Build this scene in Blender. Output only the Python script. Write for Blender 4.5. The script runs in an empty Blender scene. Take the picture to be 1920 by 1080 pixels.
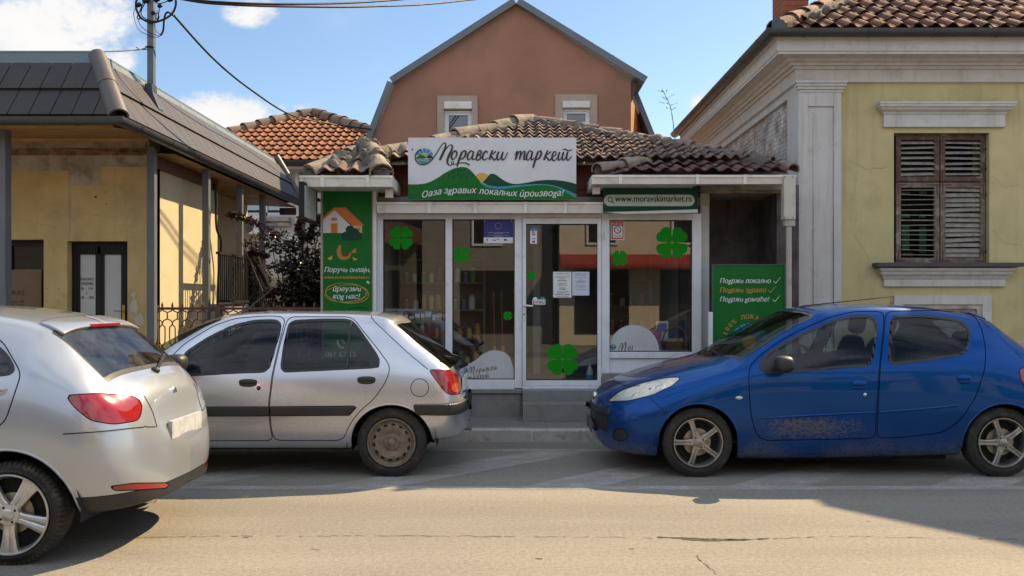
import bpy, bmesh, math, random
import numpy as np
from mathutils import Vector, Matrix

R = math.radians
SC = bpy.context.scene
COL = SC.collection
rnd = random.Random(7)

# ------------------------------------------------------------------ camera
F = 1680.0 / 1920.0                      # focal length / picture width
CAM_H = 1.462
cam_data = bpy.data.cameras.new('camera')
cam_data.sensor_width = 36.0
cam_data.lens = 36.0 * F
cam_data.shift_x = -6.0 / 1920.0
cam_data.shift_y = 28.0 / 1920.0
cam_data.clip_start = 0.05
cam_data.clip_end = 3000.0
cam = bpy.data.objects.new('camera', cam_data)
COL.objects.link(cam)
cam.location = (0, 0, CAM_H)
cam.rotation_euler = (R(90), 0, 0)
SC.camera = cam

# ------------------------------------------------------------------ light
SUN_AZ = R(47.5)       # from +y (away from the camera) towards +x (right)
SUN_EL = R(41.6)
SUN_DIR = Vector((math.sin(SUN_AZ) * math.cos(SUN_EL), math.cos(SUN_AZ) * math.cos(SUN_EL), math.sin(SUN_EL)))
sun_l = bpy.data.lights.new('sun', 'SUN')
sun_l.energy = 5.0
sun_l.angle = R(0.5)
sun_l.color = (1.0, 0.77, 0.47)
sun = bpy.data.objects.new('sun', sun_l)
COL.objects.link(sun)
sun.rotation_euler = (-SUN_DIR).to_track_quat('-Z', 'Y').to_euler()
sun.location = (20, 20, 30)

SC.view_settings.view_transform = 'Standard'
SC.view_settings.look = 'None'
SC.view_settings.exposure = 0.98
SC.view_settings.gamma = 1.0
SC.cycles.use_denoising = True
SC.cycles.max_bounces = 8
SC.cycles.transparent_max_bounces = 24
SC.cycles.glossy_bounces = 4
SC.cycles.transmission_bounces = 6
SC.cycles.caustics_reflective = False
SC.cycles.caustics_refractive = False
SC.cycles.sample_clamp_indirect = 6.0


def NT(tree):
    nodes, links = tree.nodes, tree.links

    def new(t, **kw):
        n = nodes.new(t)
        for k, v in kw.items():
            setattr(n, k, v)
        return n

    def setin(n, i, v):
        if v is None:
            return
        if isinstance(v, bpy.types.NodeSocket):
            links.new(v, n.inputs[i])
        elif isinstance(v, (tuple, list)) and len(v) == 3 and n.inputs[i].type == 'RGBA':
            n.inputs[i].default_value = (*v, 1)
        else:
            n.inputs[i].default_value = v

    def math_(op, a, b=None, c=None, clamp=False):
        n = new('ShaderNodeMath', operation=op, use_clamp=clamp)
        setin(n, 0, a); setin(n, 1, b); setin(n, 2, c)
        return n.outputs[0]

    def mix(fac, a, b, mode='MIX'):
        n = new('ShaderNodeMix', data_type='RGBA', blend_type=mode)
        setin(n, 0, fac); setin(n, 6, a); setin(n, 7, b)
        return n.outputs[2]

    def noise(vec, scale, detail=4, rough=.55, dist=0.0):
        n = new('ShaderNodeTexNoise')
        if vec is not None:
            links.new(vec, n.inputs['Vector'])
        n.inputs['Scale'].default_value = scale
        n.inputs['Detail'].default_value = detail
        n.inputs['Roughness'].default_value = rough
        n.inputs['Distortion'].default_value = dist
        return n.outputs[0]

    def ramp(v, lo, hi, a=0.0, b=1.0):
        n = new('ShaderNodeMapRange')
        n.interpolation_type = 'SMOOTHSTEP'
        setin(n, 0, v)
        n.inputs[1].default_value = lo; n.inputs[2].default_value = hi
        n.inputs[3].default_value = a; n.inputs[4].default_value = b
        return n.outputs[0]

    def xyz(v):
        n = new('ShaderNodeSeparateXYZ'); links.new(v, n.inputs[0]); return n.outputs

    def comb(x, y, z):
        n = new('ShaderNodeCombineXYZ'); setin(n, 0, x); setin(n, 1, y); setin(n, 2, z); return n.outputs[0]

    class O: pass
    o = O()
    o.new, o.setin, o.math, o.mix, o.noise, o.ramp, o.xyz, o.comb, o.links, o.nodes = new, setin, math_, mix, noise, ramp, xyz, comb, links, nodes
    return o


# ------------------------------------------------------------------ sky
world = bpy.data.worlds.new('World')
SC.world = world
world.use_nodes = True
t = NT(world.node_tree)
bg = t.nodes['Background']
sky = t.new('ShaderNodeTexSky', sky_type='NISHITA')
sky.sun_disc = False
sky.sun_elevation = SUN_EL
sky.sun_rotation = SUN_AZ
sky.air_density = 1.0
sky.dust_density = 0.4
sky.ozone_density = 1.5
tc = t.new('ShaderNodeTexCoord')
d = t.xyz(tc.outputs['Generated'])
ay = t.math('ADD', t.math('ABSOLUTE', d[1]), .08)
u = t.math('DIVIDE', d[0], ay)
v = t.math('DIVIDE', d[2], ay)
nz = t.noise(t.comb(u, t.math('MULTIPLY', v, 1.4), d[1]), 9.0, 10, .66, .3)
nz2 = t.noise(t.comb(u, v, d[1]), 2.2, 4, .5)
mask = None
# cumulus banks: direction (u, v), half sizes
for (px, py, rx, ry, w) in ((20, 30, 300, 130, 1.0), (-60, 0, 300, 170, 1.0), (120, 90, 190, 90, .8), (472, 22, 75, 45, .62), (237, 124, 50, 40, .8), (430, 222, 230, 62, 1.0), (610, 222, 90, 24, .7),
                            (1308, 192, 40, 40, .9), (3200, 200, 700, 150, .9), (-1600, 150, 700, 200, .9)):
    cx, cy, rx, ry = (px - 966) / 1680 * .925, (568 - py) / 1680 * .925, rx / 1680, ry / 1680
    a = t.math('POWER', t.math('DIVIDE', t.math('SUBTRACT', u, cx), rx), 2.0)
    b = t.math('POWER', t.math('DIVIDE', t.math('SUBTRACT', v, cy), ry), 2.0)
    m = t.math('MULTIPLY', t.math('SUBTRACT', 1.0, t.math('SQRT', t.math('ADD', a, b)), clamp=True), w)
    mask = m if mask is None else t.math('MAXIMUM', mask, m)
dens = t.math('ADD', mask, t.math('MULTIPLY', t.math('SUBTRACT', nz, .5), 2.7))
dens = t.math('MULTIPLY', dens, t.ramp(mask, 0.0, .30))
cm = t.ramp(dens, .18, .72)
wisp = t.math('MULTIPLY', t.ramp(nz2, .5, .75), t.ramp(nz, .40, .75))
cm = t.math('MAXIMUM', cm, t.math('MULTIPLY', wisp, .30))
cshade = t.ramp(t.math('ADD', nz, t.math('MULTIPLY', mask, .35)), .45, .85)
SKY_STR = 0.080
skyc = t.mix(1.0, sky.outputs[0], (.95, 1.0, 1.03), 'MULTIPLY')
ccol = t.mix(cshade, (4.9, 5.1, 5.5), (6.3, 6.2, 6.1))
allc = t.mix(cm, skyc, ccol)
# unseen bright cloud added overhead and behind the camera to fill the shade
nb_ = t.noise(tc.outputs['Generated'], 2.6, 7, .6, .3)
back = t.math('MAXIMUM', t.ramp(d[1], .25, -.25), t.math('MULTIPLY', t.ramp(d[2], .55, .85), .9))
fill_bank = t.math('MULTIPLY', t.math('MULTIPLY', back, t.ramp(nb_, .36, .50)), t.ramp(d[2], -.02, .12))
allc = t.mix(fill_bank, allc, t.mix(t.ramp(nb_, .4, .7), (4.9, 5.75, 7.0), (6.9, 7.5, 8.5)))
t.links.new(allc, bg.inputs[0])
bg.inputs[1].default_value = SKY_STR
# ------------------------------------------------------------------ helpers
def PX(px, D): return (px - 966.0) * D / 1680.0
def PZ(py, D): return CAM_H - (py - 568.0) * D / 1680.0


MATS = {}


def mat(name, col, rough=.7, metal=0.0, var=.12, vscale=3.0, bump=0.0, bscale=40.0, coat=0.0, spec=.5, stain=None,
        tint=0.0, tintcol=None, fine=0.0, drip=None, emit=None):
    """Principled material with broad and fine colour variation.  stain=(colour, amount, scale); tint uses the 'tint' face attribute."""
    if name in MATS:
        return MATS[name]
    m = bpy.data.materials.new(name)
    m.use_nodes = True
    t = NT(m.node_tree)
    p = t.nodes['Principled BSDF']
    tc = t.new('ShaderNodeTexCoord')
    ov = tc.outputs['Object']
    c = t.mix(1.0, (*col,), (1, 1, 1), 'MULTIPLY')
    if var:
        n = t.noise(ov, vscale, 6, .6)
        f = t.ramp(n, .25, .75, 1 - var, 1 + var)
        c = t.mix(1.0, c, t.comb(f, f, f), 'MULTIPLY')
    if fine:
        n = t.noise(ov, 160, 3, .7)
        f = t.ramp(n, .2, .8, 1 - fine, 1 + fine)
        c = t.mix(1.0, c, t.comb(f, f, f), 'MULTIPLY')
    if tint:
        at = t.new('ShaderNodeAttribute', attribute_name='tint')
        f = t.math('ADD', 1 - tint, t.math('MULTIPLY', at.outputs['Fac'], 2 * tint))
        c = t.mix(1.0, c, t.comb(f, f, f), 'MULTIPLY')
        if tintcol:
            c = t.mix(t.ramp(at.outputs['Fac'], .72, .95), c, tintcol)
    if stain:
        sc, amt, ss = stain
        n = t.noise(ov, ss, 7, .65, .4)
        c = t.mix(t.math('MULTIPLY', t.ramp(n, .52, .68), amt), c, sc)
    if drip:
        sc, amt, ss = drip
        mp = t.new('ShaderNodeMapping'); mp.inputs['Scale'].default_value = (ss, ss, ss * .07)
        t.links.new(ov, mp.inputs[0])
        n = t.noise(mp.outputs[0], 1.0, 6, .6)
        c = t.mix(t.math('MULTIPLY', t.ramp(n, .50, .72), amt), c, sc)
    t.links.new(c, p.inputs['Base Color'])
    rn = t.noise(ov, vscale * 4 + 3, 4, .6)
    t.links.new(t.ramp(rn, .2, .8, max(.02, rough * .85), min(1, rough * 1.12)), p.inputs['Roughness'])
    p.inputs['Metallic'].default_value = metal
    p.inputs['Specular IOR Level'].default_value = spec
    p.inputs['Coat Weight'].default_value = coat
    p.inputs['Coat Roughness'].default_value = .04
    if emit:
        p.inputs['Emission Color'].default_value = (*emit[0], 1); p.inputs['Emission Strength'].default_value = emit[1]
    if bump:
        n1 = t.noise(ov, bscale, 6, .7)
        b = t.new('ShaderNodeBump'); b.inputs['Strength'].default_value = min(1, bump); b.inputs['Distance'].default_value = .012
        t.links.new(n1, b.inputs['Height']); t.links.new(b.outputs[0], p.inputs['Normal'])
    MATS[name] = m
    return m


def glass(name, tint=(.8, .85, .85), rough=0.0, refl=1.0, dirt=0.0):
    """thin sheet glass: tinted see-through plus a Fresnel mirror"""
    if name in MATS:
        return MATS[name]
    m = bpy.data.materials.new(name); m.use_nodes = True
    t = NT(m.node_tree)
    t.nodes.remove(t.nodes['Principled BSDF'])
    out = t.nodes['Material Output']
    tr = t.new('ShaderNodeBsdfTransparent'); tr.inputs[0].default_value = (*tint, 1)
    gl = t.new('ShaderNodeBsdfGlossy'); gl.inputs[0].default_value = (1, 1, 1, 1); gl.inputs[1].default_value = rough
    fr = t.new('ShaderNodeFresnel'); fr.inputs[0].default_value = 1.5
    geo = t.new('ShaderNodeNewGeometry')
    b = t.math('POWER', t.math('ABSOLUTE', t.math('SUBTRACT', 1.0, t.math('ABSOLUTE', 0.0))), 1.0)
    lw = t.new('ShaderNodeLayerWeight'); lw.inputs[0].default_value = .25
    f = t.math('ADD', .075 * refl, t.math('MULTIPLY', t.math('POWER', lw.outputs['Facing'], 4.0), .8), clamp=True)
    ms = t.new('ShaderNodeMixShader')
    t.links.new(f, ms.inputs[0]); t.links.new(tr.outputs[0], ms.inputs[1]); t.links.new(gl.outputs[0], ms.inputs[2])
    res = ms.outputs[0]
    if dirt:
        df = t.new('ShaderNodeBsdfDiffuse'); df.inputs[0].default_value = (.55, .52, .46, 1)
        tc = t.new('ShaderNodeTexCoord')
        n = t.noise(tc.outputs['Object'], 5, 7, .7)
        m2 = t.new('ShaderNodeMixShader')
        t.links.new(t.math('MULTIPLY', t.ramp(n, .3, .8), dirt), m2.inputs[0])
        t.links.new(res, m2.inputs[1]); t.links.new(df.outputs[0], m2.inputs[2])
        res = m2.outputs[0]
    t.links.new(res, out.inputs[0])
    MATS[name] = m
    return m


class MB:
    """collects shapes and links them as one mesh object"""
    def __init__(s):
        s.v, s.f, s.m, s.t, s.n = [], [], [], [], None
        s.cur = 0; s.tint = .5

    def add(s, vs, fs):
        b = len(s.v)
        s.v.extend([tuple(map(float, p)) for p in vs])
        for f in fs:
            s.f.append(tuple(b + i for i in f)); s.m.append(s.cur); s.t.append(s.tint)
        return s

    def box(s, x0, x1, y0, y1, z0, z1):
        return s.add([(x0, y0, z0), (x1, y0, z0), (x1, y1, z0), (x0, y1, z0), (x0, y0, z1), (x1, y0, z1), (x1, y1, z1), (x0, y1, z1)],
                     [(0, 1, 5, 4), (1, 2, 6, 5), (2, 3, 7, 6), (3, 0, 4, 7), (4, 5, 6, 7), (3, 2, 1, 0)])

    def quad(s, a, b, c, d): return s.add([a, b, c, d], [(0, 1, 2, 3)])

    def poly(s, pts): return s.add(pts, [tuple(range(len(pts)))])

    def prism(s, pts, y0, y1):
        """pts (x,z) counter-clockwise seen from -y, extruded y0 (front) to y1"""
        n = len(pts)
        vs = [(x, y0, z) for x, z in pts] + [(x, y1, z) for x, z in pts]
        fs = [tuple(range(n)), tuple(range(2 * n - 1, n - 1, -1))]
        fs += [(i, i + n, (i + 1) % n + n, (i + 1) % n) for i in range(n)]
        return s.add(vs, fs)

    def prism_x(s, pts, x0, x1):
        n = len(pts)
        vs = [(x0, y, z) for y, z in pts] + [(x1, y, z) for y, z in pts]
        fs = [tuple(range(n)), tuple(range(2 * n - 1, n - 1, -1))]
        fs += [(i, i + n, (i + 1) % n + n, (i + 1) % n) for i in range(n)]
        return s.add(vs, fs)

    def tube(s, pts, r, n=8, cap=True, closed=False):
        pts = [Vector(p) for p in pts]
        m = len(pts)
        rs = r if isinstance(r, (list, tuple)) else [r] * m
        up = None; rings = []
        for i, p in enumerate(pts):
            if closed:
                d = pts[(i + 1) % m] - pts[i - 1]
            else:
                d = pts[min(i + 1, m - 1)] - pts[max(i - 1, 0)]
            if d.length < 1e-9: d = Vector((0, 0, 1))
            d.normalize()
            if up is None:
                up = d.orthogonal().normalized()
            else:
                up = up - d * up.dot(d)
                up = up.normalized() if up.length > 1e-6 else d.orthogonal().normalized()
            w = d.cross(up)
            rings.append([p + (up * math.cos(2 * math.pi * k / n) + w * math.sin(2 * math.pi * k / n)) * rs[i] for k in range(n)])
        vs = [q for rg in rings for q in rg]
        fs = []
        for i in range(m if closed else m - 1):
            j = (i + 1) % m
            for k in range(n):
                fs.append((i * n + k, i * n + (k + 1) % n, j * n + (k + 1) % n, j * n + k))
        if cap and not closed:
            fs.append(tuple(range(n - 1, -1, -1))); fs.append(tuple((m - 1) * n + k for k in range(n)))
        return s.add(vs, fs)

    def lathe(s, prof, c, axis='y', n=40, a0=0.0, a1=2 * math.pi, closed=True):
        """prof: (radius, along) pairs"""
        vs, fs = [], []
        m = len(prof)
        k_n = n if closed else n + 1
        for k in range(k_n):
            a = a0 + (a1 - a0) * k / n
            for r, h in prof:
                if axis == 'y': vs.append((c[0] + r * math.cos(a), c[1] + h, c[2] + r * math.sin(a)))
                elif axis == 'z': vs.append((c[0] + r * math.cos(a), c[1] + r * math.sin(a), c[2] + h))
                else: vs.append((c[0] + h, c[1] + r * math.cos(a), c[2] + r * math.sin(a)))
        for k in range(n):
            k2 = (k + 1) % k_n
            for i in range(m - 1):
                fs.append((k * m + i, k2 * m + i, k2 * m + i + 1, k * m + i + 1))
        return s.add(vs, fs)

    def build(s, name, mats, parent=None, smooth=False, bevel=0.0, fix=True, angle=None, split=False):
        if split:
            return s.pieces(name, mats, parent, smooth=smooth, bevel=bevel, fix=fix, angle=angle)
        off = Vector((0, 0, 0))
        if parent is not None:
            q = parent
            while q is not None:
                off += q.location; q = q.parent
        me = bpy.data.meshes.new(name)
        if isinstance(mats, bpy.types.Material): mats = [mats]
        for mm in mats: me.materials.append(mm)
        me.from_pydata([(x - off.x, y - off.y, z - off.z) for x, y, z in s.v], [], s.f)
        me.polygons.foreach_set('material_index', s.m)
        if any(x != .5 for x in s.t):
            at = me.attributes.new('tint', 'FLOAT', 'FACE'); at.data.foreach_set('value', s.t)
        if fix:
            bm = bmesh.new(); bm.from_mesh(me)
            bmesh.ops.recalc_face_normals(bm, faces=bm.faces)
            bm.to_mesh(me); bm.free()
        if smooth: me.polygons.foreach_set('use_smooth', [True] * len(me.polygons))
        me.update()
        if smooth and angle: me.set_sharp_from_angle(angle=R(angle))
        o = bpy.data.objects.new(name, me)
        COL.objects.link(o)
        if parent is not None: o.parent = parent
        if bevel:
            b = o.modifiers.new('bevel', 'BEVEL'); b.width = bevel; b.segments = 2; b.limit_method = 'ANGLE'
        return o


def _pieces(s, name, mats, parent, **k):
    """one object for each connected piece"""
    par = list(range(len(s.v)))
    def find(a):
        while par[a] != a: par[a] = par[par[a]]; a = par[a]
        return a
    for f in s.f:
        for q in f[1:]: par[find(q)] = find(f[0])
    gr = {}
    for i, f in enumerate(s.f): gr.setdefault(find(f[0]), []).append(i)
    o = None
    for ids in gr.values():
        m = MB(); mp = {}
        for i in ids:
            for q in s.f[i]:
                if q not in mp: mp[q] = len(m.v); m.v.append(s.v[q])
            m.f.append(tuple(mp[q] for q in s.f[i])); m.m.append(s.m[i]); m.t.append(s.t[i])
        o = m.build(name, mats, parent, **k)
    return o


MB.pieces = _pieces


def tag(o, label=None, cat=None, group=None, kind=None):
    if label: o['label'] = label
    if cat: o['category'] = cat
    if group: o['group'] = group
    if kind: o['kind'] = kind
    return o


def thing(name, label, cat, loc=(0, 0, 0), group=None):
    o = bpy.data.objects.new(name, None)
    o.empty_display_size = .2
    COL.objects.link(o); o.location = loc
    return tag(o, label, cat, group)


def struct(mb, name, m, **kw):
    return tag(mb.build(name, m, **kw), kind='structure')


def bez(p0, p1, p2, p3, n=10):
    out = []
    for i in range(n + 1):
        s = i / n; q = 1 - s
        out.append(tuple(q ** 3 * a + 3 * q * q * s * b + 3 * q * s * s * c + s ** 3 * d for a, b, c, d in zip(p0, p1, p2, p3)))
    return out


def crom(pts, n=8, closed=False):
    """Catmull-Rom through points"""
    P = [np.array(p, float) for p in pts]; m = len(P); out = []
    for i in range(m if closed else m - 1):
        if closed: a, b, c, d = P[i - 1], P[i], P[(i + 1) % m], P[(i + 2) % m]
        else: a, b, c, d = P[max(i - 1, 0)], P[i], P[i + 1], P[min(i + 2, m - 1)]
        for k in range(n):
            s = k / n
            out.append(tuple(.5 * (2 * b + (c - a) * s + (2 * a - 5 * b + 4 * c - d) * s * s + (3 * b - a - 3 * c + d) * s ** 3)))
    if not closed: out.append(tuple(P[-1]))
    return out


def chaikin(pts, it=2, q=.25):
    for _ in range(it):
        o = []
        for i in range(len(pts)):
            a, b = pts[i], pts[(i + 1) % len(pts)]
            o.append((a[0] * (1 - q) + b[0] * q, a[1] * (1 - q) + b[1] * q)); o.append((a[0] * q + b[0] * (1 - q), a[1] * q + b[1] * (1 - q)))
        pts = o
    return pts


def rc(pts, r=14, n=6):
    """round the corners of a closed outline; a third value sets a corner's own radius"""
    P = [np.array(p[:2], float) for p in pts]; o = []
    for i, p in enumerate(P):
        a, b = P[i - 1], P[(i + 1) % len(P)]; q = pts[i][2] if len(pts[i]) > 2 else r
        la, lb = np.linalg.norm(a - p), np.linalg.norm(b - p); u_, w_ = p + (a - p) * min(.5, q / la), p + (b - p) * min(.5, q / lb)
        for k in range(n + 1): s = k / n; o.append(tuple(u_ * (1 - s) ** 2 + 2 * p * s * (1 - s) + w_ * s * s))
    return o


def sdf(poly, x, z):
    """signed distance to a 2-D polygon, negative inside"""
    P = np.asarray(poly, float); x = np.asarray(x, float); z = np.asarray(z, float)
    d = np.full(x.shape, 1e9); ins = np.zeros(x.shape, bool)
    for i in range(len(P)):
        a, b = P[i], P[(i + 1) % len(P)]
        e = b - a; L = max(e @ e, 1e-12)
        tt = np.clip(((x - a[0]) * e[0] + (z - a[1]) * e[1]) / L, 0, 1)
        d = np.minimum(d, np.hypot(x - a[0] - tt * e[0], z - a[1] - tt * e[1]))
        c = ((a[1] > z) != (b[1] > z))
        with np.errstate(divide='ignore', invalid='ignore'):
            xi = (b[0] - a[0]) * (z - a[1]) / (b[1] - a[1]) + a[0]
        ins ^= (c & (x < xi))
    return np.where(ins, -d, d)


def linedist(pts, x, z):
    P = np.asarray(pts, float); d = np.full(np.shape(x), 1e9)
    for a, b in zip(P[:-1], P[1:]):
        e = b - a; L = max(e @ e, 1e-12)
        tt = np.clip(((x - a[0]) * e[0] + (z - a[1]) * e[1]) / L, 0, 1)
        d = np.minimum(d, np.hypot(x - a[0] - tt * e[0], z - a[1] - tt * e[1]))
    return d


class Sheet:
    """triangle sheet with normals and side data, cut along smooth outlines"""
    def __init__(s, V, N, T): s.V, s.N, s.T = np.asarray(V, float), np.asarray(N, float), np.asarray(T, int)

    def keep(s, f):
        """part where f <= 0 (f per vertex)"""
        f = np.asarray(f, float).copy(); f[np.abs(f) < 1e-7] = -1e-7
        ins = f < 0; ft = ins[s.T]; cnt = ft.sum(1)
        V = list(s.V); N = list(s.N); out = [s.T[cnt == 3]]; cache = {}; new = []

        def cut(a, b):
            k = (a, b) if a < b else (b, a)
            if k in cache: return cache[k]
            w = f[a] / (f[a] - f[b])
            V.append(s.V[a] * (1 - w) + s.V[b] * w)
            n = s.N[a] * (1 - w) + s.N[b] * w
            N.append(n / max(np.linalg.norm(n), 1e-9))
            cache[k] = len(V) - 1
            return cache[k]
        for tri in s.T[(cnt == 1) | (cnt == 2)]:
            a, b, c = map(int, tri)
            for _ in range(3):
                if (ins[a] and not ins[b] and not ins[c]) or (not ins[a] and ins[b] and ins[c]): break
                a, b, c = b, c, a
            if ins[a]: new.append((a, cut(a, b), cut(a, c)))
            else:
                p, q = cut(a, b), cut(a, c)
                new.append((p, b, c)); new.append((p, c, q))
        if new: out.append(np.array(new, int))
        T = np.concatenate(out) if out else np.zeros((0, 3), int)
        used, inv = np.unique(T, return_inverse=True)
        V = np.array(V); N = np.array(N)
        return Sheet(V[used], N[used], inv.reshape(-1, 3))

    def shifted(s, d):
        return Sheet(s.V + s.N * d, s.N, s.T)

    def join(s, o): return Sheet(np.vstack([s.V, o.V]), np.vstack([s.N, o.N]), np.vstack([s.T, o.T + len(s.V)]))

    def build(s, name, m, parent=None, flip=False):
        me = bpy.data.meshes.new(name); me.materials.append(m)
        off = np.zeros(3); q = parent
        while q is not None:
            off += np.array(q.location); q = q.parent
        me.from_pydata((s.V - off).tolist(), [], s.T.tolist())
        me.polygons.foreach_set('use_smooth', [True] * len(me.polygons))
        me.update()
        me.normals_split_custom_set_from_vertices(s.N.tolist())
        o = bpy.data.objects.new(name, me); COL.objects.link(o)
        if parent is not None: o.parent = parent
        return o


def text_verts(body, shear=0.0, spacing=1.0):
    """text outline as flat triangles in (x, z), cap height about .7; italic forms of the Cyrillic letters"""
    caps = [i for i, ch in enumerate(body) if ch == 'н']
    body = body.replace('н', 'h').replace('и', 'u').replace('ӣ', 'ū')
    c = bpy.data.curves.new('text', 'FONT'); c.body = body; c.shear = shear; c.space_character = spacing
    c.resolution_u = 4; c.small_caps_scale = .72
    for i in caps: c.body_format[i].use_small_caps = True
    o = bpy.data.objects.new('text', c); COL.objects.link(o)
    dg = bpy.context.evaluated_depsgraph_get()
    me = bpy.data.meshes.new_from_object(o.evaluated_get(dg))
    vs = [(v.co.x, v.co.y) for v in me.vertices]; fs = [tuple(p.vertices) for p in me.polygons]
    bpy.data.objects.remove(o); bpy.data.curves.remove(c); bpy.data.meshes.remove(me)
    return np.array(vs), fs


def put_text(mb, body, x0, x1, zbase, y, h=None, shear=0.0, bold=0.0, warp=None, spacing=1.0, frame=None):
    """fit text to x0..x1 standing on zbase in the plane y (facing -y); h = height of a capital"""
    V, Fs = text_verts(body, shear, spacing)
    if not len(V): return mb
    a, b = V[:, 0].min(), V[:, 0].max()
    sx = (x1 - x0) / (b - a)
    sz = (h / .70) if h else sx
    X = x0 + (V[:, 0] - a) * sx; Z = V[:, 1] * sz
    if warp is not None:
        Z = Z + np.array([warp((q - x0) / (x1 - x0)) for q in X])
    for lay, dx in enumerate((0,) if bold < .008 else (-bold * .8, bold * .8)):
        for i, f in enumerate(Fs):
            e = -.00005 * (i % 9) - .0005 * lay
            pts = [(X[k] + dx * sz, y + e, zbase + Z[k]) for k in f]
            if frame: pts = [frame(p) for p in pts]
            mb.poly(pts)
    return mb


def stroke(mb, pts, w, y, n=10, taper=True, frame=None, closed=False):
    """flat brush stroke (x, z) of width w (a number or a per-point list) in the plane y"""
    ws = list(w) if isinstance(w, (list, tuple)) else [w] * len(pts)
    Q = crom([(p[0], p[1], ww) for p, ww in zip(pts, ws)], n, closed)
    L = []; m = len(Q)
    for i, q in enumerate(Q):
        a = Q[i - 1] if (i > 0 or closed) else Q[i]; b = Q[(i + 1) % m] if (i < m - 1 or closed) else Q[i]
        dx, dz = b[0] - a[0], b[1] - a[1]; l = math.hypot(dx, dz) or 1
        nx, nz = -dz / l, dx / l
        L.append(((q[0] + nx * q[2] / 2, q[1] + nz * q[2] / 2), (q[0] - nx * q[2] / 2, q[1] - nz * q[2] / 2)))
    for i in range(m if closed else m - 1):
        (a, b), (c, e) = L[i], L[(i + 1) % m]
        yy = y - .00006 * (i % 11)
        pts4 = [(a[0], yy, a[1]), (b[0], yy, b[1]), (e[0], yy, e[1]), (c[0], yy, c[1])]
        if frame: pts4 = [frame(p) for p in pts4]
        mb.poly(pts4)
    return mb


def disc(mb, cx, cz, rx, y, rz=None, n=28, a0=0, a1=2 * math.pi):
    rz = rz or rx
    pts = [(cx + rx * math.cos(a0 + (a1 - a0) * k / n), y, cz + rz * math.sin(a0 + (a1 - a0) * k / n)) for k in range(n if a1 - a0 > 6.28 else n + 1)]
    if a1 - a0 < 6.28: pts.append((cx, y, cz))
    return mb.poly(pts)


def wall_xz(mb, x0, x1, z0, z1, y0, y1, holes=()):
    """wall slab facing -y with rectangular openings (hx0,hx1,hz0,hz1)"""
    xs = sorted({x0, x1, *[min(max(h[i], x0), x1) for h in holes for i in (0, 1)]})
    zs = sorted({z0, z1, *[min(max(h[i], z0), z1) for h in holes for i in (2, 3)]})
    solid = {}
    for i in range(len(xs) - 1):
        for j in range(len(zs) - 1):
            cx, cz = (xs[i] + xs[i + 1]) / 2, (zs[j] + zs[j + 1]) / 2
            solid[i, j] = not any(h[0] < cx < h[1] and h[2] < cz < h[3] for h in holes)
    for (i, j), ok in solid.items():
        if not ok: continue
        a, b, c, e = xs[i], xs[i + 1], zs[j], zs[j + 1]
        mb.quad((a, y0, c), (b, y0, c), (b, y0, e), (a, y0, e)); mb.quad((b, y1, c), (a, y1, c), (a, y1, e), (b, y1, e))
        if not solid.get((i - 1, j)): mb.quad((a, y1, c), (a, y0, c), (a, y0, e), (a, y1, e))
        if not solid.get((i + 1, j)): mb.quad((b, y0, c), (b, y1, c), (b, y1, e), (b, y0, e))
        if not solid.get((i, j - 1)): mb.quad((a, y1, c), (b, y1, c), (b, y0, c), (a, y0, c))
        if not solid.get((i, j + 1)): mb.quad((a, y0, e), (b, y0, e), (b, y1, e), (a, y1, e))
    return mb


def frame_xz(mb, x0, x1, z0, z1, w, y0, y1):
    """rectangular frame of bar width w"""
    mb.box(x0, x0 + w, y0, y1, z0, z1); mb.box(x1 - w, x1, y0, y1, z0, z1)
    mb.box(x0 + w, x1 - w, y0, y1, z0, z0 + w); mb.box(x0 + w, x1 - w, y0, y1, z1 - w, z1)
    return mb


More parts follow.
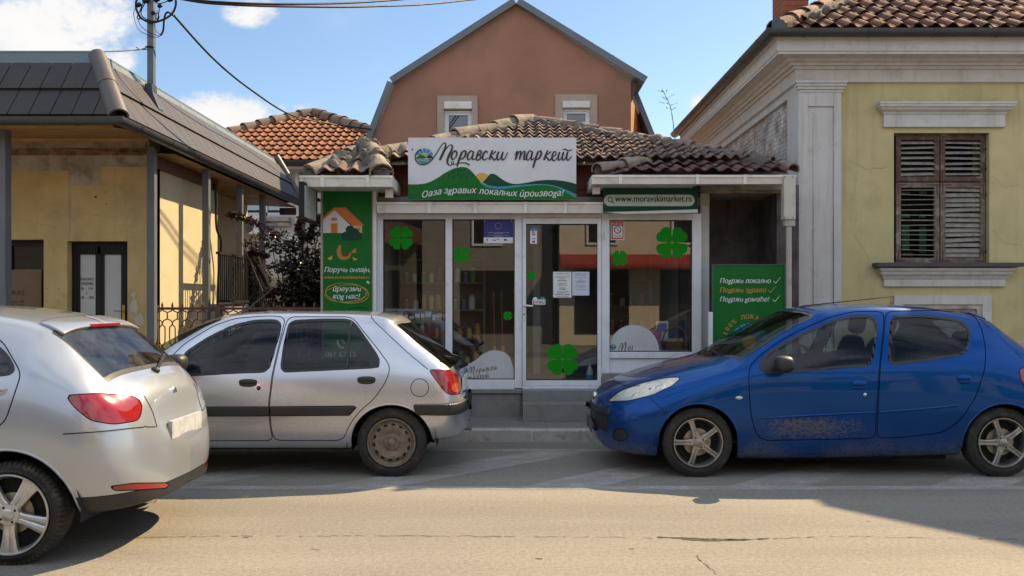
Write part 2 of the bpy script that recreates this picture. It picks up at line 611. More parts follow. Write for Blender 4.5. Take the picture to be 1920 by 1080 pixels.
def tile_slope(mb, p0, udir, vdir, ulen, vlen, poly=None, tw=.21, tl=.33, amp=.028, lip=.022, sub=8, seed=1, rough=.004, style='s', jitter=.006):
    """wavy clay tiles on a slope: p0 lower-left corner, udir along the eave, vdir up the slope; poly = outline in (u, v)"""
    rg = np.random.RandomState(seed)
    p0 = np.array(p0, float); ud = np.array(udir, float); vd = np.array(vdir, float)
    ud /= np.linalg.norm(ud); vd /= np.linalg.norm(vd); nn = np.cross(ud, vd); nn /= np.linalg.norm(nn)
    nu = int(math.ceil(ulen / tw)); nv = int(math.ceil(vlen / tl))
    V, T, tt = [], [], []
    for j in range(nv):
        for i in range(nu):
            ju, jv, jn, jt = rg.normal(0, jitter, 4)
            jn = abs(jn) * .7
            tv = rg.rand()
            rows = [(-.02, lip - .014), (-.02, lip), (.25, lip * .80), (.6, lip * .4), (1.04, 0.0)]
            b = len(V)
            for (vv, hh) in rows:
                for k in range(sub + 1):
                    s = k / sub
                    if style == 's': w = amp * (math.sin(2 * math.pi * (s - .05)) * .5 + .5) ** 1.25
                    elif style == 'flat': w = 0.0
                    else:
                        w = amp * max(0, math.sin(math.pi * min(1, s / .42))) ** .7 if s < .42 else amp * .10 * math.sin(math.pi * (s - .42) / .58)
                    q = p0 + ud * ((i + s) * tw + ju * .5) + vd * ((j + vv) * tl + jv) + nn * (w + hh + jn + jt * .25)
                    V.append(q)
            for r in range(4):
                for k in range(sub):
                    a = b + r * (sub + 1) + k
                    T += [(a, a + 1, a + sub + 2), (a, a + sub + 2, a + sub + 1)]; tt += [tv, tv]
    V = np.array(V); T = np.array(T); tt = np.array(tt)
    if poly is not None:
        du = (V - p0) @ ud; dv = (V - p0) @ vd
        cu = du[T].mean(1); cv = dv[T].mean(1)
        k = sdf(poly, cu, cv) < 0.012
        T, tt = T[k], tt[k]
    used, inv = np.unique(T, return_inverse=True)
    base = len(mb.v)
    mb.v.extend([tuple(map(float, q)) for q in V[used]])
    for f, x in zip(inv.reshape(-1, 3), tt):
        mb.f.append(tuple(int(base + i) for i in f)); mb.m.append(mb.cur); mb.t.append(float(x))
    return mb


def ridge_tiles(mb, a, b, r=.10, tl=.36, seed=1, wob=.012, seg=8, mortar=True, over=.03):
    """row of half-round ridge tiles from a (low end) to b"""
    rg = random.Random(seed)
    a, b = Vector(a), Vector(b); d = (b - a); L = d.length; d.normalize()
    side = d.cross(Vector((0, 0, 1))).normalized(); up = side.cross(d).normalized()
    n = max(1, round(L / tl)); l = L / n
    for i in range(n):
        mb.tint = rg.random()
        c0 = a + d * (i * l - over) + side * rg.gauss(0, wob) + up * rg.gauss(0, wob * .6); c1 = a + d * ((i + 1) * l) + side * rg.gauss(0, wob) + up * rg.gauss(0, wob * .6)
        r0, r1 = r * rg.uniform(1.06, 1.2), r * rg.uniform(.78, .92)
        rings = []
        for (f, rr) in ((0, r0 - .018), (0, r0), (.3, r0 * .7 + r1 * .3), (.7, r0 * .3 + r1 * .7), (1, r1)):
            c = c0.lerp(c1, f)
            rings.append([c + side * (math.cos(math.pi * (k / seg * 1.16 - .08)) * rr * 1.08) + up * (math.sin(math.pi * (k / seg * 1.16 - .08)) * rr) for k in range(seg + 1)])
        vs = [q for rgs in rings for q in rgs]; fs = []
        for q in range(len(rings) - 1):
            for k in range(seg):
                fs.append((q * (seg + 1) + k, q * (seg + 1) + k + 1, (q + 1) * (seg + 1) + k + 1, (q + 1) * (seg + 1) + k))
        mb.add(vs, fs)
    mb.tint = .5
    return mb


def lump(mb, a, b, w, h, seed=1, nu=60, nv=12, amp=.02, skirt=.05):
    """weathered mortar bead lying along a ridge from a to b"""
    from mathutils import noise as mn
    a, b = Vector(a), Vector(b); d = (b - a); L = d.length; d.normalize()
    side = d.cross(Vector((0, 0, 1))).normalized(); up = side.cross(d).normalized()
    vs, fs = [], []
    for i in range(nu + 1):
        for k in range(nv + 1):
            s = k / nv; ang = math.pi * s
            c = a + d * (L * i / nu)
            e = mn.fractal(Vector((i * L / nu * 5 + seed * 9, s * 3, seed)), .9, 2.1, 5) * amp * 2
            ww = w * (1 + .25 * mn.noise(Vector((i * L / nu * 4, seed * 3.3, (s > .5) * 4.0))))
            vs.append(c + side * math.cos(ang) * (ww + e) + up * (math.sin(ang) * (h + e) - (skirt if k in (0, nv) else 0)))
    for i in range(nu):
        for k in range(nv):
            q = i * (nv + 1) + k
            fs.append((q, q + 1, q + nv + 2, q + nv + 1))
    return mb.add(vs, fs)


def ellipsoid(mb, c, ax, ay, az, rx, ry, rz, n=14, m=10, p=1.0):
    ax, ay, az = Vector(ax).normalized(), Vector(ay).normalized(), Vector(az).normalized(); c = Vector(c)
    f = lambda q: math.copysign(abs(q) ** p, q)
    vs, fs = [], []
    for i in range(m + 1):
        ph = -math.pi / 2 + math.pi * i / m
        for k in range(n):
            th = 2 * math.pi * k / n
            vs.append(c + ax * (rx * f(math.cos(ph)) * f(math.cos(th))) + ay * (ry * f(math.cos(ph)) * f(math.sin(th))) + az * (rz * f(math.sin(ph))))
    for i in range(m):
        for k in range(n):
            fs.append((i * n + k, i * n + (k + 1) % n, (i + 1) * n + (k + 1) % n, (i + 1) * n + k))
    return mb.add(vs, fs)


# ------------------------------------------------------------------ cars
def pchip(xs, ys, q):
    x = np.array(xs, float); y = np.array(ys, float); q = np.clip(np.asarray(q, float), x[0], x[-1])
    h = np.diff(x); dl = np.diff(y) / h; m = np.zeros_like(y)
    m[0], m[-1] = dl[0], dl[-1]
    for i in range(1, len(x) - 1):
        if dl[i - 1] * dl[i] > 0:
            w1, w2 = 2 * h[i] + h[i - 1], h[i] + 2 * h[i - 1]
            m[i] = (w1 + w2) / (w1 / dl[i - 1] + w2 / dl[i])
    k = np.clip(np.searchsorted(x, q) - 1, 0, len(h) - 1)
    s = (q - x[k]) / h[k]
    return (y[k] * (1 + 2 * s) * (1 - s) ** 2 + m[k] * h[k] * s * (1 - s) ** 2 + y[k + 1] * s * s * (3 - 2 * s) + m[k + 1] * h[k] * s * s * (s - 1))


class ASheet(Sheet):
    """sheet that also carries side data A per vertex through cuts: x along the car, ring coordinate"""
    def __init__(s, V, N, T, A): Sheet.__init__(s, V, N, T); s.A = np.asarray(A, float)

    def keep(s, f):
        k = s.A.shape[1]
        big = Sheet(np.hstack([s.V, s.A]), s.N, s.T)
        r = Sheet.keep(big, f)
        return ASheet(r.V[:, :3], r.N, r.T, r.V[:, 3:])

    def shifted(s, d): return ASheet(s.V + s.N * d, s.N, s.T, s.A)


class Car:
    def __init__(c, X0, Yc, L, prof, nose=(.5, 2.6), tail=(.3, 2.6), nx=190):
        c.X0, c.Yc, c.L = X0, Yc, L
        s = np.linspace(0, 1, nx)
        x = L * (.5 - .5 * np.cos(np.pi * s)) * .45 + L * s * .55
        c.x = x
        g = lambda k: pchip([p[0] for p in prof[k]], [p[1] for p in prof[k]], x)
        xn = np.clip(x / nose[0], 0, 1); xt = np.clip((L - x) / tail[0], 0, 1)
        pf = np.maximum((1 - (1 - xn) ** nose[1]) ** (1 / nose[1]), .0008) * np.maximum((1 - (1 - xt) ** tail[1]) ** (1 / tail[1]), .0008)
        zb, zt, zr, wr, zs, ws, zm, wm, wl = (g(k) for k in ('zb', 'zt', 'zr', 'wr', 'zs', 'ws', 'zm', 'wm', 'wl'))
        wr, ws, wm, wl = wr * pf, ws * pf, wm * pf, wl * pf
        ctrl = np.stack([np.stack([0 * zb, zb], 1), np.stack([wl * .93, zb], 1), np.stack([wl, zb + .05], 1), np.stack([wm, zm], 1), np.stack([ws, zs], 1),
                         np.stack([wr, zr], 1), np.stack([wr * .80, zr + .62 * (zt - zr)], 1), np.stack([0 * zt, zt], 1)], 1)   # nx,8,2
        cnt = [3, 4, 16, 16, 20, 7, 9]
        rings = []; vv = []
        mir = np.array([-1, 1])
        full = np.concatenate([ctrl[:, 1:2] * mir, ctrl, ctrl[:, 6:7] * mir], 1)  # ghost ends
        for k in range(7):
            a, b, cc, d = full[:, k], full[:, k + 1], full[:, k + 2], full[:, k + 3]
            l1 = np.sqrt(np.linalg.norm(b - a, axis=1) + 1e-6)[:, None]; l2 = np.sqrt(np.linalg.norm(cc - b, axis=1) + 1e-6)[:, None]; l3 = np.sqrt(np.linalg.norm(d - cc, axis=1) + 1e-6)[:, None]
            m1 = (cc - b) + l2 * ((b - a) / l1 - (cc - a) / (l1 + l2))
            m2 = (cc - b) + l2 * ((d - cc) / l3 - (d - b) / (l2 + l3))
            for q in range(cnt[k]):
                t_ = q / cnt[k]
                rings.append(b * (2 * t_ ** 3 - 3 * t_ ** 2 + 1) + m1 * (t_ ** 3 - 2 * t_ ** 2 + t_) + cc * (-2 * t_ ** 3 + 3 * t_ ** 2) + m2 * (t_ ** 3 - t_ ** 2))
                vv.append(k + t_)
        rings.append(ctrl[:, 7]); vv.append(7.0)
        rg = np.stack(rings, 1)             # nx, nv, 2
        nv = rg.shape[1]
        half = np.concatenate([(rg * mir)[:, ::-1], rg[:, 1:]], 1)     # top -> near side is y negative: start at centre top near side
        # order: near side (y<0) from roof centre down to the sill centre, then the far side up
        near = rg[:, ::-1] * mir; far = rg[:, 1:]
        ring = np.concatenate([near, far], 1)                          # nx, 2nv-1
        va = np.array(vv[::-1] + vv[1:])
        n2 = ring.shape[1]
        P = np.zeros((nx, n2, 3)); P[..., 0] = X0 + x[:, None]; P[..., 1] = Yc + ring[..., 0]; P[..., 2] = ring[..., 1]
        du = np.gradient(P, axis=0); dv = np.empty_like(P)
        dv[:, 1:-1] = P[:, 2:] - P[:, :-2]; dv[:, 0] = P[:, 1] - P[:, -2]; dv[:, -1] = dv[:, 0]
        N = np.cross(du, dv); N /= np.maximum(np.linalg.norm(N, axis=2, keepdims=True), 1e-9)
        cen = P.mean(1, keepdims=True)
        if ((P - cen) * N).sum() < 0: N = -N
        idx = np.arange(nx * n2).reshape(nx, n2)
        a, b, cc, d = idx[:-1, :-1].ravel(), idx[1:, :-1].ravel(), idx[1:, 1:].ravel(), idx[:-1, 1:].ravel()
        T = np.concatenate([np.stack([a, b, cc], 1), np.stack([a, cc, d], 1)])
        e1 = P.reshape(-1, 3)[T[:, 1]] - P.reshape(-1, 3)[T[:, 0]]; e2 = P.reshape(-1, 3)[T[:, 2]] - P.reshape(-1, 3)[T[:, 0]]
        fl = (np.cross(e1, e2) * N.reshape(-1, 3)[T[:, 0]]).sum(1) < 0
        T[fl] = T[fl][:, ::-1]
        A = np.zeros((nx, n2, 2)); A[..., 0] = x[:, None]; A[..., 1] = va[None, :]
        c.base = ASheet(P.reshape(-1, 3), N.reshape(-1, 3), T, A.reshape(-1, 2))

    # coordinates used by the cutting outlines -----------------------------
    def near_px(c, s):
        """where the near-side twin of each point is seen from the pavement opposite: outlines were measured there"""
        yn = c.Yc - np.abs(s.V[:, 1] - c.Yc)
        return 966 + s.V[:, 0] / yn * 1680, 568 - (s.V[:, 2] - CAM_H) / yn * 1680, yn / 1680

    def poly(c, s, pts, r=14):
        px, py, k = c.near_px(s)
        return sdf(rc(pts, r) if r else pts, px, py) * k

    def seam(c, parent, pts, r=.0035, m=None, off=.0, name='panel_seam'):
        """thin line following the surface on both sides"""
        q = [c.at(*p) for p in crom(pts, 10)]
        for sg in (-1, 1):
            mb = MB(); mb.tube([(p.x, p.y if sg < 0 else 2 * c.Yc - p.y, p.z) for p in [a + n * off for a, n in q]], r, 5)
            mb.build(name, m or M_void, parent['n' if sg < 0 else 'f'] if isinstance(parent, dict) else parent, smooth=True)

    def line(c, s, pts):
        px, py, k = c.near_px(s)
        return linedist(crom(pts, 6), px, py) * k

    def at(c, px, py):
        """surface point and normal of the near side under an outline point"""
        s = c.base
        if not hasattr(c, 'npx'): c.npx = c.near_px(s)
        qx, qy, k = c.npx
        d = np.where(s.V[:, 1] < c.Yc - .02, np.hypot(qx - px, qy - py), 1e9)
        i = int(d.argmin()); best = (1e9, s.V[i], s.N[i])
        for tr in s.T[(s.T == i).any(1)]:
            M = np.array([[qx[tr[0]], qx[tr[1]], qx[tr[2]]], [qy[tr[0]], qy[tr[1]], qy[tr[2]]], [1, 1, 1]])
            try: w = np.linalg.solve(M, [px, py, 1])
            except np.linalg.LinAlgError: continue
            e = -min(w.min(), 0)
            if e < best[0] and e < .6: best = (e, w @ s.V[tr], w @ s.N[tr])
        return Vector(best[1]), Vector(best[2]).normalized()


def solid(o, th, off=-1):
    m = o.modifiers.new('thickness', 'SOLIDIFY'); m.thickness = th; m.offset = off
    return o


def car_paint(name, col, metal, rough, coat=1.0, mud=None, ior=1.5):
    m = bpy.data.materials.new(name); m.use_nodes = True
    t = NT(m.node_tree); p = t.nodes['Principled BSDF']
    tc = t.new('ShaderNodeTexCoord'); ov = tc.outputs['Object']
    c = t.mix(t.ramp(t.noise(ov, 1.7, 5), .3, .7), tuple(q * .93 for q in col), col)
    r = t.math('ADD', rough, t.math('MULTIPLY', t.noise(ov, 3, 3), .04))
    met = metal
    if mud:
        mc, z0, z1, amt, x0, x1 = mud
        mp = t.new('ShaderNodeMapping'); mp.inputs['Scale'].default_value = (42, 42, 105); mp.inputs['Rotation'].default_value = (0, R(28), 0)
        t.links.new(ov, mp.inputs[0])
        n1 = t.noise(mp.outputs[0], 1.0, 5, .7, .6)
        n2 = t.noise(ov, 2.3, 4, .6)
        q = t.xyz(ov)
        band = t.math('MULTIPLY', t.math('MULTIPLY', t.ramp(q[2], z1 - .10, z1, 1, 0), t.ramp(q[2], z0 - .14, z0 + .04)), t.math('MULTIPLY', t.ramp(q[0], x0 - .2, x0 + .3), t.ramp(q[0], x1 - .5, x1 + .4, 1, 0)))
        n3 = t.noise(ov, 70, 4, .8)
        f = t.math('MULTIPLY', t.ramp(t.math('ADD', t.math('MULTIPLY', n1, .6), t.math('ADD', t.math('MULTIPLY', n3, .4), t.math('MULTIPLY', band, .11))), .53, .66), t.math('MULTIPLY', band, amt))
        f = t.math('MAXIMUM', f, t.math('MULTIPLY', t.math('ADD', t.ramp(q[2], .15, .38, .75, 0.0), t.ramp(q[2], .3, .75, .25, 0.0)), t.math('MULTIPLY', t.ramp(t.math('ADD', t.math('MULTIPLY', n2, .5), t.math('MULTIPLY', n3, .5)), .36, .66), amt)))
        c = t.mix(f, c, mc)
        met = t.math('MULTIPLY', t.math('SUBTRACT', 1.0, f), metal)
        r = t.math('MAXIMUM', r, t.math('MULTIPLY', f, .85))
        t.links.new(t.math('MULTIPLY', t.math('SUBTRACT', 1.0, f, clamp=True), coat), p.inputs['Coat Weight'])
    else:
        p.inputs['Coat Weight'].default_value = coat
    t.links.new(c, p.inputs['Base Color']); t.links.new(r, p.inputs['Roughness'])
    t.setin(p, p.inputs.find('Metallic'), met)
    p.inputs['Coat Roughness'].default_value = .03
    p.inputs['Coat IOR'].default_value = ior; p.inputs['Specular IOR Level'].default_value = .5 if ior > 1.4 else .12
    return m


M_rubber = mat('tyre_rubber', (.022, .021, .020), .82, var=.35, vscale=14, bump=.3, bscale=120, stain=((.10, .085, .06), .55, 9))
M_plastic = mat('black_plastic', (.02, .02, .022), .5, var=.2)
M_dark = mat('car_lining', (.012, .012, .013), .9, var=.1)
M_cloth = mat('seat_cloth', (.035, .037, .042), .95, var=.2, bump=.2, bscale=200)
M_carglass = glass('car_glass', (.45, .51, .50), 0.0, .5, dirt=.015)
M_carglass2 = glass('dark_car_glass', (.30, .36, .36), 0.0, .8, dirt=.02)
M_chrome = mat('bright_metal', (.6, .6, .6), .25, metal=1.0, var=.1)
M_steelrim = mat('rusty_steel_rim', (.20, .165, .125), .62, metal=.35, var=.3, vscale=18, stain=((.13, .075, .04), .7, 14), bump=.2)
M_alloy = mat('alloy_rim', (.34, .33, .31), .36, metal=.8, var=.2, vscale=12, stain=((.12, .10, .08), .5, 16))
M_alloyb = mat('bright_alloy_rim', (.55, .55, .54), .33, metal=.8, var=.15, vscale=12)
M_brake = mat('brake_disc', (.35, .30, .24), .5, metal=.7, var=.3, vscale=20)
M_void = mat('wheel_well', (.008, .008, .008), .95, var=0)
M_redlens = mat('red_lens', (.27, .006, .008), .12, coat=1.0, var=.15, vscale=30)
M_orangelens = mat('orange_lens', (.42, .075, .012), .15, coat=1.0, var=.15, vscale=30)
M_clearlens = mat('clear_lens', (.55, .52, .42), .12, coat=1.0, var=.2, vscale=25, metal=.35)


def make_wheel(parent, cx, yf, cz, R_, rr, style, sgn=-1, turn=0.0, width=.19):
    """yf: y of the outer face; sgn -1 when the outer face looks at -y"""
    s = -sgn     # inward direction along y
    w = thing_part('wheel', parent, MB().lathe([(rr + .004, .02 * s), (rr + .01, .004 * s), (rr + .03, -.004 * s), (R_ - .045, .0), (R_ - .018, .012 * s), (R_ - .004, .028 * s), (R_, .045 * s),
                                             (R_ + .001, .075 * s), (R_ - .004, .078 * s), (R_ - .004, .086 * s), (R_ + .001, .09 * s), (R_ + .001, width * .6 * s), (R_ - .012, (width - .01) * s), (rr + .03, width * s), (rr, (width - .02) * s)], (cx, yf, cz), n=72), M_rubber, 'wheel', True)
    # tread lugs on the shoulder
    lug = MB()
    for k in range(64):
        a = 2 * math.pi * k / 64
        for (r0, r1, y0, y1) in ((R_ - .022, R_ + .003, .010, .05),):
            da = .030
            pts = []
            for rr_, yy in ((r0, y0), (r0 + .018, y0 + .006), (r1, y0 + .022), (r1, y1 + .03), (r0, y1 + .03)):
                pts.append((rr_, yy))
            b = []
            for sg in (-1, 1):
                for rr_, yy in pts:
                    b.append((cx + rr_ * math.cos(a + sg * da), yf + yy * s, cz + rr_ * math.sin(a + sg * da)))
            n = len(pts)
            lug.add(b, [tuple(range(n)), tuple(range(2 * n - 1, n - 1, -1))] + [(i, i + n, (i + 1) % n + n, (i + 1) % n) for i in range(n)])
    o = lug.build('tread', M_rubber, w)
    rim = MB()
    if style == 'steel':
        rim.lathe([(rr + .006, -.004 * s), (rr + .002, -.010 * s), (rr - .006, -.008 * s), (rr - .012, .006 * s), (rr - .018, .022 * s), (rr - .03, .028 * s), (rr - .04, .020 * s), (rr - .075, .016 * s), (rr - .095, .024 * s), (.075, .030 * s), (.062, .018 * s), (.05, .014 * s), (.036, .016 * s), (.034, .002 * s), (.026, -.006 * s), (.0, -.008 * s)], (cx, yf, cz), n=64)
        ro = rim.build('rim', M_steelrim, w, smooth=True, angle=50)
        sl = MB()
        for k in range(14):
            a = 2 * math.pi * (k + .3) / 14; rm = rr - .050
            for q in range(1):
                pts = []
                for e in range(14):
                    th = 2 * math.pi * e / 14
                    lx, lt = .0105 * math.sin(th), .0185 * math.cos(th)
                    pts.append((cx + (rm + lx) * math.cos(a) - lt * math.sin(a), yf + .0155 * s, cz + (rm + lx) * math.sin(a) + lt * math.cos(a)))
                sl.poly(pts)
        sl.build('slot', M_void, ro)
        bl = MB()
        for k in range(4):
            a = math.pi / 2 * k + .5
            bl.lathe([(.0, .006 * s), (.007, .006 * s), (.009, .009 * s), (.009, .02 * s)], (cx + .054 * math.cos(a), yf, cz + .054 * math.sin(a)), n=6)
        bl.build('bolt', M_steelrim, ro)
    else:
        m = M_alloy if style == 'alloy' else M_alloyb
        rim.lathe([(rr + .006, -.002 * s), (rr + .003, -.008 * s), (rr - .004, -.008 * s), (rr - .010, .0), (rr - .014, .012 * s), (rr - .02, .03 * s), (rr - .026, .12 * s)], (cx, yf, cz), n=72)
        ro = rim.build('rim', m, w, smooth=True, angle=50)
        sp = MB()
        ns = 5
        for k in range(ns):
            a = 2 * math.pi * k / ns + turn
            def pt(r, tt, dep): return (cx + r * math.cos(a) - tt * math.sin(a), yf + dep * s, cz + r * math.sin(a) + tt * math.cos(a))
            prof = [(.03, .034, -.002), (.07, .026, -.006), (.12, .021, -.004), (rr - .03, .022, .001), (rr - .004, .031, .004)] if style == 'alloy' else [(.03, .034, .004), (.08, .030, .0), (.13, .036, .0), (rr - .03, .046, .0), (rr - .004, .058, .0)]
            vs = []
            for r, h, dep in prof:
                vs += [pt(r, -h, dep + .03), pt(r, -h, dep + .006), pt(r, -h * .72, dep), pt(r, -h * .18, dep + .001), pt(r, 0, dep + .006), pt(r, h * .18, dep + .001), pt(r, h * .72, dep), pt(r, h, dep + .006), pt(r, h, dep + .03)]
            fs = []
            for q in range(len(prof) - 1):
                for e in range(8):
                    fs.append((q * 9 + e, q * 9 + e + 1, (q + 1) * 9 + e + 1, (q + 1) * 9 + e))
            sp.add(vs, fs)
        sp.lathe([(.062, .03 * s), (.062, .002 * s), (.058, -.004 * s), (.034, -.004 * s), (.032, -.010 * s), (.026, -.013 * s), (.0, -.014 * s)], (cx, yf, cz), n=40)
        so = sp.build('spokes', m, ro, smooth=True, angle=35)
        bl = MB()
        for k in range(4):
            a = math.pi / 2 * k + .55
            bl.lathe([(.0, -.0045 * s), (.0075, -.0045 * s)], (cx + .046 * math.cos(a), yf, cz + .046 * math.sin(a)), n=12)
        bl.build('bolt_hole', M_void, ro, split=True)
        MB().lathe([(.0, .05 * s), (.115, .05 * s), (.115, .06 * s)], (cx, yf, cz), n=48).build('brake_disc', M_brake, w)
    MB().lathe([(.0, .075 * s), (rr - .012, .075 * s)], (cx, yf, cz), n=48).build('wheel_back', M_void, w)
    return w


def thing_part(name, parent, mb, m, cat=None, smooth=False, angle=None, bevel=0):
    return mb.build(name, m, parent, smooth=smooth, angle=angle, bevel=bevel)


def seat(parent, x, y, z, w=.46, lean=.2, m=None, head=True):
    """car seat facing -x: cushion, back and head restraint as rounded shells"""
    m = m or M_cloth
    mb = MB()
    up = Vector((math.sin(lean), 0, math.cos(lean))); fw = Vector((math.cos(lean), 0, -math.sin(lean)))
    ellipsoid(mb, (x - .22, y, z), (1, 0, 0), (0, 1, 0), (0, 0, 1), .29, w / 2, .10, 16, 8, .6)
    ellipsoid(mb, Vector((x + .02, y, z)) + up * .30, fw, (0, 1, 0), up, .085, w / 2, .33, 18, 10, .6)
    o = mb.build('seat', m, parent, smooth=True)
    if head:
        hb = MB()
        c = Vector((x + .03, y, z)) + up * .745
        ellipsoid(hb, c, fw, (0, 1, 0), up, .055, .135, .105, 16, 8, .62)
        for q in (-.05, .05):
            hb.tube([c + Vector((0, q, -.06)), c + Vector((0, q, 0)) - up * .17], .007, 6)
        hb.build('headrest', m, o, smooth=True)
    return o


def finish_car(c, root, P, spec):
    """cut the sheet into body, doors, glass, lamps, bumpers and trim"""
    g = .0036
    s = c.base
    # wheel arches
    wx = [(c.X0 + spec['wf'], spec['wz']), (c.X0 + spec['wb'], spec['wz'])]
    ra = spec['arch']

    def arch(S):
        d = np.full(len(S.V), 1e9)
        for (x, z) in wx:
            q = np.hypot(S.V[:, 0] - x, (S.V[:, 2] - z) * spec.get('archk', 1.0))
            q = np.where((S.V[:, 2] < z), np.abs(S.V[:, 0] - x), q)
            d = np.minimum(d, q)
        return ra - d
    full = s
    s = s.keep(arch(s))
    parts = {}
    glassm = spec.get('glass', M_carglass)
    # lining: dark inner shell everywhere but the glass
    lin = full
    for w in spec['windows']:
        lin = lin.keep(-(c.poly(lin, w) - .022))

    def wshield(S, x0, x1, vlo, bow, vk=.16):
        y = np.abs(S.V[:, 1] - c.Yc)
        lo = x0 + bow * y ** 2; hi = x1 + bow * .45 * y ** 2
        return np.maximum(np.maximum(lo - S.A[:, 0], S.A[:, 0] - hi) * .8, (vlo - S.A[:, 1]) * vk)
    shields = spec['shields']
    for sh in shields:
        lin = lin.keep(-(wshield(lin, *sh[:4]) - .02))
    # side windows
    wins = []
    for w in spec['windows']:
        f = c.poly(s, w)
        gl = s.keep(f + .004); tr = s.keep(np.abs(f) - .0125).shifted(.0015)
        s = s.keep(-(f - .010))
        wins.append((gl.shifted(-.004), tr))
    scr = []
    for sh in shields:
        f = wshield(s, *sh[:4])
        gl = s.keep(f + .006); tr = s.keep(np.abs(f) - .011).shifted(.001)
        s = s.keep(-(f - .010))
        scr.append((gl.shifted(-.003), tr, sh[4]))
    # lamps and other inserts
    ins = []
    for (nm, pts, m, it) in spec['inserts']:
        f = c.poly(s, pts, it)
        if nm in ('headlight', 'taillight', 'rear_reflector', 'grille', 'fog_light'):
            xl = spec['lampx']
            f = np.maximum(f, xl(nm, s))
        a = s.keep(f + .003); s = s.keep(-(f - .003))
        ins.append((nm, a, m))
    # doors
    drs = []
    for pts in spec['doors']:
        f = np.maximum(c.poly(s, pts), .33 - np.abs(s.V[:, 1] - c.Yc))
        drs.append(s.keep(f + g)); s = s.keep(-(f - g))
    # bumpers and hatch as panels of their own
    for (nm, fn, m) in spec['panels']:
        f = fn(c, s)
        a = s.keep(f + g * .6); s = s.keep(-(f - g * .6))
        ins.append((nm, a, m))
    body = s.build('body', P, root)
    for pts in spec['lines']: c.seam(body, pts)
    lin = lin.keep(arch(lin) + .0)
    lin.shifted(-.022).build('lining', M_dark, body)

    def sides(S):
        return (('n', S.keep(S.V[:, 1] - c.Yc)), ('f', S.keep(c.Yc - S.V[:, 1])))
    dobj = {}
    for i, dsh in enumerate(drs):
        for sd, q in sides(dsh):
            if len(q.T): dobj[i, sd] = q.build('door', P, root)
    for i, (gl, tr) in enumerate(wins):
        for (sd, q), (_, r) in zip(sides(gl), sides(tr)):
            own = dobj.get((i, sd), body)
            if len(q.T):
                w = q.build('side_window', glassm, own)
                r.build('window_seal', M_plastic, own)
    for gl, tr, nm in scr:
        w = gl.build(nm, spec.get('shieldglass', glassm), body); tr.build('window_seal', M_plastic, body)
    for nm, a, m in ins:
        if nm in ('headlight', 'taillight', 'rear_reflector', 'fog_light', 'side_strip', 'fuel_flap'):
            for sd, q in sides(a):
                if len(q.T) and not (nm == 'fuel_flap' and sd == spec.get('flap_off')):
                    o = q.build(nm, m, body if nm in ('side_strip', 'fuel_flap') else root)
                    if nm == 'side_strip': solid(o, .014, 1)
        elif len(a.T):
            o = a.build(nm, m, root)
    # wells
    for (x, z) in wx:
        for sg in (-1, 1):
            MB().lathe([(ra + .03, 0), (ra + .03, -.26 * sg), (.0, -.26 * sg)], (x, c.Yc + sg * (spec['hw'] - .035), z), n=40, a0=-.12, a1=math.pi + .12, closed=False).build('wheel_well', M_void, body)
    # arch lips follow the cut edge
    for (x, z) in wx:
        pts = []
        for k in range(41):
            a = math.pi * (-.04 + 1.08 * k / 40)
            xx, zz = x + ra * math.cos(a), z + ra / spec.get('archk', 1.0) * math.sin(a)
            m = np.abs(full.V[:, 1] - c.Yc) > .3
            dd = np.where(m & (full.V[:, 1] < c.Yc), np.hypot(full.V[:, 0] - xx, full.V[:, 2] - zz), 9)
            i = int(dd.argmin())
            pts.append((xx, full.V[i, 1] + .004, zz))
        for sg in (1, -1):
            lip = MB().tube([(a, b if sg > 0 else 2 * c.Yc - b, e) for a, b, e in pts], .009, 6)
            lip.build('arch_lip', P if not spec.get('lipmat') else spec['lipmat'], body, smooth=True)
    # wheels
    for i, (x, z) in enumerate(wx):
        make_wheel(root, x, c.Yc - spec['hw'] + spec['inset'], z, spec['R'], spec['rim'], spec['style'], -1, spec.get('turn', (.3, .3))[i])
        make_wheel(root, x, c.Yc + spec['hw'] - spec['inset'], z, spec['R'], spec['rim'], spec['style'], 1, .2)
    # cabin
    zf = spec['floor']
    fl = MB()
    fl.box(c.X0 + 1.0, c.X0 + spec['cab1'], c.Yc - spec['hw'] + .10, c.Yc + spec['hw'] - .10, zf - .02, zf)
    fl.box(c.X0 + .92, c.X0 + 1.0, c.Yc - spec['hw'] + .10, c.Yc + spec['hw'] - .10, zf, spec['dash'] - .1)
    fl.build('cabin_floor', M_dark, body)
    ds = MB()
    ds.prism([(c.X0 + 1.02, spec['dash'] - .12), (c.X0 + 1.55, spec['dash'] - .30), (c.X0 + 1.62, spec['dash'] - .06), (c.X0 + 1.45, spec['dash'] + .03), (c.X0 + 1.12, spec['dash'] - .03)], c.Yc - .60, c.Yc + .60)
    ds.build('dashboard', M_plastic, body, bevel=.02)
    sw = MB()
    cw = Vector((c.X0 + spec['seatx'] - .50, c.Yc - .33, spec['dash'] - .02)); n = Vector((.9, 0, .42)).normalized(); e1 = Vector((0, 1, 0)); e2 = n.cross(e1)
    sw.tube([cw + (e1 * math.cos(a) + e2 * math.sin(a)) * .18 for a in [2 * math.pi * k / 28 for k in range(28)]], .013, 7, closed=True)
    for a in (0, math.pi, -math.pi / 2):
        sw.tube([cw - n * .02, cw + (e1 * math.cos(a) + e2 * math.sin(a)) * .175], .014, 6)
    ellipsoid(sw, cw - n * .02, e1, e2, n, .06, .05, .03)
    sw.build('steering_wheel', M_plastic, body, smooth=True)
    for sy in (-1, 1):
        seat(root, c.X0 + spec['seatx'], c.Yc + sy * .34, zf + .20 + spec.get('seatz', 0), m=spec.get('cloth'))
    rb = MB()
    xr = c.X0 + spec['rearx']
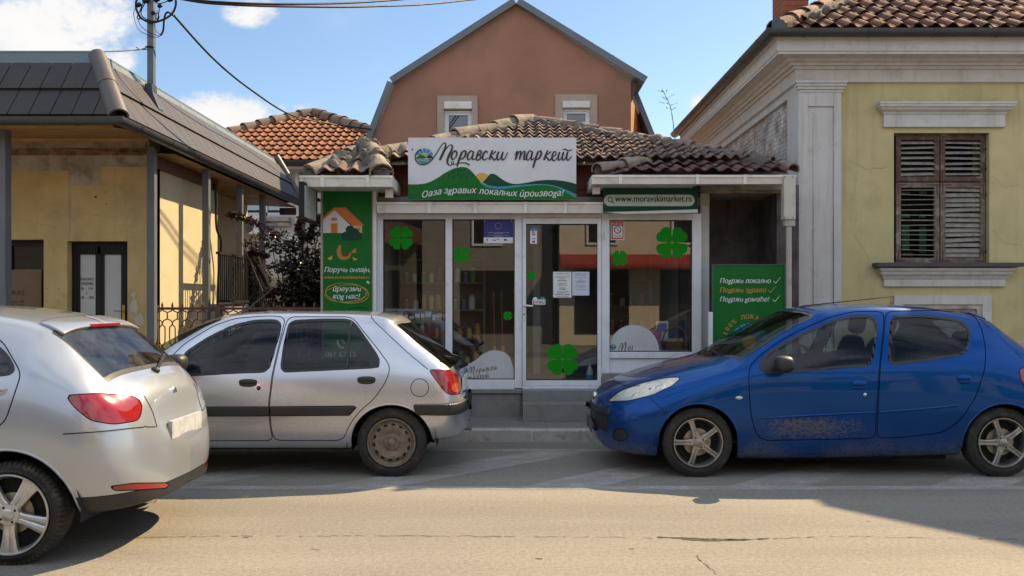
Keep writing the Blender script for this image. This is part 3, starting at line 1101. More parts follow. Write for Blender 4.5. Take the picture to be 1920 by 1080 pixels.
    ellipsoid(rb, (xr - .22, c.Yc, zf + .22), (1, 0, 0), (0, 1, 0), (0, 0, 1), .26, .58, .11, 20, 8, .5)
    ellipsoid(rb, (xr + .06, c.Yc, zf + .50), (.95, 0, -.3), (0, 1, 0), (.3, 0, .95), .09, .58, .30, 20, 8, .5)
    for sy in (-1, 1):
        ellipsoid(rb, (xr + .15, c.Yc + sy * .30, zf + .83), (.95, 0, -.3), (0, 1, 0), (.3, 0, .95), .045, .12, .08, 14, 8, .6)
    rb.build('rear_seat', M_cloth, root, smooth=True)
    # inner mirror
    return body, dobj


def oval_handle(c, parent, px, py, w, h, m_recess, m_grip, name='handle', grip=True):
    for sd in (-1, 1):
        p, n = c.at(px, py)
        if sd == 1:
            p = Vector((p.x, 2 * c.Yc - p.y, p.z)); n = Vector((n.x, -n.y, n.z))
        ux = Vector((1, 0, 0)); ux = (ux - n * ux.dot(n)).normalized(); uz = n.cross(ux)
        par = parent[('n' if sd < 0 else 'f')]
        mb = MB()
        ellipsoid(mb, p - n * .004, ux, uz, n, w / 2, h / 2, .010, 24, 6, .8)
        o = mb.build(name, m_recess, par, smooth=True)
        if grip:
            g = MB(); ellipsoid(g, p + n * .004 + uz * (.012 if uz.z > 0 else -.012) , ux, uz, n, w / 2 * .93, h / 2 * .55, .012, 20, 6, .75)
            g.build('grip', m_grip, o, smooth=True)


def wing_mirror(c, root, p, m_shell, m_base, far=True, size=(.085, .10, .075)):
    for sd in ((-1, 1) if far else (-1,)):
        q = Vector(p) if sd < 0 else Vector((p[0], 2 * c.Yc - p[1], p[2]))
        mb = MB()
        ellipsoid(mb, q, (1, 0, 0), (0, 1, 0), (0, 0, 1), *size, 20, 12, .72)
        o = mb.build('wing_mirror', m_shell, root, smooth=True)
        b = MB()
        b.tube([q + Vector((-.01, -sd * .05, -.03)), q + Vector((-.03, -sd * .17, -.05))], .028, 8)
        b.build('mirror_arm', m_base, o, smooth=True)
        gl = MB(); gl.lathe([(0, size[0] * .80), (.062, size[0] * .74)], q, axis='x', n=24).build('mirror_glass', M_chrome, o)
# ------------------------------------------------------------------ ground
def asphalt(name, base, dark, scale=1.0):
    if name in MATS: return MATS[name]
    m = bpy.data.materials.new(name); m.use_nodes = True
    t = NT(m.node_tree); p = t.nodes['Principled BSDF']
    tc = t.new('ShaderNodeTexCoord'); ov = tc.outputs['Object']
    q = t.xyz(ov)
    st = t.comb(t.math('MULTIPLY', q[0], .25), q[1], 0.0)
    broad = t.noise(st, .9, 5, .6)
    agg = t.noise(ov, 140, 3, .75)
    agg2 = t.noise(ov, 34, 5, .75)
    lane = t.noise(t.comb(t.math('MULTIPLY', q[0], .03), q[1], 7.0), 1.6, 3, .6)
    c = t.mix(t.ramp(t.math('ADD', t.math('MULTIPLY', broad, .6), t.math('MULTIPLY', lane, .4)), .35, .65), dark, base)
    sp = t.ramp(agg, .3, .75, .62, 1.38)
    c = t.mix(1.0, c, t.comb(sp, sp, sp), 'MULTIPLY')
    s2 = t.ramp(agg2, .3, .7, .80, 1.20)
    c = t.mix(1.0, c, t.comb(s2, s2, s2), 'MULTIPLY')
    sp_n = t.noise(t.comb(t.math('MULTIPLY', q[0], .5), q[1], 3.0), 3.1, 6, .7)
    c = t.mix(t.math('MULTIPLY', t.ramp(sp_n, .60, .72), .28), c, tuple(x * .45 for x in dark))
    vo = t.new('ShaderNodeTexVoronoi'); vo.inputs['Scale'].default_value = 2.6; t.links.new(ov, vo.inputs['Vector'])
    c = t.mix(t.math('MULTIPLY', t.ramp(vo.outputs['Distance'], .018, .03, 1, 0), .6), c, tuple(x * .3 for x in dark))
    t.links.new(c, p.inputs['Base Color'])
    p.inputs['Roughness'].default_value = .86
    p.inputs['Specular IOR Level'].default_value = .35
    b = t.new('ShaderNodeBump'); b.inputs['Strength'].default_value = .55; b.inputs['Distance'].default_value = .006
    t.links.new(agg, b.inputs['Height']); t.links.new(b.outputs[0], p.inputs['Normal'])
    MATS[name] = m
    return m


M_road = asphalt('road_asphalt', (.27, .245, .205), (.20, .182, .155))
M_pave = asphalt('pavement_asphalt', (.22, .21, .20), (.16, .155, .15))
M_kerb = mat('kerb_concrete', (.40, .385, .36), .85, var=.18, vscale=5, bump=.4, bscale=60, fine=.12, stain=((.16, .15, .13), .6, 7))
KERB_Y = 9.41
mb = MB(); mb.quad((-150, -60, 0), (150, -60, 0), (150, KERB_Y + .02, 0), (-150, KERB_Y + .02, 0)); struct(mb, 'road', M_road)
mb = MB(); mb.quad((-150, KERB_Y + .11, .128), (150, KERB_Y + .11, .128), (150, 10.2, .15), (-150, 10.2, .15)); mb.quad((-150, 10.2, .15), (150, 10.2, .15), (150, 400, .15), (-150, 400, .15)); struct(mb, 'pavement', M_pave)
mb = MB()
x = PX(998, 9.41) - 30 * 1.02
krnd = random.Random(3)
while x < 32:
    dz = krnd.gauss(0, .003); dy = krnd.gauss(0, .004)
    mb.prism_x([(KERB_Y + dy, -.05), (KERB_Y + .13, -.05), (KERB_Y + .13, .131 + dz), (KERB_Y + .02 + dy, .131 + dz), (KERB_Y + .004 + dy, .118 + dz)], x + .004, x + 1.016)
    x += 1.02
struct(mb, 'kerb', M_kerb, bevel=.006)


def worn_paint(name, amt):
    m = bpy.data.materials.new(name); m.use_nodes = True
    t = NT(m.node_tree); p = t.nodes['Principled BSDF']; out = t.nodes['Material Output']
    tc = t.new('ShaderNodeTexCoord'); ov = tc.outputs['Object']
    q = t.xyz(ov)
    n = t.noise(t.comb(t.math('MULTIPLY', q[0], .5), q[1], 0.0), 5, 7, .75)
    n2 = t.noise(ov, 120, 3, .7)
    a = t.math('MULTIPLY', t.ramp(t.math('ADD', t.math('MULTIPLY', n, .5), t.math('MULTIPLY', n2, .5)), .40 - amt, .70 - amt), .62)
    p.inputs['Base Color'].default_value = (.60, .585, .55, 1); p.inputs['Roughness'].default_value = .8
    tr = t.new('ShaderNodeBsdfTransparent'); ms = t.new('ShaderNodeMixShader')
    t.links.new(a, ms.inputs[0]); t.links.new(tr.outputs[0], ms.inputs[1]); t.links.new(p.outputs[0], ms.inputs[2]); t.links.new(ms.outputs[0], out.inputs[0])
    return m


M_line = worn_paint('worn_road_paint', .05)
mb = MB()
mb.box(-14, 16, 7.02, 7.13, -.01, .004)
mb.box(-14, 16, 8.84, 8.95, -.01, .004)
for k in range(-8, 10):
    x0 = -1.55 + k * 1.62
    mb.prism([(0, 0)] * 0, 0, 0) if False else None
    a, b = (x0, 7.13), (x0 + 1.75, 8.84)
    mb.add([(a[0], a[1], .004), (a[0] + .62, a[1], .004), (b[0] + .62, b[1], .004), (b[0], b[1], .004)], [(0, 1, 2, 3)])
struct(mb, 'road_markings', M_line)

# cracks in the asphalt
M_crack = mat('road_crack', (.075, .065, .052), .95, var=.3)
mb = MB(); cr = random.Random(11)
def crack(pts, w):
    q = []
    for (a, b) in zip(pts[:-1], pts[1:]):
        n = max(2, int(math.hypot(b[0] - a[0], b[1] - a[1]) / .035))
        for i in range(n):
            s = i / n; q.append((a[0] + (b[0] - a[0]) * s + cr.gauss(0, .006), a[1] + (b[1] - a[1]) * s + cr.gauss(0, .006)))
    for i in range(len(q) - 1):
        if cr.random() < .22: continue
        (x0, y0), (x1, y1) = q[i], q[i + 1]; l = math.hypot(x1 - x0, y1 - y0) or 1; ww = w * cr.uniform(.25, 1.2)
        nx, ny = -(y1 - y0) / l * ww, (x1 - x0) / l * ww
        mb.quad((x0 - nx, y0 - ny, .003), (x1 - nx, y1 - ny, .003), (x1 + nx, y1 + ny, .003), (x0 + nx, y0 + ny, .003))
def gp(px, py):
    D = CAM_H * 1680 / (py - 568.0); return (PX(px, D), D)
crack([gp(0, 1012), gp(400, 1006), gp(760, 1005), gp(1180, 1008), gp(1290, 1010), gp(1440, 1011), gp(1560, 1006), gp(1920, 1012)], .004)
crack([gp(1220, 1007), gp(1290, 1010), gp(1350, 1012), gp(1400, 1012), gp(1450, 1009)], .015)
crack([gp(1270, 1012), gp(1340, 1014), gp(1410, 1013)], .018)
crack([gp(1305, 1042), gp(1318, 1056), gp(1338, 1070), gp(1345, 1082)], .004)
crack([gp(528, 880), gp(560, 868), (gp(585, 858))], .006)
for (a, b, c_) in ((600, 1030, 26), (1020, 1048, 30), (1187, 1029, 14), (470, 1008, 30), (1630, 978, 12)):
    crack([gp(a - c_ / 2, b), gp(a + c_ / 2, b + 1)], .006)
struct(mb, 'road_cracks', M_crack)

# ------------------------------------------------------------------ materials of the buildings
M_pvc = mat('white_pvc', (.70, .73, .78), .42, var=.05, vscale=6, stain=((.45, .42, .38), .35, 5), fine=.02)
M_gutterw = mat('white_gutter', (.70, .68, .64), .5, var=.08, vscale=4, stain=((.40, .36, .30), .45, 5))
M_redwall = mat('dark_red_plaster', (.17, .045, .030), .8, var=.2, vscale=3, bump=.4, bscale=50, drip=((.10, .03, .022), .5, 8))
M_tile_old = mat('old_clay_tile', (.185, .125, .10), .92, var=.3, vscale=9, bump=.6, bscale=45, tint=.35, stain=((.16, .15, .11), .75, 6), fine=.2)
M_tile_red = mat('dark_red_tile', (.10, .042, .034), .85, var=.3, vscale=8, bump=.5, bscale=50, tint=.35, stain=((.17, .16, .145), .8, 5), fine=.2)
M_ridge = mat('weathered_ridge_tile', (.23, .185, .14), .92, var=.35, vscale=7, bump=1.0, bscale=30, tint=.25, stain=((.10, .09, .06), .85, 8), fine=.25)
M_mortar = mat('mossy_mortar', (.125, .115, .095), .95, var=.4, vscale=7, bump=1.0, bscale=28, stain=((.05, .048, .032), .85, 9), fine=.35)
M_tile_or = mat('orange_tile', (.205, .066, .022), .85, var=.25, vscale=5, bump=.35, bscale=40, tint=.17, stain=((.15, .06, .03), .6, 7), fine=.12)
M_tile_brown = mat('weathered_brown_tile', (.13, .053, .030), .85, var=.3, vscale=5, bump=.5, bscale=40, tint=.38, stain=((.10, .06, .045), .7, 5), fine=.2)
M_grey_tiles = mat('grey_floor_tile', (.20, .20, .20), .45, var=.10, vscale=8, fine=.05, stain=((.13, .125, .12), .4, 6))
M_wood = mat('pine_boards', (.46, .27, .11), .6, var=.25, vscale=3, bump=.15, bscale=20)
M_oldwood = mat('old_wood', (.30, .25, .19), .85, var=.35, vscale=6, bump=.5, bscale=30, stain=((.12, .09, .07), .6, 5))
M_concrete = mat('bare_concrete', (.42, .37, .32), .92, var=.25, vscale=5, bump=.6, bscale=35, stain=((.12, .08, .05), .5, 4))
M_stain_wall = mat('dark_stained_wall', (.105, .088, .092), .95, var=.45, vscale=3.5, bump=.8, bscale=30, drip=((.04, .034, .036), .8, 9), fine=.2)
M_greymetal = mat('grey_painted_steel', (.11, .122, .14), .45, var=.08, metal=.0, stain=((.18, .18, .18), .3, 8))
M_darkmetal = mat('dark_metal', (.05, .053, .058), .45, var=.15, metal=.3)
M_black = mat('black_paint', (.012, .011, .011), .55, var=.2, spec=.3)
M_paper = mat('white_paper', (.70, .72, .75), .7, var=.04)
M_ink = mat('ink', (.02, .02, .022), .7, var=0)
M_green = mat('sign_green', (.010, .135, .022), .6, var=.12, vscale=2, spec=.2)
M_green2 = mat('sign_dark_green', (.008, .06, .032), .6, var=.08, spec=.2)
M_white = mat('sign_white', (.62, .64, .67), .38, var=.07, vscale=3, stain=((.5, .5, .52), .4, 3))
M_letter = mat('letter_white', (.66, .68, .70), .5, var=.03)
M_clover = mat('clover_green', (.006, .235, .006), .7, var=.06, spec=.15)
M_script = mat('script_brown', (.018, .014, .014), .5, var=0)
M_skyblue = mat('logo_blue', (.03, .24, .46), .5, var=.05)
M_teal = mat('logo_teal', (.03, .24, .32), .5, var=.05)
M_yellow = mat('sun_yellow', (.60, .36, .05), .5, var=.05)
M_orange = mat('sign_orange', (.60, .15, .012), .5, var=.05)
M_glass_shop = glass('shop_glass', (.80, .83, .82), 0, 1.45, dirt=.008)
M_glass_far = glass('window_glass', (.30, .33, .35), 0, 1.6)
M_curtain = mat('curtain', (.30, .31, .32), .9, var=.2, vscale=8)
M_red = mat('sign_red', (.45, .012, .015), .5, var=.03)
M_euroblue = mat('poster_blue', (.018, .022, .20), .5, var=.05)


def pl(mb, pts, y):
    """flat polygon from (X, Z) pairs in the plane y"""
    return mb.poly([(a, y, b) for a, b in pts])
# ------------------------------------------------------------------ the shop
DS = 10.40
X_ = lambda p: PX(p, DS)
Z_ = lambda p: PZ(p, DS)
shop = thing('shop', 'low market shop with white window frames, green signs and old clay roof tiles', 'shop', (PX(1000, 10.6), 10.6, .15))


def sp_(name, mb, m, par=None, **k): return mb.build(name, m, par or shop, **k)


# walls and floor of the sales room
mb = MB()
xa, xb = X_(700), X_(1316)
mb.box(xa, xb, 10.42, 14.6, .30, .452)
sp_('floor', mb, mat('shop_floor', (.30, .29, .27), .5, var=.1))
mb = MB()
mb.box(xa - .16, xa - .003, 10.47, 14.7, .15, 2.75); mb.box(xb, xb + .10, 10.47, 14.7, .15, 2.85); mb.box(xa, xb, 14.6, 14.7, .15, 2.75)
mb.box(xa + 1.9, xa + 2.0, 12.6, 14.6, .452, 2.7)
sp_('inner_wall', mb, mat('shop_inner_wall', (.48, .48, .47), .9, var=.1))
mb = MB(); mb.box(xa - .1, xb + .1, 10.45, 14.7, 2.60, 2.70); sp_('ceiling', mb, mat('shop_ceiling', (.4, .4, .39), .9))
# red parapet
mb = MB(); mb.box(PX(694, 10.5), PX(1142, 10.5), 10.50, 10.62, PZ(392, 10.5), PZ(292, 10.5)); mb.box(PX(694, 10.5), PX(1142, 10.5), 10.485, 10.5, PZ(356, 10.5), PZ(352, 10.5))
sp_('parapet', mb, M_redwall)

# storefront frame
F0, F1 = DS, DS + .07
fr = MB()
for a, b in ((703, 718), (835, 848), (965, 979), (1127.5, 1143), (1298, 1315)):
    bot = 728 if a < 1000 else 728
    fr.box(X_(a), X_(b), F0, F1, Z_(bot), Z_(400))
segs = [(718, 835), (848, 965)]
for a, b in segs:
    fr.box(X_(a), X_(b), F0 + .002, F1, Z_(411), Z_(400)); fr.box(X_(a), X_(b), F0 + .002, F1, Z_(730), Z_(712))
fr.box(X_(979), X_(1127.5), F0 + .002, F1, Z_(408), Z_(400))
fr.box(X_(979), X_(1127.5), F0 - .03, F1, Z_(729), Z_(724))
fr.box(X_(1143), X_(1298), F0 + .002, F1, Z_(412.5), Z_(400)); fr.box(X_(1143), X_(1298), F0 + .002, F1, Z_(672), Z_(660)); fr.box(X_(1143), X_(1298), F0 + .03, F1, Z_(700), Z_(672))
storefront = sp_('storefront_frame', fr, M_pvc, bevel=.006)
for a, b, t_, u_ in ((718, 835, 411, 712), (848, 965, 411, 712), (1143, 1298, 412.5, 660)):
    g_ = MB(); g_.quad((X_(a), DS + .045, Z_(u_)), (X_(b), DS + .045, Z_(u_)), (X_(b), DS + .045, Z_(t_)), (X_(a), DS + .045, Z_(t_)))
    sp_('window_pane', g_, M_glass_shop, storefront)
    s_ = MB(); frame_xz(s_, X_(a) - .001, X_(b) + .001, Z_(u_) - .001, Z_(t_) + .001, .012, DS + .028, DS + .05); sp_('glazing_seal', s_, M_black, storefront)
# door
dr = MB()
frame_xz(dr, X_(979.5), X_(1127), Z_(723.5), Z_(408.5), X_(986) - X_(979), F0 - .022, F0 + .045)
dr.box(X_(986), X_(1121), F0 - .022, F0 + .045, Z_(717), Z_(713)); dr.box(X_(986), X_(1121), F0 - .022, F0 + .045, Z_(420), Z_(415))
door = sp_('door', dr, M_pvc, bevel=.006)
g_ = MB(); g_.quad((X_(986), DS + .02, Z_(713)), (X_(1121), DS + .02, Z_(713)), (X_(1121), DS + .02, Z_(420)), (X_(986), DS + .02, Z_(420))); sp_('door_pane', g_, M_glass_shop, door)
s_ = MB(); frame_xz(s_, X_(986) - .001, X_(1121) + .001, Z_(713), Z_(420), .010, DS + .0, DS + .024); sp_('glazing_seal', s_, M_black, door)
h_ = MB()
h_.box(X_(980.5), X_(984.8), F0 - .034, F0 - .022, Z_(600), Z_(560))
h_.tube([(X_(982.7), F0 - .03, Z_(573)), (X_(982.7), F0 - .075, Z_(573)), (X_(988), F0 - .085, Z_(573)), (X_(999), F0 - .085, Z_(574))], .011, 10)
ho = sp_('door_handle', h_, M_pvc, door, smooth=True, angle=40)
k_ = MB(); k_.lathe([(0, -.006), (.012, -.006), (.014, 0)], (X_(982.6), F0 - .034, Z_(589)), n=14); sp_('lock', k_, mat('brass', (.55, .36, .12), .35, metal=.9), door)
for zz in (440, 700):
    h_ = MB(); h_.tube([(X_(1129), F0 - .025, Z_(zz + 8)), (X_(1129), F0 - .025, Z_(zz - 8))], .012, 8); sp_('hinge', h_, M_pvc, door)
# plinth and steps
pb = MB()
pb.box(X_(702), X_(979), 10.37, 10.46, .14, Z_(737)); pb.box(X_(702), X_(979), 10.34, 10.47, Z_(737) + .002, Z_(729.5))
pb.box(X_(1128), X_(1315), 10.36, 10.46, .14, Z_(699.5))
plinth = sp_('plinth', pb, M_grey_tiles, bevel=.004, split=True)
jo = MB()
for p in (790, 884, 975): jo.box(X_(p), X_(p) + .006, 10.366, 10.37, .15, Z_(737.5))
for p in (1190, 1284): jo.box(X_(p), X_(p) + .006, 10.356, 10.36, .15, Z_(701))
jo.box(X_(1128), X_(1315), 10.355, 10.36, Z_(741), Z_(739.5))
sp_('tile_joint', jo, mat('joint_grey', (.09, .09, .09), .9), plinth)
st = MB()
st.box(PX(980, 10.15), PX(1131, 10.15), 10.22, 10.395, .14, Z_(729)); sp_('step', st, M_grey_tiles, bevel=.006)
st = MB()
st.box(PX(980, 9.95), PX(1131, 9.95), 9.96, 10.215, .14, PZ(757, 9.96)); sp_('step', st, M_grey_tiles, bevel=.006)

# upper white gutters
def gutter(mb, x0, x1, y0, y1, z0, z1, joints=()):
    mb.prism_x([(y0 + .02, z0), (y1, z0), (y1, z1), (y1 - .012, z1), (y1 - .012, z0 + .02), (y0 + .03, z0 + .02), (y0 + .012, z1 - .02), (y0 + .012, z1), (y0 - .008, z1), (y0 - .008, z1 - .025), (y0 + .004, z1 - .03)], x0, x1)
    for j in joints: mb.box(j - .018, j + .018, y0 - .012, y1, z0 - .004, z1 + .003)


gm = MB()
gutter(gm, PX(706, 10.2), PX(1131, 10.2), 10.2, 10.38, PZ(399, 10.2), PZ(379, 10.2), [PX(p, 10.2) for p in (805, 891, 985, 1060)])
sp_('gutter', gm, M_gutterw)
mb = MB(); mb.box(PX(694, 10.39), PX(1131, 10.39), 10.39, 10.47, PZ(400, 10.39), PZ(378, 10.39)); sp_('fascia_board', mb, M_oldwood)

# main roof: low hipped clay-tile roof
ez = PZ(300, 10.2)
e0 = np.array((PX(688, 10.2), 10.2, ez)); e1 = np.array((PX(1440, 10.2), 10.2, ez))
pk = np.array((PX(1000, 12.0), 12.0, PZ(227, 12.0)))
vd = np.array((0, 1.8, pk[2] - ez)); vl = np.linalg.norm(vd)
ul = e1[0] - e0[0]; pu = pk[0] - e0[0]
mb = MB()
tile_slope(mb, e0, (1, 0, 0), vd, ul, vl, poly=[(-.0, -.05), (ul, -.05), (pu, vl), ], tw=.130, tl=.175, amp=.042, lip=.028, seed=5, jitter=.007)
roof = sp_('roof', mb, M_tile_old, smooth=True, angle=40, fix=False)
under = MB(); under.add([tuple(e0 + (0, .03, -.05)), tuple(e1 + (0, .03, -.05)), tuple(pk + (0, 0, -.06)), tuple(pk + (-2.2, 2.6, -1.3)), tuple(pk + (2.6, 2.6, -1.3)), tuple(e0 + (0, 4.4, -.05)), tuple(e1 + (0, 4.4, -.05))], [(0, 1, 2), (0, 2, 5), (1, 6, 2), (2, 6, 5)])
sp_('roof_boarding', under, M_oldwood, roof, fix=False)
rt = MB(); ridge_tiles(rt, e0 + (-.02, .0, .02), pk + (0, 0, .02), r=.095, tl=.33, seed=4, wob=.016); sp_('ridge_tiles', rt, M_ridge, roof, smooth=True, angle=45)
lm = MB(); lump(lm, e0 + (-.02, .0, -.01), pk + (0, .0, -.02), .15, .075, seed=2, amp=.022); lump(lm, pk + (-.05, 0, -.03), e1 + (.05, .0, -.06), .15, .085, seed=5, amp=.035, nu=130)
sp_('mortar', lm, M_mortar, roof, smooth=True)
rt = MB(); ridge_tiles(rt, e1 + (.02, .0, -.04), pk + (0, 0, .0), r=.085, tl=.34, seed=9, wob=.02); sp_('ridge_tiles', rt, M_tile_old, roof, smooth=True, angle=45)

# left wing: small roof over the green banner
DW = 9.77
wz = PZ(330, DW); w0, w1 = PX(570, DW), PX(738, DW)
gm = MB(); gutter(gm, PX(562, DW), PX(734, DW), DW - .02, DW + .12, PZ(350, DW), PZ(329.5, DW), [PX(p, DW) for p in (605, 690)])
sp_('gutter', gm, M_gutterw)
gm = MB()
xr_ = PX(734, DW)
gm.prism_x([(DW + .0, PZ(350, DW)), (10.44, PZ(350, DW) - .02), (10.44, PZ(350, DW) + .11), (DW + .0, PZ(329.5, DW) + .001)], xr_ - .03, xr_ + .012)
gm.prism_x([(DW + .22, PZ(350, DW) - .09), (DW + .30, PZ(350, DW) - .09), (DW + .30, PZ(350, DW) + .0), (DW + .22, PZ(350, DW) + .0)], xr_ - .10, xr_ - .02)
gm.box(PX(563, DW), xr_ - .03, DW + .13, 10.40, PZ(350, DW) + .01, PZ(350, DW) + .03)
sp_('gutter_return', gm, M_gutterw)
pk2 = np.array((PX(690, 10.5), 10.5, PZ(276, 10.5)))
p0 = np.array((w0, DW + .02, wz + .03)); vd2 = np.array((0, pk2[1] - p0[1], pk2[2] - p0[2])); vl2 = np.linalg.norm(vd2); ul2 = w1 - w0; pu2 = pk2[0] - w0
mb = MB(); tile_slope(mb, p0, (1, 0, 0), vd2, ul2, vl2, poly=[(-.02, -.05), (ul2, -.05), (pu2 + .1, vl2), (pu2 - .12, vl2)], tw=.165, tl=.30, amp=.045, lip=.03, seed=8)
wroof = sp_('wing_roof', mb, M_tile_old, smooth=True, angle=40, fix=False)
lm = MB(); lump(lm, p0 + (.22, .14, .03), pk2 + (0, 0, -.01), .15, .105, seed=3, amp=.04); lump(lm, np.array((PX(709, DW + .2), DW + .16, wz + .09)), pk2 + (.0, 0, 0), .14, .12, seed=6, amp=.045)
sp_('mortar', lm, M_mortar, wroof, smooth=True)
rt = MB(); ridge_tiles(rt, p0 + (.06, .04, .02), pk2 + (-.02, -.02, .0), r=.088, tl=.30, seed=2, wob=.012); sp_('ridge_tiles', rt, M_ridge, wroof, smooth=True, angle=45); rt = MB(); ridge_tiles(rt, np.array((PX(715, DW), DW + .0, wz + .04)), pk2 + (.02, -.06, .0), r=.108, tl=.36, seed=5, wob=.01)
sp_('ridge_tiles', rt, M_ridge, wroof, smooth=True, angle=45)
en = MB(); en.lathe([(0, 0), (.092, 0), (.098, .12)], (PX(715, DW), DW + .0, wz + .045), n=26); en.lathe([(0, 0), (.075, 0), (.08, .1)], (p0[0] + .05, DW + .03, wz + .04), n=22)
sp_('mortar_plug', en, M_mortar, wroof, split=True)
mb = MB(); mb.add([(w0, DW + .1, wz), (w1, DW + .1, wz), tuple(pk2 + (0, 0, -.03)), (w0, 11.6, wz), (w1, 11.6, wz)], [(0, 1, 2), (0, 2, 3), (1, 4, 2), (2, 4, 3)]); sp_('roof_boarding', mb, M_oldwood, wroof, fix=False)
# banner wall
bw = MB(); bw.box(PX(602, 10.3), PX(706, 10.3), 10.30, 10.46, .14, PZ(345, 10.3)); sp_('banner_wall', bw, M_oldwood)
bw = MB(); frame_xz(bw, PX(601.5, 10.28), PX(700.5, 10.28), .16, PZ(350, 10.28), .035, 10.272, 10.299); sp_('banner_frame', bw, mat('pale_wood', (.46, .36, .28), .8, var=.15, stain=((.3, .22, .16), .5, 6)))
bw = MB(); bw.box(PX(700.8, 10.3), PX(703, 10.3) + .02, 10.27, 10.40, .14, PZ(350, 10.3)); sp_('corner_strip', bw, M_pvc)

# right wing roof over the passage
wzr = PZ(329, DW); r0_, r1_ = PX(1112, DW), PX(1492, DW)
gm = MB(); gutter(gm, r0_, r1_, DW - .02, DW + .12, PZ(345, DW), PZ(328.5, DW), [PX(p, DW) for p in (1163, 1307, 1396)])
sp_('gutter', gm, M_gutterw)
gm = MB()
gm.prism_x([(DW + .0, PZ(345, DW)), (10.44, PZ(345, DW) - .02), (10.44, PZ(345, DW) + .10), (DW + .0, PZ(328.5, DW) + .001)], r0_ - .012, r0_ + .03)
gm.prism_x([(DW + .24, PZ(345, DW) - .075), (DW + .34, PZ(345, DW) - .075), (DW + .34, PZ(345, DW)), (DW + .24, PZ(345, DW))], r0_ + .02, r0_ + .1)
gm.box(r0_ + .03, PX(1310, DW), DW + .13, 10.40, PZ(345, DW) + .01, PZ(345, DW) + .03)
sp_('gutter_return', gm, M_gutterw)
q0 = np.array((r0_ + .05, DW + .02, wzr + .03)); ridge_y = 10.62; ridge_z = PZ(296, 10.62)
vd3 = np.array((0, ridge_y - q0[1], ridge_z - q0[2])); vl3 = np.linalg.norm(vd3); ul3 = r1_ - q0[0] - .09; hx = PX(1215, 10.62) - q0[0]
mb = MB(); tile_slope(mb, q0, (1, 0, 0), vd3, ul3, vl3, poly=[(.0, -.05), (ul3, -.05), (ul3, vl3 * .75), (ul3 - .5, vl3), (hx, vl3)], tw=.172, tl=.29, amp=.042, lip=.03, seed=12, jitter=.010)
rroof = sp_('wing_roof', mb, M_tile_red, smooth=True, angle=40, fix=False)
rp = np.array((q0[0] + hx, ridge_y, ridge_z))
rt = MB(); ridge_tiles(rt, q0 + (.02, .0, .04), q0 + (.62, .50, .20), r=.078, tl=.36, seed=3, wob=.006); sp_('ridge_tiles', rt, M_ridge, rroof, smooth=True, angle=45); rt = MB(); ridge_tiles(rt, np.array((PX(1481, 10.1), 10.05, PZ(318, 10.05))), np.array((PX(1430, 10.45), 10.5, PZ(302, 10.5))), r=.075, tl=.4, seed=6, wob=.006)
sp_('ridge_tiles', rt, M_tile_old, rroof, smooth=True, angle=45)
lm = MB(); lump(lm, q0 + (.45, .40, .11), rp + (0, 0, 0.0), .17, .07, seed=11, amp=.05); lump(lm, rp + (-.3, 0, -.04), np.array((PX(1462, 10.35), 10.35, PZ(312, 10.35))), .20, .085, seed=7, amp=.055, nu=100)
sp_('mortar', lm, M_mortar, rroof, smooth=True)
en = MB(); en.lathe([(0, 0), (.078, 0), (.08, .08)], tuple(q0 + (.05, .03, .035)), n=20); sp_('mortar_plug', en, M_mortar, rroof)
mb = MB(); mb.add([(q0[0], DW + .1, wzr), (r1_, DW + .1, wzr), (r1_, ridge_y, ridge_z - .06), (rp[0], ridge_y, ridge_z - .05), (q0[0], 11.6, wzr), (r1_, 11.8, wzr)], [(0, 1, 2, 3), (0, 3, 4), (3, 2, 5, 4)]); sp_('roof_boarding', mb, M_oldwood, rroof, fix=False)
# passage under the right wing
xl, xr2 = X_(1317), X_(1478)
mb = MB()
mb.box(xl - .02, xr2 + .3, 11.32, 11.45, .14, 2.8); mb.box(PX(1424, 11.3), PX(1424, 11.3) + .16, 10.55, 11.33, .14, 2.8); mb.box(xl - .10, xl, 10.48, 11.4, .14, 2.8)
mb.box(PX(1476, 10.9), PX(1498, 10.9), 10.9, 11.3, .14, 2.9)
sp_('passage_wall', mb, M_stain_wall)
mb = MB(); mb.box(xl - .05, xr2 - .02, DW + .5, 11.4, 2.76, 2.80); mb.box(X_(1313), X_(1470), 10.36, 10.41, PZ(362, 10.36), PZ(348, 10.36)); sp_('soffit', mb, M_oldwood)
mb = MB(); mb.box(X_(1313.6), X_(1317), F0 + .01, F0 + .09, .14, Z_(348)); sp_('corner_strip', mb, mat('old_post_paint', (.42, .40, .36), .8, var=.2, stain=((.2, .17, .13), .6, 8)))
# downpipe with its square hopper
dp = MB(); dp.box(PX(1468, 9.74), PX(1490, 9.74), 9.70, 9.82, PZ(412, 9.74), PZ(329, 9.74))
hopper = sp_('downpipe', dp, mat('cream_metal', (.48, .46, .42), .5, var=.1, stain=((.3, .27, .22), .5, 7)), bevel=.006)
dp = MB(); dp.tube([(PX(1479, 9.76), 9.76, PZ(424, 9.76)), (PX(1479, 9.76), 9.76, .15)], .031, 14); dp.box(PX(1470, 9.76), PX(1489, 9.76), 9.72, 9.80, PZ(424, 9.76), PZ(412.5, 9.76)); sp_('pipe', dp, mat('cream_pipe', (.42, .38, .34), .5, var=.1, stain=((.25, .2, .16), .5, 7)), hopper, smooth=True, angle=40)
nl = MB()
for p in ((1471.5, 332), (1486.5, 332), (1471.5, 408), (1486.5, 408)):
    nl.lathe([(0, -.004), (.006, -.004), (.007, 0)], (PX(p[0], 9.7), 9.70, PZ(p[1], 9.7)), n=8)
sp_('screw', nl, M_darkmetal, hopper, split=True)

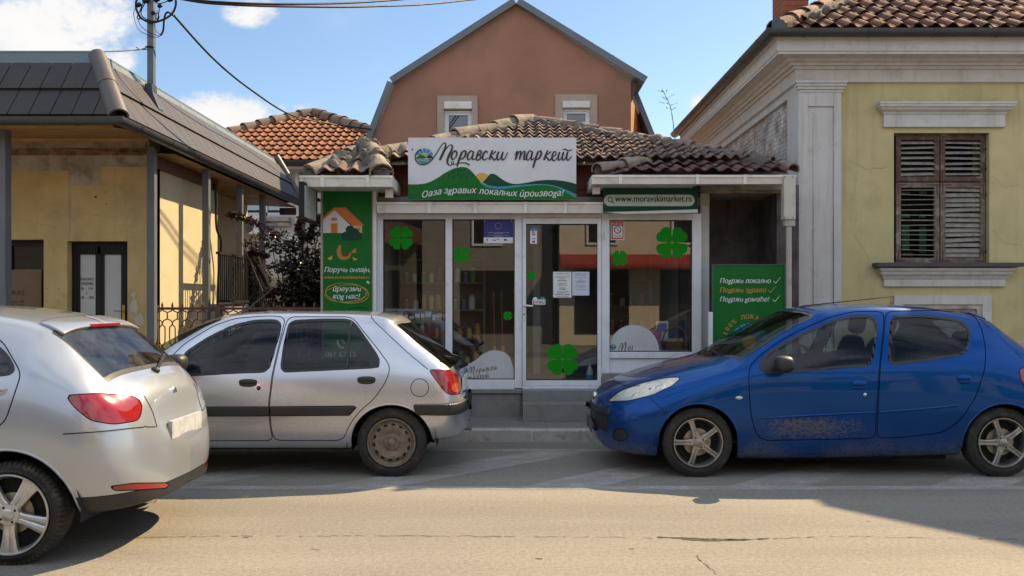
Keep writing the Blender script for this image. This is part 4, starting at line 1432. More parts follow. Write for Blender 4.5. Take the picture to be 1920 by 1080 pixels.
# ------------------------------------------------------------------ signs
DM = 10.14
def MS(cx, cy): return (PX(755 + cx / 5.647, DM), PZ(250 + cy / 5.647, DM))
sg = thing('shop_sign', 'wide white shop sign with handwritten lettering over green hills and a yellow sun', 'sign', (PX(923, DM), DM, PZ(376, DM)))
mb = MB(); a, b = MS(58, 45), MS(1838, 700); mb.box(a[0], b[0], DM + .002, DM + .035, b[1], a[1]); sp_('panel', mb, M_white, sg)
e = .0012
mb = MB()
hill = [(58, 540), (160, 540), (260, 525), (360, 478), (440, 425), (520, 382), (570, 364), (630, 356), (680, 364), (720, 392), (760, 435), (800, 485), (850, 545)]
def mspoly(mb, pts, k): return pl(mb, [MS(*p) for p in pts], DM - e * k)
mspoly(mb, [(p[0], p[1]) for p in crom([(845, 520), (880, 485), (920, 437), (950, 428), (985, 438), (1060, 490), (1130, 525), (1200, 536), (1300, 525), (1420, 502), (1540, 493), (1660, 498), (1780, 520), (1838, 538)], 5)] + [(1838, 650), (1500, 600), (1000, 600)], 1)
sp_('dark_hills', mb, M_green2, sg)
mb = MB(); pts = [MS(840 + 92 * math.cos(k * math.pi / 20), 510 - 92 * math.sin(k * math.pi / 20)) for k in range(21)]; pl(mb, pts, DM - e * .6); sp_('sun_disc', mb, M_yellow, sg)
mb = MB()
mspoly(mb, crom(hill, 5) + [(850, 545), (930, 575), (1060, 580), (1200, 562), (1400, 545), (1520, 545), (1620, 565), (1720, 605), (1838, 660), (1838, 700), (58, 700)], 2)
sp_('green_hills', mb, M_green, sg)
mb = MB()
riv = crom([(815, 512), (870, 550), (960, 572), (1060, 576), (1200, 560), (1400, 545), (1520, 546), (1620, 565), (1720, 607), (1838, 668)], 6)
stroke(mb, [MS(*p) for p in riv[::3]], [MS(w, 0)[0] - MS(0, 0)[0] for w in np.interp(np.linspace(0, 1, len(riv[::3])), [0, .15, .4, .6, .8, 1], [4, 26, 26, 12, 14, 40])], DM - e * 3, n=3)
sp_('river', mb, M_teal, sg)
mb = MB()
for (x, y) in ((490, 445), (535, 412), (543, 458), (585, 388), (588, 432), (620, 395), (617, 458), (655, 388), (648, 432), (682, 460), (700, 420), (735, 450)):
    pl(mb, [MS(x + 11 * math.cos(k * .63) * .9 - 9 * math.sin(k * .63) * .45, y + 17 * math.sin(k * .63)) for k in range(10)], DM - e * 3)
sp_('hill_specks', mb, M_green2, sg)
mb = MB()
for (x, y) in ((925, 470), (945, 455), (965, 465), (985, 478), (920, 495), (945, 485), (968, 492), (1000, 495), (1020, 508), (905, 512), (935, 510), (975, 512)):
    pl(mb, [MS(x + 5 * math.cos(k * .785) - 4 * math.sin(k * .785), y + 10 * math.sin(k * .785)) for k in range(8)], DM - e * 1.6)
sp_('leaf_specks', mb, M_green, sg)
# lettering along the hills
mb = MB()
for word, xa_, xb_, ya_, yb_ in (('Оаза', 207, 412, 684, 643), ('здравих', 440, 782, 637, 634), ('локалних', 805, 1215, 641, 668), ('ӣроизвода!', 1240, 1706, 673, 661)):
    word = word.replace('д', 'g')
    (x0, z0), (x1, z1) = MS(xa_, ya_), MS(xb_, yb_)
    put_text(mb, word, x0, x1, z0, DM - e * 4, h=MS(0, 0)[1] - MS(0, 66)[1], shear=.22, bold=.014, warp=lambda s, d=z1 - z0: d * s)
sp_('slogan', mb, M_letter, sg)
# handwritten name
mb = MB(); U = MS(1, 0)[0] - MS(0, 0)[0]
def wr(pts, w): stroke(mb, [MS(*p) for p in pts], [q * U * 1.22 for q in (w if isinstance(w, list) else [w] * len(pts))], DM - e * 4, n=7)
wr([(192, 172), (160, 192), (135, 230), (137, 280), (165, 318), (205, 332), (255, 322), (305, 285), (350, 225), (400, 145), (432, 106), (455, 110), (452, 150), (425, 215), (392, 284)], [14, 11, 9, 9, 9, 10, 9, 9, 9, 8, 8, 10, 16, 20, 17])
wr([(392, 284), (430, 205), (475, 145), (510, 122), (527, 138), (515, 185), (490, 235), (474, 290), (480, 325), (503, 340), (530, 328), (540, 308), (528, 296), (516, 306), (522, 324), (560, 326), (620, 313), (670, 316), (708, 338)], [8, 8, 8, 8, 13, 18, 19, 18, 13, 8, 7, 7, 6, 6, 6, 7, 8, 11, 13])
wr([(562, 190), (535, 200), (518, 240), (522, 272), (545, 270), (570, 235), (572, 200), (555, 184), (540, 190)], [9, 12, 17, 14, 9, 13, 14, 9, 7])
wr([(632, 192), (612, 240), (590, 300), (576, 352)], [14, 18, 17, 13])
wr([(612, 235), (640, 192), (665, 188), (668, 215), (650, 255), (620, 274), (604, 262)], [7, 10, 14, 17, 14, 9, 7])
wr([(748, 200), (722, 186), (692, 225), (686, 268), (704, 280), (732, 245), (752, 195), (738, 250), (742, 278), (768, 268)], [12, 10, 16, 15, 9, 8, 12, 16, 11, 7])
wr([(776, 282), (790, 230), (808, 186), (830, 190), (826, 215), (800, 230), (822, 236), (824, 262), (800, 284), (776, 280)], [13, 17, 11, 13, 13, 8, 11, 14, 10, 8])
wr([(898, 208), (885, 188), (856, 215), (846, 262), (866, 282), (902, 258)], [13, 11, 17, 16, 10, 7])
wr([(952, 178), (932, 235), (916, 282)], [13, 18, 14]); wr([(988, 190), (960, 215), (938, 232), (952, 262), (972, 281), (1000, 255)], [13, 9, 7, 14, 13, 7])
wr([(1018, 192), (1000, 245), (1008, 281), (1034, 262), (1062, 195), (1048, 250), (1056, 281), (1084, 262), (1112, 200)], [13, 17, 12, 8, 13, 17, 12, 9, 7])
wr([(1186, 235), (1205, 200), (1218, 194), (1208, 235), (1192, 282)], [7, 9, 13, 17, 14]); wr([(1205, 245), (1232, 200), (1252, 192), (1250, 225), (1236, 280)], [7, 9, 12, 17, 14]); wr([(1246, 245), (1275, 200), (1294, 192), (1288, 235), (1282, 275), (1302, 272), (1318, 250)], [7, 9, 12, 17, 13, 8, 6])
wr([(1372, 200), (1346, 186), (1318, 225), (1312, 268), (1328, 284), (1356, 250), (1376, 196), (1362, 250), (1364, 282), (1392, 262)], [12, 10, 16, 15, 9, 8, 12, 16, 11, 7])
wr([(1434, 190), (1412, 255), (1392, 320), (1380, 366)], [14, 18, 17, 13]); wr([(1412, 240), (1440, 196), (1462, 190), (1466, 220), (1446, 262), (1418, 278), (1404, 264)], [7, 10, 14, 17, 14, 9, 7])
wr([(1536, 180), (1512, 240), (1494, 286)], [13, 18, 14]); wr([(1572, 192), (1542, 218), (1518, 236), (1534, 266), (1554, 285), (1580, 258)], [13, 9, 7, 14, 13, 7])
wr([(1590, 250), (1618, 228), (1622, 200), (1602, 196), (1584, 235), (1584, 275), (1606, 288), (1640, 258)], [8, 9, 10, 10, 16, 15, 10, 7])
wr([(1664, 196), (1646, 250), (1654, 284), (1680, 260), (1704, 198), (1690, 250), (1698, 284), (1724, 260), (1748, 198), (1734, 250), (1744, 284), (1768, 270), (1790, 240)], [13, 17, 12, 8, 13, 17, 12, 8, 13, 17, 12, 9, 7])
wr([(1692, 178), (1718, 168), (1756, 184), (1796, 174)], [6, 10, 11, 6])
sp_('lettering', mb, M_script, sg)
# round emblem
def emblem(fr_, par, yy, k=1.0, ring=True):
    """fr_(u, v): unit disc to (X, Z)"""
    def P(pts, m, nm, q):
        mb = MB(); pl(mb, [fr_(*p) for p in pts], yy - q * e); sp_(nm, mb, m, par)
    mb = MB()
    for k_ in range(5):
        a0, a1 = R(8 + 34 * k_), R(36 + 34 * k_)
        pts = [(.40 * math.cos(a0), .05 + .40 * math.sin(a0))] + [(.97 * math.cos(a0 + (a1 - a0) * i / 6), .97 * math.sin(a0 + (a1 - a0) * i / 6)) for i in range(7)] + [(.40 * math.cos(a1), .05 + .40 * math.sin(a1))]
        pl(mb, [fr_(*p) for p in pts], yy)
    sp_('emblem_rays', mb, M_skyblue, par)
    P([(.28 * math.cos(a), .14 + .24 * math.sin(a)) for a in np.linspace(0, 2 * math.pi, 20)[:-1]], M_yellow, 'emblem_sun', 1)
    P([(-.93, -.12), (-.55, .12), (-.30, .2), (0, .0), (.25, -.18), (-.2, -.30), (-.6, -.26), (-.96, -.28)], M_green, 'emblem_hill', 1.5)
    P([(.2, -.06), (.5, .18), (.75, .08), (.95, -.1), (.93, -.25), (.5, -.26), (.3, -.16)], M_green2, 'emblem_dark_hill', 1.5)
    P([(-.94, -.34), (-.4, -.36), (.2, -.36), (.5, -.30), (.88, -.34), (.75, -.52), (.1, -.50), (-.4, -.46), (-.88, -.44)], M_teal, 'emblem_water', 1)
    P([(-.84, -.52), (-.3, -.54), (.2, -.60), (.68, -.62), (.45, -.84), (0, -.93), (-.45, -.84), (-.72, -.66)], M_teal, 'emblem_water', 1)
emblem(lambda u_, v_: MS(232 + 95 * u_, 244 - 88 * v_), sg, DM - e)
nl = MB()
for p in ((103, 170), (298, 692), (768, 690), (1298, 695), (90, 688), (1760, 690)): q = MS(*p); nl.lathe([(0, -.010), (.008, -.008), (.010, 0)], (q[0], DM + .002, q[1]), n=10)
sp_('screw', nl, M_darkmetal, sg, split=True)

# green banner on the left
DB = 10.262
def LB(cx, cy): return (PX(595 + cx / 4.15, DB), PZ(340 + cy / 4.15, DB))
bn = thing('banner', 'tall green banner with a little house, a hen and online ordering text', 'banner', (PX(650, DB), DB, .3))
mb = MB(); a, b = LB(44, 68), LB(424, 1500); mb.box(a[0], b[0], DB + .001, DB + .010, .32, a[1]); sp_('panel', mb, M_green, bn)
def bp(nm, m, pts, k=1): mb = MB(); pl(mb, [LB(*p) for p in pts], DB - e * k); return sp_(nm, mb, m, bn)
bp('house_wall', M_white, [(45, 300), (134, 224), (262, 345), (262, 402), (45, 402)])
bp('house_side', mat('sign_cream', (.55, .42, .26), .5, var=.05), [(262, 345), (348, 345), (348, 402), (262, 402)])
bp('house_roof', M_orange, [(45, 280), (128, 204), (218, 203), (366, 343), (275, 345), (134, 225), (45, 300)], 2)
bp('house_window', M_orange, [(110, 283), (154, 283), (154, 306), (110, 306)], 2); bp('house_window', M_orange, [(290, 362), (306, 362), (306, 386), (290, 386)], 2); bp('house_window', M_orange, [(316, 362), (334, 362), (334, 386), (316, 386)], 2)
bp('door_surround', M_yellow, [(104, 323), (160, 323), (160, 402), (104, 402)], 2); bp('house_door', M_orange, [(112, 332), (152, 332), (152, 402), (112, 402)], 3)
mb = MB()
for (x, y, r_) in ((222, 425, 33), (255, 378, 34), (293, 400, 34), (318, 425, 32), (270, 430, 30)):
    q = LB(x, y); disc(mb, q[0], q[1], r_ * (LB(1, 0)[0] - LB(0, 0)[0]), DB - e * (3 + .1 * x / 100))
pl(mb, [LB(205, 425), LB(335, 425), LB(330, 457), (LB(212, 457))], DB - e * 3.5)
sp_('bush_picture', mb, M_green2, bn)
bp('hen_body', mat('hen_ochre', (.42, .20, .03), .5, var=.05), crom([(152, 530), (165, 515), (185, 520), (190, 556), (245, 558), (265, 560), (250, 595), (215, 612), (180, 605), (155, 575)], 4, True), 2)
bp('hen_wing', mat('hen_brown', (.10, .035, .015), .5, var=.05), [(183, 557), (250, 557), (242, 578), (217, 588), (193, 578)], 3)
bp('hen_tail', M_orange, [(264, 550), (285, 528), (303, 523), (302, 556), (275, 558)], 2); bp('hen_comb', M_orange, [(158, 520), (165, 502), (182, 494), (187, 515), (175, 520)], 3)
bp('chick', M_yellow, crom([(80, 597), (98, 592), (112, 577), (117, 600), (103, 612), (88, 608)], 3, True), 2); bp('chick', M_yellow, crom([(310, 602), (290, 600), (278, 585), (278, 605), (290, 616), (303, 612)], 3, True), 2)
mb = MB(); V = LB(1, 0)[0] - LB(0, 0)[0]
stroke(mb, [LB(93, 230), LB(93, 180), LB(92, 118)], 4 * V, DB - e); stroke(mb, [LB(93, 178), LB(112, 148)], 4 * V, DB - e); stroke(mb, [LB(93, 178), LB(70, 140)], 4 * V, DB - e); stroke(mb, [LB(93, 205), LB(118, 185)], 4 * V, DB - e); stroke(mb, [LB(93, 205), LB(66, 182)], 4 * V, DB - e)
stroke(mb, [LB(88 + 46 * math.cos(a), 155 + 62 * math.sin(a)) for a in np.linspace(.9, 3.9, 12)], 3 * V, DB - e)
stroke(mb, [LB(320 + 75 * math.cos(a), 1010 + 30 * math.sin(a)) for a in np.linspace(0, 6.28, 24)[:-1]], 7 * V, DB - e, closed=True)
sp_('tree_drawing', mb, M_green2, bn)
mb = MB(); hh = lambda k: LB(0, 0)[1] - LB(0, k)[1]
put_text(mb, 'Поручи онлајн,', LB(56, 0)[0], LB(410, 0)[0], LB(0, 706)[1], DB - e, h=hh(38), shear=.22, bold=.02)
put_text(mb, 'ӣреузми', LB(122, 0)[0], LB(340, 0)[0], LB(0, 856)[1], DB - e, h=hh(40), shear=.22, bold=.03)
put_text(mb, 'коg нас!', LB(120, 0)[0], LB(332, 0)[0], LB(0, 914)[1], DB - e, h=hh(40), shear=.22, bold=.03)
pl(mb, [LB(382, 772), LB(410, 782), LB(400, 786), LB(408, 797), LB(402, 800), LB(394, 789), LB(388, 796)], DB - e)
dn = 1365
put_text(mb, '061 67 15 941', LB(64, 0)[0], LB(396, 0)[0], LB(0, dn)[1], DB - e, h=hh(40), bold=.02)
for k in range(3): stroke(mb, [LB(180 + (18 + k * 7) * math.cos(a), 1262 - (18 + k * 7) * math.sin(a)) for a in np.linspace(-.1, 1.5, 6)], 4 * V, DB - e) if k else None
stroke(mb, [LB(160, 1235), LB(160, 1262), LB(180, 1290), (LB(205, 1295))], 14 * V, DB - e)
sp_('lettering', mb, M_letter, bn)
mb = MB(); put_text(mb, 'www.moravskimarket.rs', LB(54, 0)[0], LB(405, 0)[0], LB(0, 757)[1], DB - e, h=hh(24), bold=.012)
for (cx, cy, rx, ry, ro) in ((222, 868, 158, 76, .03), (225, 872, 166, 66, -.05), (232, 870, 168, 78, .06)):
    stroke(mb, [LB(cx + rx * math.cos(a) + ry * ro * math.sin(a), cy + ry * math.sin(a) + rx * ro * math.cos(a)) for a in np.linspace(0, 6.28, 30)[:-1]], 3.5 * V, DB - e * 2, n=3, closed=True)
sp_('web_address', mb, M_yellow, bn)

# web address board
DU = 10.18
def UB(cx, cy): return (PX(1080 + cx / 4.364, DU), PZ(200 + cy / 4.364, DU))
us = thing('web_address_sign', 'dark green board with the web address in a pale search bar', 'sign', (PX(1219, DU), DU, PZ(392, DU)))
mb = MB(); a, b = UB(218, 636), UB(998, 838); mb.prism([(a[0] + .015, b[1] - .03), (b[0], b[1]), (b[0], a[1]), (a[0], a[1])], DU + .002, DU + .02); sp_('panel', mb, M_green2, us)
mb = MB(); mb.prism([UB(222, 862), UB(400, 876), UB(998, 866), UB(998, 838), UB(600, 852)], DU + .012, DU + .03); sp_('backing_sheet', mb, M_pvc, us)
mb = MB(); rr_ = 47
pts = [UB(274 + rr_ * math.cos(t_), 767 + rr_ * math.sin(t_)) for t_ in np.linspace(math.pi / 2, 1.5 * math.pi, 12)] + [UB(924 + rr_ * math.cos(t_), 767 + rr_ * math.sin(t_)) for t_ in np.linspace(-math.pi / 2, math.pi / 2, 12)]
pl(mb, pts, DU - e); sp_('search_bar', mb, mat('pale_green', (.46, .58, .50), .5, var=.05), us)
mb = MB(); put_text(mb, 'www.moravskimarket.rs', UB(320, 0)[0], UB(944, 0)[0], UB(0, 777)[1], DU - e * 2, h=UB(0, 0)[1] - UB(0, 52)[1], bold=.022)
V2 = UB(1, 0)[0] - UB(0, 0)[0]
stroke(mb, [UB(280 + 18 * math.cos(t_), 760 + 18 * math.sin(t_)) for t_ in np.linspace(0, 6.28, 18)[:-1]], 6 * V2, DU - e * 2, n=3, closed=True); stroke(mb, [UB(292, 774), UB(308, 790)], 8 * V2, DU - e * 2)
sp_('lettering', mb, M_green2, us)

# green board on the right
DR = 9.92
def RB(cx, cy): return (PX(1120 + cx / 3.375, DR), PZ(380 + cy / 3.375, DR))
rb_ = thing('banner', 'green board with three ticked lines of text standing before the dark passage', 'banner', (PX(1404, DR), DR, .15))
mb = MB(); a, b = RB(735, 396), RB(1184, 1400); mb.box(a[0], b[0], DR + .002, DR + .03, .35, a[1]); sp_('panel', mb, M_green, rb_)
mb = MB(); frame_xz(mb, a[0] - .012, b[0] + .012, .30, a[1] + .012, .014, DR - .004, DR + .04); mb.box(a[0] + .05, a[0] + .09, DR + .0, DR + .04, .15, .30); mb.box(b[0] - .09, b[0] - .05, DR + .0, DR + .04, .15, .30); sp_('frame', mb, mat('frame_green', (.03, .10, .05), .4), rb_)
hh = lambda k: RB(0, 0)[1] - RB(0, k)[1]; V3 = RB(1, 0)[0] - RB(0, 0)[0]
mb = MB()
put_text(mb, 'Поgржи локално', RB(776, 0)[0], RB(1098, 0)[0], RB(0, 509)[1], DR - e, h=hh(30), shear=.22, bold=.02)
put_text(mb, 'Поgржи gомаће!', RB(776, 0)[0], RB(1088, 0)[0], RB(0, 626)[1], DR - e, h=hh(30), shear=.22, bold=.02)
for (x, y) in ((1115, 495), (1110, 612)): stroke(mb, [RB(x, y), RB(x + 14, y + 15)], 4 * V3, DR - e, n=2); stroke(mb, [RB(x + 14, y + 15), RB(x + 44, y - 24)], [4 * V3, 2.5 * V3], DR - e, n=2)
sp_('lettering', mb, M_letter, rb_)
mb = MB(); put_text(mb, 'Поgржи зgраво', RB(776, 0)[0], RB(1068, 0)[0], RB(0, 567)[1], DR - e, h=hh(30), shear=.22, bold=.02)
x, y = 1082, 554; stroke(mb, [RB(x, y), RB(x + 14, y + 15)], 4 * V3, DR - e, n=2); stroke(mb, [RB(x + 14, y + 15), RB(x + 44, y - 24)], [4 * V3, 2.5 * V3], DR - e, n=2)
word = '100% ЛОКАЛНО'; cx0, cy0, rad = 960, 880, 145
for i, ch in enumerate(word):
    if ch == ' ': continue
    th = math.pi - .24 - (i + .5) * .195
    c_, s_n = math.cos(th), math.sin(th)
    def fr_(p, c_=c_, s_n=s_n):
        # p is in letter units (x along the arc, z outward)
        return (RB(cx0 + rad * c_, 0)[0] + p[0] * s_n + p[2] * c_, p[1], RB(0, cy0 - rad * s_n)[1] - p[0] * c_ + p[2] * s_n)
    w_ = {'1': 6, '0': 17, '%': 26, 'Л': 24, 'О': 24}.get(ch, 21) * V3
    put_text(mb, ch, -w_ / 2, w_ / 2, 0, DR - e, h=28 * V3, bold=.02, frame=fr_)
sp_('ochre_lettering', mb, mat('sign_ochre', (.50, .28, .06), .5, var=.05), rb_)
mb = MB()
for k_ in range(7):
    a0, a1 = R(6 + 24 * k_), R(25 + 24 * k_)
    pl(mb, [RB(cx0, cy0 - 6)] + [RB(cx0 + 118 * math.cos(t_), cy0 - 118 * math.sin(t_)) for t_ in np.linspace(a0, a1, 6)], DR - e)
sp_('emblem_rays', mb, M_skyblue, rb_)
mb = MB(); q = RB(cx0, cy0); disc(mb, q[0], q[1], 45 * V3, DR - e * 2); sp_('emblem_sun', mb, M_yellow, rb_)
ps = MB(); ps.box(PX(1328, 9.8), PX(1336, 9.8), 9.78, 9.83, .15, PZ(585, 9.8)); o = ps.build('post', M_pvc, bevel=.006); tag(o, 'short white post standing beside the green ticked board', 'post')

# projecting sign at the left end
pj = thing('projecting_sign', 'pale double-sided board in a black frame sticking out beside the green banner', 'sign', (PX(585, 9.95), 9.95, 2.4))
ya, yb_ = 9.62, 10.28; xp = PX(565, ya)
zt_, zb_ = PZ(340, ya), PZ(411, ya)
mb = MB(); mb.box(xp - .02, xp + .02, ya + .025, yb_ - .025, zb_ + .025, zt_ - .025); sp_('panel', mb, mat('sign_pale_green', (.46, .50, .47), .45, var=.1, stain=((.3, .33, .31), .5, 6)), pj)
mb = MB()
for (y0, y1, z0, z1) in ((ya, yb_, zb_, zb_ + .03), (ya, yb_, zt_ - .03, zt_), (ya, ya + .025, zb_ + .025, zt_ - .025), (yb_ - .025, yb_, zb_ + .025, zt_ - .025)): mb.box(xp - .028, xp + .028, y0, y1, z0, z1)
mb.box(xp - .015, xp + .015, yb_, 10.5, zt_ - .12, zt_ - .09); mb.box(xp - .015, xp + .015, yb_, 10.5, zb_ + .09, zb_ + .12)
sp_('frame', mb, M_black, pj)
mb = MB()
zc = zb_ + (zt_ - zb_) * .36; yc = (ya + yb_) / 2 - .04; mb.box(xp + .0201, xp + .0215, yc - .13, yc + .13, zc, zc + .007)
sp_('ruled_line', mb, mat('faded_ink', (.30, .34, .32), .6), pj)
# ------------------------------------------------------------------ stickers and notices on the glass
def clover(px, py, r, label, y=DS + .036):
    """four heart-shaped leaves, r = half size in photo pixels at the shop front"""
    cx, cz, s = PX(px, y), PZ(py, y), r * y / 1680
    mb = MB()
    for k in range(4):
        a = math.pi / 4 + k * math.pi / 2
        pts = []
        heart = crom([(.04, .04), (.05, .60), (.12, .92), (.36, 1.0), (.60, .93), (.70, .80), (.70, .70), (.80, .70), (.93, .60), (1.0, .36), (.92, .12), (.60, .05)], 4, True)
        for (u_, v_) in heart:
            if k == 0: q = (u_, v_)
            elif k == 1: q = (-v_, u_)
            elif k == 2: q = (-u_, -v_)
            else: q = (v_, -u_)
            pts.append((cx + q[0] * s, y, cz + q[1] * s))
        n = len(pts)
        mb.add(pts + [(p[0], p[1] + .002, p[2]) for p in pts], [tuple(range(n)), tuple(range(2 * n - 1, n - 1, -1))] + [(i, i + n, (i + 1) % n + n, (i + 1) % n) for i in range(n)])
    o = mb.build('clover_sticker', M_clover)
    return tag(o, label, 'sticker', 'four-leaf clover stickers on the shop glass')


clover(752, 446, 22, 'green clover sticker in the shop window over the silver car roof')
clover(866, 478, 15, 'medium green clover sticker near the blue star poster')
clover(952, 592, 8, 'tiny green clover sticker in front of the brooms')
clover(996, 516, 8, 'tiny green clover sticker on the door pane above the handle', DS + .012)
clover(1055, 674, 29, 'big green clover sticker low on the door pane below the notices', DS + .012)
clover(1162, 484, 14, 'small green clover sticker under the red warning notice')
clover(1260, 455, 29, 'big green clover sticker in the window above the basket')


def card(name, label, cat, x0, x1, y0, y1, D, m, th=.003):
    t_ = thing(name, label, cat, (PX((x0 + x1) / 2, D), D, PZ(y1, D)))
    mb = MB(); mb.box(PX(x0, D), PX(x1, D), D, D + th, PZ(y1, D), PZ(y0, D)); mb.build('sheet', m, t_)
    return t_


def rows(t_, D, lines, m=None, k=1):
    """lines: (text, x0, x1, baseline, capital height) in photo pixels"""
    mb = MB()
    for (s, a, b, yb, h) in lines: put_text(mb, s, PX(a, D), PX(b, D), PZ(yb, D), D - .0012 * k, h=h * D / 1680, bold=.01)
    return mb.build('lettering', m or M_ink, t_)


D1 = DS + .032
ps_ = card('poster', 'dark blue poster with a ring of yellow stars at the top of the second window', 'poster', 907, 962, 412, 456, D1, M_paper)
mb = MB(); mb.box(PX(907, D1), PX(962, D1), D1 - .0015, D1 + .001, PZ(445, D1), PZ(412, D1)); mb.build('blue_field', M_euroblue, ps_)
mb = MB()
for k in range(12):
    a = k * math.pi / 6; x, y = 934.5 + 6 * math.cos(a), 424 + 6 * math.sin(a)
    pl(mb, [(PX(x + (1.0 if i % 2 == 0 else .42) * math.sin(i * math.pi / 5), D1), PZ(y - (1.0 if i % 2 == 0 else .42) * math.cos(i * math.pi / 5), D1)) for i in range(10)], D1 - .0027)
mb.build('star_ring', M_yellow, ps_)
mb = MB(); frame_xz(mb, PX(921, D1), PX(948, D1), PZ(433, D1), PZ(415.5, D1), .0012, D1 - .0025, D1 - .0016); mb.build('flag_outline', mat('poster_pale_blue', (.09, .10, .35), .5), ps_)
rows(ps_, D1, [('Пројекат финансира Европска унија', 915, 954, 436.6, 1.3), ('Европска унија', 926, 943, 438.6, 1.3), ('This project is funded by the European', 915, 954, 441.6, 1.3), ('Union', 927, 942, 443.8, 1.3)], M_letter, 2)
mb = MB(); mb.box(PX(912.5, D1), PX(914.5, D1), D1 - .001, D1, PZ(452, D1), PZ(447, D1)); mb.build('crest', mat('crest_red', (.35, .05, .04), .5), ps_)
mb = MB(); mb.box(PX(945, D1), PX(950, D1), D1 - .001, D1, PZ(451.5, D1), PZ(448, D1)); mb.box(PX(924, D1), PX(930, D1), D1 - .001, D1, PZ(451, D1), PZ(449.5, D1)); mb.box(PX(931, D1), PX(936, D1), D1 - .001, D1, PZ(449.5, D1), PZ(448.5, D1)); mb.build('blue_logo', M_euroblue, ps_)
mb = MB(); mb.box(PX(951, D1), PX(956, D1), D1 - .001, D1, PZ(451.5, D1), PZ(450.2, D1)); mb.build('yellow_logo', M_yellow, ps_)
nl = MB()
for (x, y) in ((909, 414.5), (959.5, 414.5), (909.5, 453.5), (959.5, 453.5)): nl.lathe([(0, -.006), (.006, -.005), (.007, 0)], (PX(x, D1), D1, PZ(y, D1)), n=10)
nl.build('pin', mat('pin_brass', (.5, .42, .25), .35, metal=.8), ps_, split=True)

D2 = DS + .010
cs = card('card_sticker', 'small white strip of payment logos with a blue top on the door pane', 'sticker', 994, 1007, 427, 457, D2, M_paper, .002)
mb = MB(); mb.box(PX(994, D2), PX(1007, D2), D2 - .0012, D2, PZ(432.5, D2), PZ(427, D2)); mb.build('blue_top', M_skyblue, cs)
for (x, y, m) in ((999, 435, M_red), (1002, 435, M_yellow), (999, 439.5, M_red), (1002, 439.5, M_skyblue)):
    mb = MB(); disc(mb, PX(x, D2), PZ(y, D2), 1.7 * D2 / 1680, D2 - .0012 - (x - 999) * .0002); mb.build('round_logo', m, cs)
mb = MB(); mb.box(PX(998, D2), PX(1003.5, D2), D2 - .0012, D2, PZ(448.5, D2), PZ(447, D2)); mb.box(PX(998.5, D2), PX(1003, D2), D2 - .0012, D2, PZ(455, D2), PZ(451.5, D2)); mb.build('bar_logo', M_euroblue, cs)

wh = card('notice', 'white printed sheet with a green edge on the shop door', 'notice', 1037, 1071.5, 509.5, 558, D2, M_paper, .002)
mb = MB(); frame_xz(mb, PX(1036.6, D2), PX(1072, D2), PZ(558.5, D2), PZ(509, D2), .005, D2 - .001, D2 + .003); mb.build('edge', mat('sleeve_green', (.16, .28, .22), .4), wh)
rows(wh, D2, [('Поштовани купци', 1042, 1067, 514, 1.8), ('обавештавамо вас да је', 1041, 1068, 519.5, 1.6), ('од данас', 1048, 1060, 522.5, 1.6), ('РАДНО ВРЕМЕ', 1046, 1062, 527, 2.2), ('Радним данима', 1047, 1062, 532, 1.8), ('од 08 до 20 ч', 1046, 1064, 535.5, 2), ('Викендом', 1049, 1060, 540.5, 1.8), ('НЕ РАДИМО', 1048, 1061, 543.5, 2), ('можете поручити на сајту', 1044, 1066, 547.5, 1.4), ('www.moravskimarket.rs', 1045, 1063, 549.5, 1.4), ('Ваш Моравски маркет', 1041, 1068, 553, 2), ('Хвала на поверењу', 1044, 1066, 556.5, 1.4)])
pn = card('notice', 'plain pale blue sheet of small print on the shop door', 'notice', 1073, 1105, 509.5, 554, D2, mat('pale_blue_paper', (.56, .62, .74), .7, var=.04), .002)
rows(pn, D2, [('Обавештење о обради', 1077, 1101, 514, 1.4), ('података о личности', 1079, 1099, 516.5, 1.4), ('у складу са законом о заштити', 1077, 1101, 521, 1.3), ('купца', 1085, 1093, 525.5, 1.3), ('рекламације се примају у', 1078, 1100, 528, 1.3), ('продајном објекту', 1080, 1098, 530.5, 1.3), ('сваког радног дана', 1079, 1098, 535.5, 1.3), ('од осам до двадесет', 1078, 1099, 538.5, 1.3), ('потпис одговорног лица', 1079, 1099, 543, 1.3)], mat('grey_ink', (.16, .17, .2), .7))

pz = card('notice', 'red and white warning notice in the corner of the window with the basket', 'notice', 1145, 1170.5, 413.5, 450, DS + .032, M_paper)
Dp = DS + .032
mb = MB(); mb.box(PX(1146.5, Dp), PX(1169, Dp), Dp - .0012, Dp, PZ(448.5, Dp), PZ(415.5, Dp)); mb.build('red_field', M_red, pz)
mb = MB(); mb.box(PX(1149, Dp), PX(1167, Dp), Dp - .0024, Dp - .0013, PZ(446, Dp), PZ(423.5, Dp)); mb.build('white_field', M_paper, pz)
rows(pz, Dp, [('PAŽNJA', 1148, 1168, 421.5, 3.6)], M_letter, 2)
mb = MB(); stroke(mb, [(PX(1158 + 6.2 * math.cos(a), Dp), PZ(431 + 6.2 * math.sin(a), Dp)) for a in np.linspace(0, 6.28, 24)[:-1]], 1.5 * Dp / 1680, Dp - .0036, n=2, closed=True)
stroke(mb, [(PX(1154, Dp), PZ(429, Dp)), (PX(1158, Dp), PZ(429, Dp)), (PX(1159, Dp), PZ(433, Dp)), (PX(1163, Dp), PZ(433, Dp))], 1.2 * Dp / 1680, Dp - .0036, n=2)
mb.build('camera_symbol', M_ink, pz)
rows(pz, Dp, [('OBJEKAT JE POD', 1150, 1166, 441.5, 1.6), ('VIDEO NADZOROM', 1151, 1165, 444.5, 1.6)], M_ink, 3)

